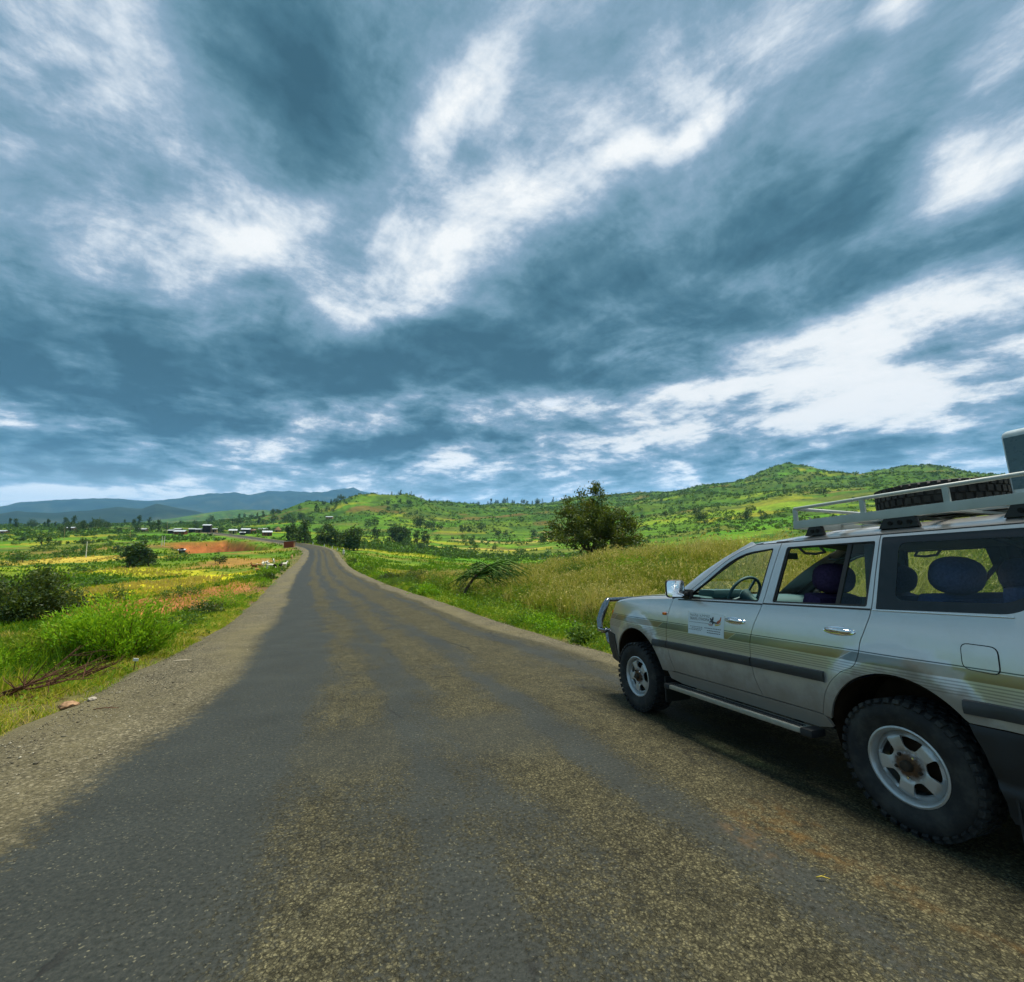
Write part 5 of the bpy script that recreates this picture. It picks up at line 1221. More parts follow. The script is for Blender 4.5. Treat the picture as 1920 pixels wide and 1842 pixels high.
def make_grass():
    rng = np.random.default_rng(5)
    # left verge: short, patchy
    n = 15000; s = rng.uniform(1, 1, n) * 0 + 2 + 58 * rng.beta(1.1, 2.2, n); t = -(4.35 + 9.5 * rng.beta(1.0, 1.7, n))
    x, y = road_xy(s, t); den = fbm(x / 1.6, y / 1.6, 3, 201) + .25 * sstep(4.3, 6.5, -t); keep = den > .47 + rng.uniform(0, .16, n); s, t = s[keep], t[keep]
    tc = fbm(*[q / 2.2 for q in road_xy(s, t)], 3, 202); s2, t2 = tufted(rng, s, t, 7, .06)
    x, y = road_xy(s2, t2); z = ground(x, y); r = np.hypot(x, y)
    big = np.repeat(sstep(.45, .65, fbm(*[q / 1.3 for q in road_xy(s, t)], 2, 207)), 7)
    h = rng.uniform(.07, .22, len(x)) * (1 + 1.4 * big) * (.45 + .75 * sstep(4.5, 6.5, -t2)) * (1 - .6 * sstep(13, 24, s2)); tint = np.clip(np.repeat(tc, 7) * 1.7 - .40 + rng.normal(size=len(x)) * .16, 0, 1)
    c = field_colour(x, y, z); ok = ~((c[:, 0] > 1.45 * c[:, 1]) & (s2 > 13) & (rng.uniform(size=len(x)) < .93)); x, y, z, h, r, tint = (q[ok] for q in (x, y, z, h, r, tint))
    grass_obj(*blades(x, y, z - .01, h, np.maximum(.008, .00135 * r), rng, tint, .6), M_GRASS)
    n = 9000; s = 1 + 40 * rng.beta(1.0, 2.0, n); left = rng.uniform(size=n) < .75; t = np.where(left, -(4.15 + 1.9 * rng.beta(1.3, 1.6, n)), 4.2 + .9 * rng.uniform(size=n)); x, y = road_xy(s, t)
    keep = fbm(x / .9, y / .9, 3, 205) + .12 * (np.abs(t) > 4.7) > .46; s, t = s[keep], t[keep]; s2, t2 = tufted(rng, s, t, 5, .05); x, y = road_xy(s2, t2); z = ground(x, y); r = np.hypot(x, y)
    grass_obj(*blades(x, y, z - .01, rng.uniform(.04, .17, len(x)), np.maximum(.006, .0010 * r), rng, np.clip(.52 + .9 * (fbm(x / 1.3, y / 1.3, 3, 206) - .45) + rng.normal(size=len(x)) * .22, 0, 1), 1.3), M_GRASS)
    # left: open field beyond, sparse taller tussocks
    n = 9000; u = rng.uniform(-120, 600, n); yy = 12 + 75 * rng.beta(1.1, 1.8, n); x = (u - 960) / F860 * yy; T, S, _ = road_near(x, yy); k = (T < -6) & (fbm(x / 5, yy / 5, 3, 203) > .45); x, yy = x[k], yy[k]
    x = np.repeat(x, 6) + rng.normal(size=len(x) * 6) * .12; yy = np.repeat(yy, 6) + rng.normal(size=len(yy) * 6) * .12
    z = ground(x, yy); r = np.hypot(x, yy); tc = fbm(x / 6, yy / 6, 3, 204)
    c = field_colour(x, yy, z); yel = np.clip((c[:, 0] - .12) * 3.2, 0, 1); soil = c[:, 0] > 1.45 * c[:, 1]; soil &= rng.uniform(size=len(x)) < .9; x, yy, z, r, tc, yel = (q[~soil] for q in (x, yy, z, r, tc, yel))
    grass_obj(*blades(x, yy, z - .02, rng.uniform(.10, .34, len(x)), .0016 * r, rng, np.clip(yel * .75 + tc * .55 - .12 + rng.normal(size=len(x)) * .10, 0, 1), .5), M_GRASS)
    # right verge: green weeds hard against the tarmac
    n = 9000; s = 3 + 105 * rng.beta(1.0, 2.2, n); t = 4.25 + 2.6 * rng.beta(1.1, 1.3, n)
    x, y = road_xy(s, t); keep = fbm(x / 1.4, y / 1.4, 3, 211) > .36 + rng.uniform(0, .14, n); s, t = s[keep], t[keep]
    s2, t2 = tufted(rng, s, t, 8, .07); x, y = road_xy(s2, t2); z = ground(x, y); r = np.hypot(x, y)
    h = rng.uniform(.08, .30, len(x)) * (.35 + .8 * sstep(4.3, 5.6, t2)); tint = np.clip(fbm(x / 2.6, y / 2.6, 3, 212) * 1.3 - .38 + rng.normal(size=len(x)) * .13, 0, 1)
    grass_obj(*blades(x, y, z - .01, h, np.maximum(.008, .0014 * r), rng, tint, .7), M_GRASS)
    # right: tall seeding grass on the bank
    n = 15000; s = 1 + 62 * rng.beta(1.05, 1.9, n); t = 7.3 + 19 * rng.beta(.9, 1.9, n)
    x, y = road_xy(s, t); keep = (fbm(x / 2.3, y / 2.3, 3, 221) > .36) & (y < 46 + 10 * fbm(x / 5, y / 5, 2, 223)); s, t = s[keep], t[keep]
    per = 10; s2, t2 = tufted(rng, s, t, per, .12); x, y = road_xy(s2, t2); z = ground(x, y); r = np.hypot(x, y); tx, ty = road_xy(s, t)
    tall = np.repeat(fbm(tx / 3.4, ty / 3.4, 3, 222), per); tus = np.repeat(fbm(tx / 1.3, ty / 1.3, 2, 225), per); near = sstep(6.4, 7.8, t2)
    h = rng.uniform(.45, 1.05, len(x)) * (.30 + .75 * tall + 1.1 * tus ** 1.3) * (.45 + .65 * near) * (.75 + .5 * sstep(0, 14, x))
    tint = np.clip((tall - .5) * 1.3 + (tus - .5) * .9 + .50 + rng.normal(size=len(x)) * .16, 0, 1)
    grass_obj(*blades(x, y, z - .02, h, np.maximum(.007, .0013 * r), rng, tint, .60), M_STRAW)
    # their feathery heads
    k = rng.uniform(size=len(x)) < .20; a = rng.normal(size=(k.sum(), 3)); xx, yq, zz, hh = x[k], y[k], z[k], h[k]
    P = np.stack([xx + .22 * hh + a[:, 0] * .10, yq + a[:, 1] * .10, zz + hh * .96 + a[:, 2] * .07], 1)
    P = np.repeat(P, 3, 0) + rng.normal(size=(len(P) * 3, 3)) * .035
    V, F, tt = leaves(P, .13, .0011 * np.hypot(P[:, 0], P[:, 1]) + .006, rng, np.array([[.4, 0, .8]]), .4, np.clip(rng.normal(size=len(P)) * .15 + .82, 0, 1))
    grass_obj(V, F, tt, M_STRAW)
    # rough grass across the near fields on both sides, to break the surface up
    n = 26000; az = np.radians(rng.uniform(-52, 46, n)); r = 40 * (260 / 40) ** rng.uniform(0, 1, n); x, y = r * np.sin(az), r * np.cos(az); T, S, _ = road_near(x, y)
    k = (np.abs(T) > 5.2) & (fbm(x / 9, y / 9, 4, 231) > .43); x, y, r = x[k], y[k], r[k]; x = np.repeat(x, 3) + rng.normal(size=len(x) * 3) * .004 * np.repeat(r, 3); y = np.repeat(y, 3) + rng.normal(size=len(y) * 3) * .004 * np.repeat(r, 3); r = np.hypot(x, y); z = ground(x, y); c = field_colour(x, y, z); soil = (c[:, 0] > 1.45 * c[:, 1]) & (rng.uniform(size=len(x)) < .9); x, y, z, r, c = (q[~soil] for q in (x, y, z, r, c))
    grass_obj(*blades(x, y, z - .03, rng.uniform(.12, .40, len(x)) * (1 + r / 260), .0022 * r, rng, np.clip((c[:, 0] - .06) * 3.0 + rng.normal(size=len(x)) * .10, 0, 1), .5), M_GRASS)
make_grass()

# ---- leafy weeds crowding the edges of the road
def weeds():
    rng = np.random.default_rng(15); n = 5200; s = 1 + 95 * rng.beta(1.0, 2.3, n); right = rng.uniform(size=n) < .68
    t = np.where(right, 4.45 + 3.0 * rng.beta(1.2, 1.6, n), -(4.6 + 7.5 * rng.beta(1.1, 1.6, n))); x, y = road_xy(s, t); k = fbm(x / 1.9, y / 1.9, 3, 241) > np.where(right, .44, .52); s, t, right = s[k], t[k], right[k]; x, y = road_xy(s, t); z = ground(x, y); c = field_colour(x, y, z); ok = ~((c[:, 0] > 1.45 * c[:, 1]) & (s > 13)); s, t, right, x, y, z = (q[ok] for q in (s, t, right, x, y, z)); n = len(x)
    hh = rng.uniform(.14, .42, n) * (.45 + .9 * sstep(4.4, 5.8, np.abs(t))) * np.where(right, 1.45, 1.0); per = 26; d = unit(rng.normal(size=(n * per, 3))); d[:, 2] = np.abs(d[:, 2]); H = np.repeat(hh, per)
    P = np.repeat(np.stack([x, y, z], 1), per, 0) + d * H[:, None] * np.array([.75, .75, .95]) * rng.uniform(.3, 1, (n * per, 1)); r = np.hypot(P[:, 0], P[:, 1]); L = np.maximum(.055, .0042 * r)
    V, F, tt = leaves(P, L, L * .55, rng, d, .35, np.clip(np.repeat(fbm(x / 3, y / 3, 2, 242) * 1.4 - .35 + rng.normal(size=n) * .2, per) + rng.normal(size=n * per) * .12, 0, 1))
    tag(finish('weeds', fast_mesh('weeds', V, F, {'tint': tt}), LEAF['weed']), kind='stuff')
weeds()
def undergrowth():
    rng = np.random.default_rng(16); n = 5600; s = 2 + 60 * rng.beta(1.0, 1.8, n); t = 7.0 + 18 * rng.beta(.9, 1.8, n); x, y = road_xy(s, t); k = (fbm(x / 2.6, y / 2.6, 3, 251) > .51) & (y < 48); x, y = x[k], y[k]; z = ground(x, y); n = len(x)
    hh = rng.uniform(.45, 1.45, n); per = 56; d = unit(rng.normal(size=(n * per, 3))); d[:, 2] = np.abs(d[:, 2]); H = np.repeat(hh, per)
    P = np.repeat(np.stack([x, y, z], 1), per, 0) + d * H[:, None] * np.array([.50, .50, 1.0]) * rng.uniform(.3, 1, (n * per, 1)); r = np.hypot(P[:, 0], P[:, 1]); L = np.maximum(.06, .0042 * r)
    V, F, tt = leaves(P, L, L * .42, rng, d, .5, np.clip(np.repeat(rng.uniform(0, .8, n), per) + rng.normal(size=n * per) * .12, 0, 1))
    tag(finish('undergrowth', fast_mesh('undergrowth', V, F, {'tint': tt}), LEAF['mid2']), kind='stuff')
undergrowth()

# ---- the single bushes near the road
def shrub(label, u, y, rx, h, kind, seed, n=2600, L=.075, Wd=.032, k=34, sig=.16, up=.25, low=.10, shell=.78, group=None, stems=7, name='shrub', cat='shrub', ry=None):
    rng = np.random.default_rng(seed); x, y, z = at(u, y); o = empty(name, (x, y, z))
    C = clumps(rng, k, rx, ry or rx * .9, h, low, shell); m = MB()
    for i in range(stems):
        c = C[rng.integers(0, k)]; m.tube([(c[0] * .08, c[1] * .08, -.08), (c[0] * .35 + rng.normal() * .04, c[1] * .35, c[2] * .45), tuple(c)], [.024 * h, .016 * h, .005], 5)
    m.build('stem', M_BARK, o)
    crown('foliage', rng, C, sig, n, L, Wd, LEAF[kind], o, up)
    return tag(o, label, cat, group)
shrub('dark olive shrub at the far left edge beyond the bright feathery bush', 52, 20.0, 2.2, 2.75, 'dark', 11, 12000, .14, .075, 80, .26, .2, .05)
def feathery(label, u, y, rx, h, seed, n=1500, kind='bright', stems=26):
    """upright wands thick with narrow leaves"""
    rng = np.random.default_rng(seed); x, y, z = at(u, y); o = empty('feathery_bush', (x, y, z)); m = MB(); P = []; O = []
    for i in range(stems):
        a = rng.uniform(0, 2 * np.pi); q = rx * rng.uniform(.1, 1) ** .6; hh = h * rng.uniform(.6, 1.05) * (1 - .35 * (q / rx) ** 2)
        b = np.array([math.cos(a) * q * .45, math.sin(a) * q * .45, -.06]); e = np.array([math.cos(a) * q, math.sin(a) * q, hh]); mid = (b + e) / 2 + np.array([math.cos(a), math.sin(a), .3]) * .06
        m.tube([tuple(b), tuple(mid), tuple(b * .12 + e * .88)], [.009, .006, .002], 5)
        for j in range(max(1, n // stems)):
            f = rng.uniform(.08, 1.02); p = (1 - f) ** 2 * b + 2 * f * (1 - f) * mid + f * f * e; P.append(p + rng.normal(size=3) * np.array([.075, .075, .05])); O.append((e - b) / np.linalg.norm(e - b) + np.array([math.cos(a), math.sin(a), 0]) * .5)
    m.build('stem', M_TWIG, o); P = np.array(P); O = np.array(O)
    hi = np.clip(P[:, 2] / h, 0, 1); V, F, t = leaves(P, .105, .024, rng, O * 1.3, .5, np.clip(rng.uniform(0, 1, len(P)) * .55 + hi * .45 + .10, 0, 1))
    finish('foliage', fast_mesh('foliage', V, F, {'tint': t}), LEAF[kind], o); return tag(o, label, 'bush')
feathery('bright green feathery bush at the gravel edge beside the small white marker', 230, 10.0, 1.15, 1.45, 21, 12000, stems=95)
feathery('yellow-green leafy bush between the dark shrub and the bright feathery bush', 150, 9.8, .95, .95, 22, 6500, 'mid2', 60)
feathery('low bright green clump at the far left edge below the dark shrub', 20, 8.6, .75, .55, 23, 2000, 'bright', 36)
shrub('bright green rounded bush on the left verge halfway to the goats', 432, 24.0, 1.25, 1.15, 'bright', 24, 2600, .085, .030, 30, .20, .35)
shrub('small bright green bush on the left verge just before the goats', 495, 38.0, 1.0, .95, 'bright', 25, 1300, .10, .04, 20, .18)
shrub('tiny dark green bush on the left verge in front of the goats', 527, 66.0, .8, .75, 'mid', 26, 500, .13, .06, 12, .16)
shrub('dark green bush at the right verge nearest the bend', 757, 37.0, 1.35, 1.25, 'mid', 27, 2200, .10, .045, 30, .2)
shrub('bluish dark bush behind the right verge bush nearest the bend', 782, 42.0, 1.3, 1.55, 'dark', 28, 1800, .11, .05, 26, .22)
shrub('light green rounded bush left of the spreading bare-limbed tree', 853, 33.5, 1.0, 1.45, 'bright', 29, 2400, .085, .032, 28, .18)
shrub('low grey-green bush under the spreading bare-limbed tree', 902, 31.0, 1.3, .75, 'dark', 30, 1500, .08, .035, 26, .18)
shrub('leafy dark green bush at the tarmac edge in front of the bull bar', 1098, 12.3, .55, .50, 'mid', 31, 1500, .085, .05, 22, .11)
shrub('pale green broad-leaved weed at the tarmac edge near the bull bar', 1045, 14.6, .80, .42, 'bright', 32, 1300, .075, .05, 22, .12)
shrub('green weed clump on the right verge before the tall grass', 985, 18.0, .85, .45, 'mid', 33, 1100, .075, .045, 22, .13)
shrub('green bush growing out of the tall grass below the big tree', 1085, 27.0, 1.4, 1.5, 'mid', 34, 2200, .095, .045, 28, .24)
shrub('yellow-green bush in the tall grass right of the big tree', 1180, 24.0, 1.3, 1.25, 'bright', 35, 1900, .085, .035, 28, .24)
shrub('green bush in the tall grass behind the door mirror', 1258, 20.0, 1.1, 1.05, 'mid', 36, 1700, .075, .03, 24, .2)
shrub('bright leafy bush on the right verge between the weed clump and the bull bar', 1010, 16.2, .75, .62, 'bright', 38, 1500, .08, .045, 22, .13)
shrub('dense mid-green bush on the right verge left of the pale weed', 945, 20.6, .9, .75, 'mid2', 39, 1500, .08, .04, 22, .15)
shrub('grassy green bush behind the roof line of the car', 1330, 26.0, 1.3, 1.2, 'bright', 37, 1500, .085, .035, 24, .22)
for i, (u, y, rx, h, kd, lb) in enumerate([(690, 62, .9, .8, 'mid', 'small bush first on the right verge past the bend'), (676, 78, .9, .8, 'bright', 'pale small bush on the right verge close to the person in white'), (662, 95, 1.0, .9, 'mid', 'dark small bush at the feet of the person in white'),
    (712, 52, .9, .7, 'bright', 'bright low bush on the right verge of the straight'), (735, 45, 1.1, 1.0, 'dark', 'dark round bush on the right verge left of the twin bushes'), (815, 34, 1.0, 1.0, 'mid', 'round green bush on the right verge right of the twin bushes'), (880, 29, .9, .8, 'dark', 'small dark bush behind the foot of the spreading bare-limbed tree'), (965, 24, 1.1, 1.1, 'mid2', 'yellow-green bush at the near end of the tall grass bank'), (800, 28, .8, .6, 'bright', 'bright low weed bush on the right verge opposite the tilled plot'), (920, 21.5, .75, .55, 'mid', 'green weed bush on the right verge below the spreading tree'),
    (395, 21, .8, .55, 'dark', 'grey-green low bush on the left verge before the tilled plot'), (360, 17, .8, .5, 'mid', 'low green tussock bush on the left verge near the small stone'), (345, 34, 1.6, .9, 'mid', 'green bush at the near rim of the yellow field'), (215, 30, 1.6, 1.2, 'mid', 'green bush behind the yellow field at the left'),
    (120, 40, 2.4, 2.2, 'mid', 'leafy bush behind the dark olive shrub'), (505, 49, .7, .5, 'dark', 'dim little bush on the left verge just short of the goats')]):
    shrub(lb, u, y, rx, h, kd, 60 + i, 900, .0045 * y * .7 + .04, .0022 * y * .7 + .02, 16, .2)

# ---- the big tree on the right
def big_tree():
    rng = np.random.default_rng(77); x, y, z = at(1109, 42.0); o = empty('spreading_tree', (x, y, z)); o.scale = (1.06, 1.06, 1.10); m = MB(); tips = []
    m.tube([(0, 0, -.3), (.05, 0, .5), (-.05, .05, 1.1)], [.34, .26, .22], 10)
    for k in range(6):
        a = 2 * math.pi * k / 6 + rng.uniform(-.3, .3); branch(m, (-.05, .05, 1.0 + .06 * k), (math.cos(a) * .95, math.sin(a) * .95, .75 + .5 * (k % 2)), 1.75, .13, rng, 2, tips, .5)
    m.build('trunk', M_BARK, o, auto=60)
    C = np.array([t_ for t_ in tips]); dome = clumps(rng, 105, 4.1, 3.7, 6.2, .26, .80); dome[:, 2] = np.clip(dome[:, 2] + .2, .4, 6.2)
    dome = dome[~((np.hypot(dome[:, 0], dome[:, 1]) < 2.2) & (dome[:, 2] < 2.3))]
    top = np.array([(.3, 0, 6.25), (.45, .1, 6.5), (-.8, 0, 6.1), (1.0, .2, 6.0), (-2.0, 0, 5.6), (.40, 0, 6.75)])
    C = np.vstack([C, dome, dome[rng.integers(0, len(dome), 26)] * np.array([1.12, 1.12, 1.03]), top])
    crown('crown', rng, C, .29, 17500, .25, .115, LEAF['bronze'], o, .05, .6, np.array([0, 0, 2.6]))
    tag(o, 'dense dark bronze-green tree with a low spreading crown standing above the tall grass', 'tree')
big_tree()
# ---- the bare-limbed succulent tree leaning over the verge
def candelabra():
    rng = np.random.default_rng(78); x, y, z = at(872, 27.5); o = empty('leaning_tree', (x, y, z)); o.scale = (1.1, 1.1, 1.32); m = MB()
    m.tube([(-.2, 0, -.1), (.1, 0, .55), (.5, 0, 1.05), (1.0, 0, 1.45), (1.35, 0, 1.62)], [.085, .075, .065, .055, .045], 8); m.build('trunk', M_BARK, o, auto=60)
    arm = leaf_mat('grey_green_succulent', [(0, (.045, .110, .014)), (.5, (.080, .170, .018)), (1, (.140, .230, .030))], .15)
    for k in range(46):
        f = rng.uniform(.15, 1); b = Vector((lerp(.3, 1.45, f), 0, lerp(.85, 1.66, f))); a = rng.uniform(-1.1, 1.1) if k % 3 else rng.uniform(2.2, 4.0)
        d = Vector((math.cos(a), math.sin(a) * .9, rng.uniform(-.12, .22))); ln = rng.uniform(.7, 2.1) * (1.2 if k % 3 else .75); q = MB()
        p1 = b + d * ln * .5 + Vector((0, 0, .10)); p2 = b + d * ln + Vector((0, 0, -.20 * ln + .06)); q.tube([b, p1, p2], [.036, .030, .013], 6)
        for j in range(3):
            g = rng.uniform(.35, .8); bb = b.lerp(p2, g) + Vector((0, 0, .06)); q.tube([bb, bb + Vector(rng.normal(size=3)) * .12 + d * .18 + Vector((0, 0, -.10)), bb + d * .34 + Vector(rng.normal(size=3)) * .12 + Vector((0, 0, -.26))], [.026, .022, .010], 5)
        oo = q.build('limb', arm, o, smooth=True); at_ = oo.data.attributes.new('tint', 'FLOAT', 'POINT'); at_.data.foreach_set('value', np.full(len(oo.data.vertices), rng.uniform(), np.float32))
    tag(o, 'low leaning tree with bare drooping succulent limbs on the right verge', 'tree')
candelabra()

# ---- trees farther off: one mesh each, copied
def far_tree_mesh(kind, seed):
    rng = np.random.default_rng(seed); m = MB()
    if kind == 'tall':                                         # eucalyptus: narrow, several storeys of leaf
        m.tube([(0, 0, -.06), (.01, 0, .3), (0, .01, .9)], [.022, .016, .006], 5)
        C = np.stack([rng.normal(size=26) * .085, rng.normal(size=26) * .085, .07 + .86 * rng.uniform(size=26)], 1); C[:, :2] *= (1.35 - C[:, 2:3] * .85); n, L, W_, sg = 480, .085, .045, .055
    elif kind == 'round':
        m.tube([(0, 0, -.06), (.01, 0, .25), (0, .02, .6)], [.035, .028, .012], 5)
        C = clumps(rng, 26, .50, .48, .95, .18, .75); n, L, W_, sg = 380, .11, .065, .085
    elif kind == 'pine':
        m.tube([(0, 0, -.06), (0, 0, .95)], [.022, .004], 5)
        q = rng.uniform(.1, 1, 30); a = rng.uniform(0, 6.28, 30); C = np.stack([np.cos(a) * .22 * (1.05 - q), np.sin(a) * .22 * (1.05 - q), q], 1); n, L, W_, sg = 300, .09, .045, .035
    else:
        m.tube([(0, 0, -.06), (.02, 0, .4)], [.03, .01], 5); C = clumps(rng, 18, .62, .60, .92, .05, .8); n, L, W_, sg = 300, .13, .075, .11
    ci = rng.integers(0, len(C), n); P = C[ci] + rng.normal(size=(n, 3)) * sg; ct = rng.uniform(0, 1, len(C))
    V, F, t = leaves(P, L, W_, rng, unit(P - np.array([0, 0, .45])), .1, np.clip(ct[ci] * .5 + rng.uniform(0, .5, n), 0, 1))
    me = fast_mesh('crown', V, F, {'tint': t}); me.materials.append(LEAF['far2' if kind in ('shrub',) else 'far'])
    tk = D.meshes.new('trunk'); tk.from_pydata(m.v, [], m.f); tk.materials.append(M_BARK); return me, tk
PROTO = {k: [far_tree_mesh(k, 300 + 10 * i + j) for j in range(4)] for i, k in enumerate(('tall', 'round', 'pine', 'shrub'))}
TREE_NAME = {'tall': 'slender_tree', 'round': 'round_tree', 'pine': 'conifer_tree', 'shrub': 'shrub'}
trng = np.random.default_rng(91)
def put_tree(kind, u, y, h, label, group, wide=1.0, zoff=0.0):
    x, y, z = at(u, y); me, tk = PROTO[kind][int(trng.integers(0, 4))]; o = D.objects.new(TREE_NAME[kind], None); COL.objects.link(o)
    link(D.objects.new('crown', me), o); link(D.objects.new('trunk', tk), o)
    o.location = (x, y, z + zoff); o.rotation_euler = (0, 0, trng.uniform(0, 6.28)); q = h * trng.uniform(.92, 1.08); o.scale = (q * wide, q * wide, q)
    return tag(o, label, 'shrub' if kind == 'shrub' else 'tree', group)
_T = 'twenty thirty forty fifty'.split()
ORD = 'first second third fourth fifth sixth seventh eighth ninth tenth eleventh twelfth thirteenth fourteenth fifteenth sixteenth seventeenth eighteenth nineteenth twentieth'.split()
ORD += [f'{t_}-{o_}' if j else {'twenty': 'thirtieth', 'thirty': 'fortieth', 'forty': 'fiftieth', 'fifty': 'sixtieth'}[t_] for t_ in _T for j, o_ in [(1, q) for q in ORD[:9]] + [(0, '')]]
def row(kind, items, what, group, wide=1.0):
    """a row that can be counted off from the left"""
    for i, (u, y, h) in enumerate(sorted(items)): put_tree(kind, u, y, h, f'{ORD[i]} from the left of {what}', group, wide)
row('tall', [(541, 178, 6.6), (548, 183, 7.2), (556, 188, 6.0), (563, 182, 5.4), (572, 180, 9.0), (578, 186, 6.2)], 'the dark slender trees above the bend', 'slender trees above the bend', 1.15)
row('tall', [(600, 196, 7.4), (607, 190, 8.6), (614, 186, 9.0), (622, 188, 8.2), (630, 182, 7.0), (638, 190, 6.6), (648, 186, 7.2), (656, 182, 9.4), (664, 180, 10.6), (671, 184, 9.8)], 'the eucalyptus trees right of the bend', 'eucalyptus trees right of the bend', 1.3)
row('tall', [(702, 330, 9), (708, 336, 7.5), (736, 320, 11), (742, 322, 12), (748, 326, 12.5), (754, 322, 11.5), (760, 324, 12), (766, 320, 10), (782, 322, 9.5), (796, 326, 10.5), (803, 330, 8)], 'the dark tree rows below the central hill', 'tree rows below the central hill', 1.3)
row('round', [(690, 560, 12), (702, 570, 13), (780, 560, 15), (788, 566, 17), (800, 540, 12), (809, 575, 14), (823, 570, 12), (868, 520, 13), (880, 530, 11), (903, 560, 14), (934, 500, 11), (948, 506, 9), (1003, 470, 10), (1018, 380, 11)], 'the round dark trees among the central terraces', 'round trees among the central terraces', .85)
put_tree('round', 415, 98, 2.6, 'single small round-topped tree standing alone behind the goats', None, 1.35)
row('tall', [(247, 96, 4.2), (256, 100, 5.4), (266, 97, 5.6), (276, 101, 4.4), (283, 98, 3.4)], 'the dark tree clump behind the yellow field', 'tree clump behind the yellow field', 1.9)
put_tree('shrub', 163, 88, 2.2, 'wide blackish bush at the foot of the pale pole in the plain', None, 1.7)
put_tree('round', 93, 76, 3.0, 'lone round tree on the straw-coloured field at the left', None, .8)
put_tree('round', 80, 210, 7.0, 'broad dark tree in the green fields at the far left', None, 1.0)
put_tree('round', 160, 190, 4.5, 'small round tree above the pale pole in the plain', None, .7)
put_tree('shrub', 336, 118, 3.0, 'dark thicket below the red earth bank', None, 1.5); put_tree('shrub', 190, 60, 1.8, 'green thicket between the yellow field and the plain', None, 1.6)
put_tree('pine', 750, 885, 12, 'tallest single conifer on top of the central hill', None, 1.1); put_tree('pine', 733, 880, 9, 'shorter conifer on top of the central hill, left of the tallest', None, 1.1)
def scatter(kinds, n, u0, u1, y0, y1, h0, h1, what, group, seed, wide=1.0, minsep=0.0, mask=None):
    rng = np.random.default_rng(seed); got = []; tries = 0
    while len(got) < n and tries < 4000:
        tries += 1; u = rng.uniform(u0, u1); y = y0 * (y1 / y0) ** rng.uniform(); x = (u - 960) / F860 * y
        if mask is not None and not mask(x, y, rng): continue
        T, _, _ = road_near([x], [y])
        if abs(T[0]) < 7: continue
        got.append((u, y, rng.uniform(h0, h1), kinds[int(rng.integers(0, len(kinds)))]))
    for i, (u, y, h, kd) in enumerate(sorted(got)): put_tree(kd, u, y, h, f'{ORD[i]} from the left of {what}', group, wide)
cl = lambda sc, th, s: (lambda x, y, rng: fbm(np.array([x / sc]), np.array([y / sc]), 3, s)[0] > th)
scatter(['round', 'round', 'tall'], 30, 110, 420, 345, 480, 5, 10, 'the dark trees behind the tin-roofed village houses', 'trees behind the village', 401, .95, 0, cl(40, .45, 1))
scatter(['round', 'shrub', 'round'], 20, 400, 600, 300, 460, 3.5, 7, 'the bushy trees among the village gardens above the road', 'trees among the village gardens', 402, .95)
scatter(['shrub', 'round', 'shrub'], 34, -40, 330, 105, 330, 1.6, 4.0, 'the bushes dotted over the green plain at the left', 'bushes dotted over the plain', 403, 1.2, 0, cl(30, .46, 2))
scatter(['round', 'pine', 'round', 'tall'], 36, 560, 830, 700, 920, 5, 10, 'the dark trees on the slope of the central hill', 'trees on the central hill', 404, .9, 0, cl(60, .47, 3))
scatter(['pine', 'round', 'tall'], 40, 760, 1040, 1480, 1600, 13, 24, 'the tiny dark trees on the skyline ridge between the hills', 'trees along the skyline ridge', 405, .9)
scatter(['round', 'tall'], 34, 430, 640, 560, 1000, 8, 14, 'the dark trees on the wooded rise behind the village', 'trees on the rise behind the village', 406, .9)
scatter(['round', 'shrub'], 30, 640, 1030, 230, 620, 3, 7, 'the small trees scattered on the green middle terraces', 'trees scattered on the terraces', 407, 1.0, 0, cl(50, .45, 4))
scatter(['round', 'round', 'shrub'], 36, 1180, 1560, 330, 1050, 5, 10, 'the dark trees on the slope of the eastern hill', 'trees on the eastern hill', 408, .95, 0, cl(70, .46, 5))
scatter(['round', 'tall'], 26, -60, 400, 480, 1100, 8, 15, 'the dark trees on the plain below the blue mountains', 'trees below the blue mountains', 409, .95)
row('shrub', [(690 + 11 * i, 205 + 1.0 * i, 2.6) for i in range(20)], 'the dark hedge bushes in the green valley field', 'hedge bushes in the valley field', 1.4)

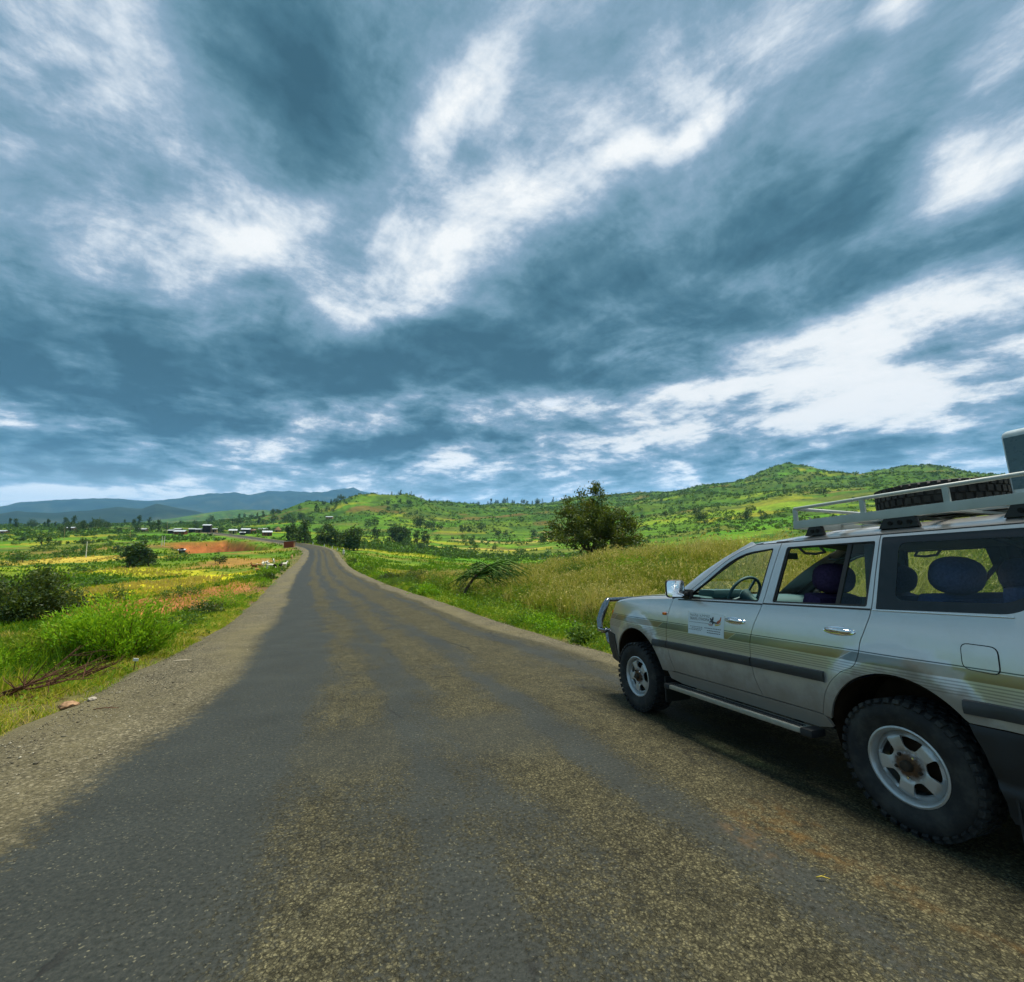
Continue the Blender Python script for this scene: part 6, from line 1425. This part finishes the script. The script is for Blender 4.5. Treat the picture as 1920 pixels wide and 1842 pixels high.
# ---- scrub on the slopes, too much to count
def scrub():
    rng = np.random.default_rng(55); n = 28000; az = np.radians(rng.uniform(-54, 50, n)); r = 210 * (1550 / 210) ** (rng.uniform(0, 1, n) ** .75); x, y = r * np.sin(az), r * np.cos(az)
    fx = (x + 26 * (fbm(x / 70, y / 70, 3, 61) - .5)) / 62; fy = (y + 30 * (fbm(x / 60, y / 60, 3, 62) - .5)) / 34 + 0.35 * np.sin(x / 140)
    hedge = sstep(.40, .48, np.abs(fy % 1 - .5)) + .7 * sstep(.42, .49, np.abs((fx + .5 * (np.floor(fy) % 2)) % 1 - .5))
    d = fbm(x / 60, y / 60, 4, 501) - .05 + .16 * np.clip(hedge, 0, 1) + .16 * sstep(500, 950, r) + .05 * sstep(8, 25, np.degrees(az)); k = d > .46 + rng.uniform(0, .15, n); x, y, r = x[k], y[k], r[k]
    T, _, _ = road_near(x, y); k = np.abs(T) > 9; x, y, r = x[k], y[k], r[k]; z = ground(x, y); n = len(x)
    hh = rng.uniform(.8, 2.4, n) * (1 + sstep(400, 1200, r) * 1.3); per = 15
    d = unit(rng.normal(size=(n * per, 3))); d[:, 2] = np.abs(d[:, 2]); H = np.repeat(hh, per)
    P = np.repeat(np.stack([x, y, z], 1), per, 0) + d * H[:, None] * np.array([.85, .85, .8]) * rng.uniform(.4, 1, (n * per, 1))
    V, F, t = leaves(P, H * .62, H * .42, rng, d, .1, np.clip(np.repeat(rng.uniform(0, .75, n), per) + rng.uniform(0, .3, n * per), 0, 1))
    o = finish('shrubbery', fast_mesh('shrubbery', V, F, {'tint': t}), LEAF['far2']); tag(o, kind='stuff')
scrub()

# ------------------------------------------------------------------ village, animals, roadside things
M_TIN = simple('weathered_tin_roof', (.48, .52, .54), .45, .35, var=.2, scale=3); M_RUST = simple('rusty_tin_roof', (.22, .12, .075), .7, .2, var=.35, scale=3)
M_MUD = simple('mud_plaster', (.26, .17, .10), .95, spec=.1, var=.25, scale=4); M_REDMUD = simple('red_mud_plaster', (.24, .085, .045), .95, spec=.1, var=.25, scale=4); M_WOOD = simple('dark_weathered_wood', (.065, .050, .038), .9, spec=.1, var=.35, scale=9)
M_TAN = simple('ochre_wall', (.42, .28, .13), .95, spec=.1, var=.2, scale=4); M_THATCH = simple('brown_thatch', (.19, .125, .065), .98, spec=.05, var=.4, scale=12); M_HOLE = simple('dark_opening', (.012, .011, .010), .8)
M_WHITE = simple('white_paint', (.72, .73, .70), .6, var=.12, scale=8)
def house(label, u, y, w, dp, h, wall, roof, rz=0.0, pitch=.28, floors=1, group='houses of the village', lean=False, name='house'):
    x, y, z = at(u, y); o = empty(name, (x, y, z - .25), rz); H = h + .25
    m = MB(); m.box((0, 0, H / 2), (w, dp, H))
    rh = pitch * dp / (1 if lean else 2); e = .35
    if not lean: m.add([(-w / 2, -dp / 2, H), (-w / 2, dp / 2, H), (-w / 2, 0, H + rh), (w / 2, -dp / 2, H), (w / 2, dp / 2, H), (w / 2, 0, H + rh)], [(0, 2, 1), (3, 4, 5)])
    m.build('wall', wall, o)
    m = MB(); sl = rh / (dp / (1 if lean else 2))
    def slab(y0, z0, y1, z1):
        n = max(4, int(w / .5)); P0, P1 = [], []
        for i in range(n + 1):
            xx = -w / 2 - e + (w + 2 * e) * i / n; q = .035 * (i % 2); P0.append((xx, y0, z0 + q)); P1.append((xx, y1, z1 + q))
        m.grid([P0, P1]); m.grid([[(p[0], p[1], p[2] - .05) for p in P0], [(p[0], p[1], p[2] - .05) for p in P1]], True)
    if lean: slab(-dp / 2 - e, H + rh + sl * e + .05, dp / 2 + e, H - sl * e + .05)
    else: slab(-dp / 2 - e, H - sl * e + .05, 0, H + rh + .06); slab(dp / 2 + e, H - sl * e + .05, 0, H + rh + .06)
    m.build('roof', roof, o)
    for f in range(floors):
        zf = .25 + f * h / floors
        if f == 0: m = MB(); m.box((w * .08, -dp / 2 - .03, zf + .95), (.85, .06, 1.9)); m.build('door', M_HOLE, o)
        for k in ((-.30, .34) if w > 4 else (-.28,)):
            m = MB(); m.box((w * k, -dp / 2 - .03, zf + 1.35), (.75, .06, .7)); wn = m.build('window', M_HOLE, o)
            m = MB(); m.box((w * k, -dp / 2 - .05, zf + .97), (.9, .10, .06)); m.build('sill', wall, wn)
    if floors > 1:
        m = MB(); m.box((0, -dp / 2 - .5, .25 + h / 2), (w, 1.0, .10)); bl = m.build('balcony', M_WOOD, o)
        for k in np.linspace(-.48, .48, 7): m = MB(); m.box((w * k, -dp / 2 - .96, .25 + h / 2 + .5), (.07, .07, 1.0)); m.build('post', M_WOOD, bl)
    return tag(o, label, 'house', group)
house('two-storey dark wooden house with pale tin roof where the road enters the village', 388.5, 318, 4.6, 4.5, 5.0, M_WOOD, M_TIN, .35, .3, 2)
house('low tin-roofed mud house just left of the two-storey wooden house', 374, 316, 3.6, 3.4, 2.2, M_MUD, M_TIN, .3)
house('ochre-walled house at the road, right of the two-storey wooden house', 400.5, 322, 4.2, 3.6, 2.5, M_TAN, M_TIN, .4, .2)
house('wide white-roofed low house at the left end of the village', 339, 308, 6.2, 4.6, 2.2, M_REDMUD, M_TIN, .2, .35)
house('small grey house left of the ochre-walled house, beside a thick tree', 361, 326, 4.0, 3.6, 2.2, M_WOOD, M_TIN, .3)
house('leftmost small dark house by the tall utility pole', 322, 330, 3.6, 3.4, 2.4, M_WOOD, M_TIN, .25)
house('second house from the village\'s left end, half behind the white-roofed one', 334, 342, 4.4, 3.6, 2.5, M_WOOD, M_TIN, .2)
house('house with white gable and ochre yard right of the thick village tree', 437, 330, 4.8, 4.2, 2.5, M_TAN, M_TIN, .5, .4)
house('dark wooden house in the middle of the right village cluster', 461, 334, 5.4, 4.6, 3.2, M_WOOD, M_TIN, .4, .35)
house('red mud house with rusty roof in the right village cluster', 474, 340, 5.0, 4.2, 2.6, M_REDMUD, M_RUST, .4, .4)
house('grey-walled house with white roof on the slope above the village', 494, 352, 6.4, 4.6, 3.0, M_MUD, M_TIN, .1, .3)
house('brown-red house with pale roof below the slope house, near the road', 501, 296, 5.2, 4.2, 2.4, M_REDMUD, M_TIN, .6, .4)
house('tiny white-roofed shed at the road below the right village cluster', 455, 302, 3.2, 2.6, 1.6, M_WOOD, M_TIN, .5)
house('white tin roof among trees under the central hill', 617, 640, 9.0, 6.0, 2.8, M_TAN, M_TIN, .1, .3)
house('lone white-roofed house among the far plain trees at the left', 134, 400, 5.6, 4.2, 2.3, M_MUD, M_TIN, .2, .35)
house('white tin roof at the very left edge of the plain', 7, 345, 5.2, 3.6, 2.0, M_MUD, M_TIN, .1, .35)
house('low pale roof half hidden by trees in the plain', 268, 372, 6.0, 4.0, 2.2, M_MUD, M_TIN, .1, .3)
house('small grey shack below the red earth bank', 344, 150, 1.5, 1.4, 1.3, M_WOOD, M_TIN, .4, .3, name='shack')
def kiosk():
    x, y, z = at(544, 152); o = empty('brick_kiosk', (x, y, z - .2), .12); mt = simple('red_brown_brick', (.25, .070, .040), .95, spec=.1, var=.25, scale=7)
    m = MB(); m.box((0, 0, 1.0), (2.9, 2.0, 2.0)); m.build('wall', mt, o)
    m = MB(); m.add([(-1.7, -1.35, 2.02), (1.7, -1.35, 2.30), (1.7, 1.25, 2.30), (-1.7, 1.25, 2.02), (-1.7, -1.35, 2.10), (1.7, -1.35, 2.38), (1.7, 1.25, 2.38), (-1.7, 1.25, 2.10)], [(3, 2, 1, 0), (4, 5, 6, 7), (0, 1, 5, 4), (1, 2, 6, 5), (2, 3, 7, 6), (3, 0, 4, 7)]); m.build('roof', M_TIN, o)
    m = MB(); m.add([(-1.45, -.999, 2.0), (1.45, -.999, 2.0), (1.45, -.999, 2.27), (-1.45, -.999, 2.02), (-1.45, .999, 2.0), (1.45, .999, 2.0), (1.45, .999, 2.27), (-1.45, .999, 2.02)], [(0, 1, 2, 3), (7, 6, 5, 4), (1, 5, 6, 2)]); m.build('gable', mt, o)
    m = MB(); m.box((1.46, 0, 1.0), (.05, .8, 1.7)); m.build('door', M_TAN, o)
    tag(o, 'small red-brown kiosk with flat pale roof beside the bend', 'kiosk')
kiosk()
def round_hut():
    x, y, z = at(521, 372); o = empty('thatched_hut', (x, y, z - .2)); m = MB(); m.lathe([(2.1, 0), (2.1, 2.2)], 16); m.build('wall', M_MUD, o); m = MB(); m.lathe([(2.7, 1.9), (1.4, 3.4), (.05, 4.6)], 16); m.build('roof', M_THATCH, o)
    m = MB(); m.box((0, -2.08, .95), (.8, .1, 1.7)); m.build('door', M_HOLE, o); tag(o, 'round brown thatched hut on the green slope above the village', 'hut')
round_hut()

# ---- skinned bodies
def skinned(name, verts, edges, radii, mat, parent=None, sub=2, root=0):
    me = D.meshes.new(name); me.from_pydata(verts, edges, []); ob = D.objects.new(name, me); COL.objects.link(ob)
    ob.modifiers.new('skin', 'SKIN'); ob.modifiers.new('sub', 'SUBSURF').levels = sub; ob.modifiers['sub'].render_levels = sub
    for i, r_ in enumerate(radii):
        sv = me.skin_vertices[0].data[i]; sv.radius = (r_, r_) if isinstance(r_, (int, float)) else r_; sv.use_root = (i == root)
    dg = bpy.context.evaluated_depsgraph_get(); out = D.meshes.new_from_object(ob.evaluated_get(dg)); D.objects.remove(ob); D.meshes.remove(me)
    out.materials.clear(); out.materials.append(mat); out.polygons.foreach_set('use_smooth', np.ones(len(out.polygons), bool)); o = D.objects.new(name, out); link(o, parent); return o
def hide_mat(name, a, b, th, sc):
    t = NT(new_mat(name)); n = t.noise(t.obj(), sc, 3, .5); return t.done(t.bsdf(t.mix(t.range(n, th - .03, th + .03), a, b), .9, 0, None, .1))
H_WHITE = hide_mat('white_hide', (.70, .67, .58), (.62, .56, .46), .6, 4); H_BROWN = hide_mat('brown_hide', (.16, .055, .022), (.22, .085, .035), .5, 4); H_ORANGE = hide_mat('sandy_hide', (.46, .22, .085), (.60, .42, .26), .55, 4); H_BLACK = hide_mat('black_hide', (.012, .011, .010), (.05, .04, .03), .62, 4); H_PIED = hide_mat('black_and_white_hide', (.66, .62, .54), (.015, .013, .012), .50, 3.2)
def goat(label, u, y, rz, mat, s=1.0, graze=False):
    x, y, z = at(u, y); o = empty('goat', (x, y, z), rz)
    hd = [(.44, 0, .60), (.56, 0, .40), (.66, 0, .20), (.76, 0, .10)] if graze else [(.42, 0, .68), (.52, 0, .84), (.60, 0, .92), (.74, 0, .86)]
    V = [(0, 0, .56), (.18, 0, .57), (.34, 0, .60), (-.18, 0, .58), (-.36, 0, .60)] + hd + [(-.44, 0, .66), (-.47, 0, .74)]
    E = [(0, 1), (1, 2), (0, 3), (3, 4), (2, 5), (5, 6), (6, 7), (7, 8), (4, 9), (9, 10)]; Rr_ = [.165, .160, .135, .150, .125, .085, .065, .070, .038, .035, .020]
    for sx, top, k in ((.30, 2, 1), (-.34, 4, -1)):
        for sy in (-1, 1):
            b = len(V); sw = .03 * sy
            if k > 0: V += [(sx + .01, sy * .085, .44), (sx + .02 + sw, sy * .09, .24), (sx + .01 + sw, sy * .09, .02)]; Rr_ += [.055, .032, .026]
            else: V += [(sx + .05, sy * .09, .42), (sx - .07 + sw, sy * .095, .25), (sx - .03 + sw, sy * .095, .02)]; Rr_ += [.075, .036, .026]
            E += [(top, b), (b, b + 1), (b + 1, b + 2)]
    V = [tuple(np.array(p) * s) for p in V]; skinned('body', V, E, [r_ * s for r_ in Rr_], mat, o, 1)
    hx, hy, hz = (np.array(V[7]))
    for sy in (-1, 1):
        m = MB(); m.tube([(hx - .02 * s, sy * .03 * s, hz + .05 * s), (hx - .07 * s, sy * .05 * s, hz + .15 * s), (hx - .14 * s, sy * .06 * s, hz + .17 * s)], [.014 * s, .010 * s, .004 * s], 5); m.build('horn', M_WOOD, o)
        m = MB(); m.tube([(hx - .02 * s, sy * .05 * s, hz + .03 * s), (hx - .04 * s, sy * .13 * s, hz), (hx - .05 * s, sy * .16 * s, hz - .03 * s)], [.018 * s, .024 * s, .006 * s], 5); m.build('ear', mat, o)
    return tag(o, label, 'goat', 'goats grazing beside the road')
GY = 80
goat('dark brown goat at the left end of the herd', 480, GY, 2.9, H_BROWN, 1.2); goat('sandy goat next to the dark brown goat at the left', 488, GY + 3, .5, H_ORANGE, 1.15, True); goat('white goat standing first right of the sandy goat', 495, GY + 5, 1.9, H_WHITE, 1.15)
goat('white goat standing farther back in the middle of the herd', 501, GY + 9, 1.4, H_WHITE, 1.1); goat('black-and-white goat in the middle of the herd', 506, GY + 3, 2.6, H_PIED, 1.1); goat('white goat nearest the camera, head down', 510, GY - 4, .4, H_WHITE, 1.2, True)
goat('white goat farthest from the camera', 516, GY + 14, 2.2, H_WHITE, 1.0); goat('black goat beside the nearest white goat', 518, GY - 5, 2.4, H_BLACK, 1.05, True); goat('black goat right of the herd beside a white one', 529, GY - 6, 1.7, H_BLACK, 1.1); goat('white goat at the right end of the herd', 535, GY - 5, 1.2, H_WHITE, 1.2)
goat('pale sandy kid lying low left of the herd', 485, GY - 7, .2, H_ORANGE, .7, True); goat('brown goat with pale head alone at the left edge of the tarmac', 549, 104, 1.9, H_ORANGE, 1.15)
def person():
    x, y, z = at(645.5, 119); o = empty('person', (x, y, z), 2.6)
    skin = simple('brown_skin', (.10, .050, .028), .6, var=.05); cloth = simple('white_cotton_shawl', (.68, .67, .63), .9, spec=.1, var=.1, scale=10); dark = simple('dark_trousers', (.10, .10, .12), .9, spec=.1)
    V = [(0, 0, .95), (0, 0, 1.15), (0, 0, 1.36), (0, 0, 1.47), (0, .02, 1.60), (0, .02, 1.68)]; E = [(0, 1), (1, 2), (2, 3), (3, 4), (4, 5)]; Rr_ = [.145, .135, .15, .055, .085, .075]
    for sx in (-1, 1):
        b = len(V); st = .14 * sx; V += [(sx * .09, 0, .86), (sx * .10, st * .6, .48), (sx * .10, st - .03, .08), (sx * .10, st + .10, .035)]; Rr_ += [.095, .06, .042, .032]; E += [(0, b), (b, b + 1), (b + 1, b + 2), (b + 2, b + 3)]
        b = len(V); V += [(sx * .20, 0, 1.36), (sx * .25, -.04 * sx, 1.10), (sx * .24, .08 - .06 * sx, .88), (sx * .24, .10 - .06 * sx, .80)]; Rr_ += [.065, .045, .034, .03]; E += [(2, b), (b, b + 1), (b + 1, b + 2), (b + 2, b + 3)]
    skinned('body', V, E, Rr_, skin, o, 2)
    m = MB(); m.lathe([(.10, 1.50), (.20, 1.42), (.235, 1.30), (.225, 1.05), (.24, .80), (.255, .58)], 16); P = m.v; m.v = [(p[0] * 1.18, p[1] * .85, p[2]) for p in P]; m.build('shawl', cloth, o, smooth=True)
    for sx in (-1, 1): m = MB(); m.tube([(sx * .09, 0, .88), (sx * .10, .084 * sx, .48), (sx * .10, .14 * sx - .03, .12)], [.11, .085, .065], 10); m.build('trouser_leg', dark, o, smooth=True)
    m = MB(); m.lathe([(.001, 1.775), (.06, 1.765), (.092, 1.72), (.098, 1.665), (.09, 1.62)], 14, Matrix.Translation((0, .015, 0))); m.build('head_wrap', cloth, o, smooth=True)
    tag(o, 'person in a white shawl walking on the right verge near the bend', 'person')
person()
for i, (sx_, tx_) in enumerate([(186, 5.0), (170, 5.0), (157, 5.0), (146, 5.0)]):
    x, y = (float(q[0]) for q in road_xy(np.array([sx_], float), np.array([tx_]))); z = gz(x, y); m = MB(); m.bbox((0, 0, .35), (.20, .16, 1.1), .02); o = m.build('guide_post', M_WHITE, None); o.location = (x, y, z); m = MB(); m.box((0, 0, .80), (.206, .166, .10)); m.build('band', M_HOLE, o)
    tag(o, f'{ORD[i]} from the left of the white guide posts at the bend', 'post', 'white guide posts at the bend')
for u, y, h, lb in ((313, 318, 8.5, 'tall utility pole at the left end of the village'), (244.5, 235, 7.5, 'utility pole above the dark tree clump in the plain'), (165, 132, 4.6, 'pale leaning-free pole standing above the blackish bush'), (121, 258, 7.0, 'utility pole among the green fields at the left'), (305, 178, 3.8, 'first of two close pale posts left of the red bank'), (309.5, 180, 3.9, 'second of two close pale posts left of the red bank')):
    x, y, z = at(u, y); m = MB(); m.tube([(0, 0, -.4), (0, 0, h * .5), (.02, 0, h)], [.11, .095, .075], 8); o = m.build('utility_pole', M_TAN if 'pale' not in lb else M_WHITE, None); o.location = (x, y, z)
    if h > 6:
        m = MB(); m.box((0, 0, h - .5), (1.5, .09, .10)); m.build('crossarm', M_WOOD, o)
        for q in (-.6, 0, .6): m = MB(); m.lathe([(.03, 0), (.05, .06), (.03, .14), (.001, .16)], 8, Matrix.Translation((q, 0, h - .45))); m.build('insulator', M_WHITE, o)
    tag(o, lb.replace('leaning-free ', ''), 'pole')

# ---- close to the camera on the left verge
def rock(label, s_, t_, size, seed, mat, name='stone', cat='stone', flat=.6, stretch=1.0, rz=None):
    rng = np.random.default_rng(seed); bm = bmesh.new(); bmesh.ops.create_icosphere(bm, subdivisions=3, radius=.5)
    for v in bm.verts:
        p = v.co; n = float(fbm(np.array([p.x * 5 + seed]), np.array([p.y * 5 + p.z * 3.7]), 3, seed)[0]) - .5; v.co = Vector((p.x * stretch, p.y, p.z * flat)) * (1 + .55 * n) * size
    bm.verts.index_update(); m = MB(); m.add([v.co for v in bm.verts], [tuple(v.index for v in f.verts) for f in bm.faces]); bm.free(); o = m.build(name, mat, None, auto=40)
    x, y = road_xy(np.array([s_]), np.array([t_])); o.location = (x[0], y[0], surf(x[0], y[0]) + size * flat * .28); o.rotation_euler = (0, 0, rng.uniform(0, 6) if rz is None else rz)
    if label: tag(o, label, cat)
    return o
def surf(x, y):
    """the higher of road and ground"""
    T, S, Z = road_near([x], [y]); g = gz(x, y)
    if abs(T[0]) > 5.4: return g
    zc = float(Z[0]) - .30 * float(sstep(4.05, 5.0, abs(T[0]))) * abs(T[0]) / 4.5; return max(g, zc)
M_STONE = simple('grey_stone', (.15, .135, .11), .9, spec=.2, var=.35, scale=14, bump=.4); M_STONE2 = simple('pale_stone', (.34, .30, .24), .9, spec=.2, var=.25, scale=14, bump=.4)
def pix_road(u, v):
    """where a line of sight meets the near road plane"""
    a = (u - 960) / F860; b = (921 - v) / F860; p = R(5.25); dy = math.cos(p) - b * math.sin(p); dz = math.sin(p) + b * math.cos(p); k = CAM_H / (-SLOPE * dy - dz) * -1.0
    k = -CAM_H / (dz + SLOPE * dy); x, y = a * k, dy * k; T, S, _ = road_near([x], [y]); return float(S[0]), float(T[0])
s_, t_ = pix_road(440, 1141); rock('dark grey stone at the left gravel edge beyond the bright bush', s_, t_, .16, 3, M_STONE)
s_, t_ = pix_road(108, 1322); rock('pale orange-brown broken stone at the gravel edge beside the dry twigs', s_, t_ + .12, .15, 4, simple('orange_stone', (.30, .185, .105), .95, spec=.1, var=.5, scale=22, bump=.9), flat=.7, stretch=1.3, rz=.5)
s_, t_ = pix_road(172, 1313); rock('small pale stone on the gravel right of the broken stone', s_, t_, .09, 5, M_STONE2)
s_, t_ = pix_road(112, 1205); rock('whitish stone lying in the grass left of the bright bush', s_, t_, .17, 6, M_STONE2, stretch=1.5)
def stick(label, u, v, ln, rz, mat, r_=.010):
    s_, t_ = pix_road(u, v); x, y = road_xy(np.array([s_]), np.array([t_])); m = MB(); m.tube([(-ln / 2, 0, .012), (-.1 * ln, .02 * ln, .020), (ln / 2, -.01 * ln, .014)], [r_, r_ * 1.1, r_ * .6], 6); m.tube([(.05 * ln, .01, .018), (.22 * ln, .10 * ln, .03)], [r_ * .6, r_ * .3], 5)
    o = m.build('stick', mat, None, smooth=True); o.location = (x[0], y[0], surf(x[0], y[0])); o.rotation_euler = (0, 0, rz); tag(o, label, 'stick')
stick('pale bleached stick lying on the gravel left of the tarmac', 342, 1240, .30, .35, simple('bleached_wood', (.50, .44, .32), .9, spec=.1))
stick('short yellow straw lying on the tarmac in front of the rear wheel', 1545, 1653, .065, -.2, simple('yellow_straw', (.42, .33, .06), .8, spec=.1), .0035)
stick('thin dark twig on the gravel beside the leftmost stone', 200, 1330, .26, .2, M_TWIG, .006)
def dry_branch(label, u, v, size, seed, rz, n=9):
    rng = np.random.default_rng(seed); s_, t_ = pix_road(u, v); x, y = road_xy(np.array([s_]), np.array([t_])); m = MB()
    for k in range(n):
        a = rng.normal() * .45; L_ = size * rng.uniform(.5, 1.0); b = Vector((rng.uniform(-.4, .1) * size, rng.normal() * .07, .03 + rng.uniform(0, .10))); d = Vector((math.cos(a), math.sin(a), rng.uniform(-.02, .25))); pts = [b]
        for j in range(5): d = (d + Vector(rng.normal(size=3)) * .16).normalized(); pts.append(pts[-1] + d * L_ / 5)
        for p in pts: p.z = max(.02, p.z)
        m.tube(pts, [.014 * size * (1 - .15 * i) for i in range(6)], 5)
        for j in range(4):
            q = pts[int(rng.integers(1, 5))]; e = q + Vector((rng.normal() * .16 + .1, rng.normal() * .16, abs(rng.normal()) * .14)) * size; m.tube([q, (q + e) / 2 + Vector(rng.normal(size=3)) * .02, e], [.007, .005, .002], 4)
    o = m.build('dry_branch', M_TWIG, None); o.location = (x[0], y[0], surf(x[0], y[0])); o.rotation_euler = (0, 0, rz); tag(o, label, 'branch')
dry_branch('large red-brown dry branch lying on the left verge at the picture edge', 60, 1290, 1.15, 8, .55, 12); dry_branch('smaller tangle of dry twigs between the large branch and the bright bush', 150, 1262, .75, 9, .5, 11); dry_branch('thin dry branch on the tilled plot side of the left verge', 345, 1150, .8, 10, -.4, 5)
def marker():
    s_, t_ = pix_road(257, 1246); x, y = road_xy(np.array([s_]), np.array([t_ - .05])); z = surf(x[0], y[0]); m = MB(); m.tube([(0, 0, -.05), (.01, 0, .22)], .007, 6); o = m.build('marker_stake', M_WOOD, None); o.location = (x[0], y[0], z)
    m = MB(); m.bbox((.01, 0, .25), (.085, .012, .05), .004); m.build('plate', M_WHITE, o); o.rotation_euler = (0, .1, .2); tag(o, 'small white plate on a thin stake at the foot of the bright bush', 'marker')
marker()

# ---- loose chippings on both shoulders
def gravel():
    rng = np.random.default_rng(66); n = 26000; s = -3 + 34 * rng.beta(1.0, 2.0, n); left = rng.uniform(size=n) < .72
    t = np.where(left, -(2.7 + 2.0 * rng.beta(2.2, 1.3, n)), 3.3 + 1.3 * rng.beta(1.5, 1.2, n)); k = (fbm(s / 1.5, t * 2, 3, 601) + .25 * (np.abs(t) > 3.7)) > rng.uniform(.35, .75, n); s, t = s[k], t[k]
    x, y = road_xy(s, t); _, _, Z = road_near(x, y); edge = sstep(4.05, 5.0, np.abs(t)); z = np.maximum(Z - .30 * edge * np.abs(t) / 4.5, ground(x, y)); n = len(x)
    r_ = .0045 + .011 * rng.beta(1.2, 4, n); big = rng.uniform(size=n) < .02; r_ = np.where(big, r_ * 2.0, r_)
    base = np.array([(1, 0, .05), (0, 1, -.05), (-1, 0, .05), (0, -1, -.05), (.1, .1, .75), (-.1, 0, -.6)]); fc = np.array([(0, 1, 4), (1, 2, 4), (2, 3, 4), (3, 0, 4), (1, 0, 5), (2, 1, 5), (3, 2, 5), (0, 3, 5)])
    a = rng.uniform(0, 6.28, n); j = base[None] * rng.uniform(.65, 1.3, (n, 6, 3)); V = np.stack([j[..., 0] * np.cos(a)[:, None] - j[..., 1] * np.sin(a)[:, None], j[..., 0] * np.sin(a)[:, None] + j[..., 1] * np.cos(a)[:, None], j[..., 2]], -1) * r_[:, None, None] + np.stack([x, y, z + r_ * .25], 1)[:, None]
    F = (np.arange(n)[:, None, None] * 6 + fc[None]).reshape(-1, 3); tint = np.repeat(rng.uniform(0, 1, n), 6)
    t_ = NT(new_mat('loose_chippings')); t_.done(t_.bsdf(t_.ramp(t_.attr('tint'), [(0, (.070, .062, .045)), (.5, (.15, .135, .09)), (.9, (.26, .235, .16)), (1, (.42, .39, .30))]), .9, 0, None, .25))
    tag(finish('gravel', fast_mesh('gravel', V.reshape(-1, 3), F, {'tint': tint}), t_.m), kind='stuff')
gravel()
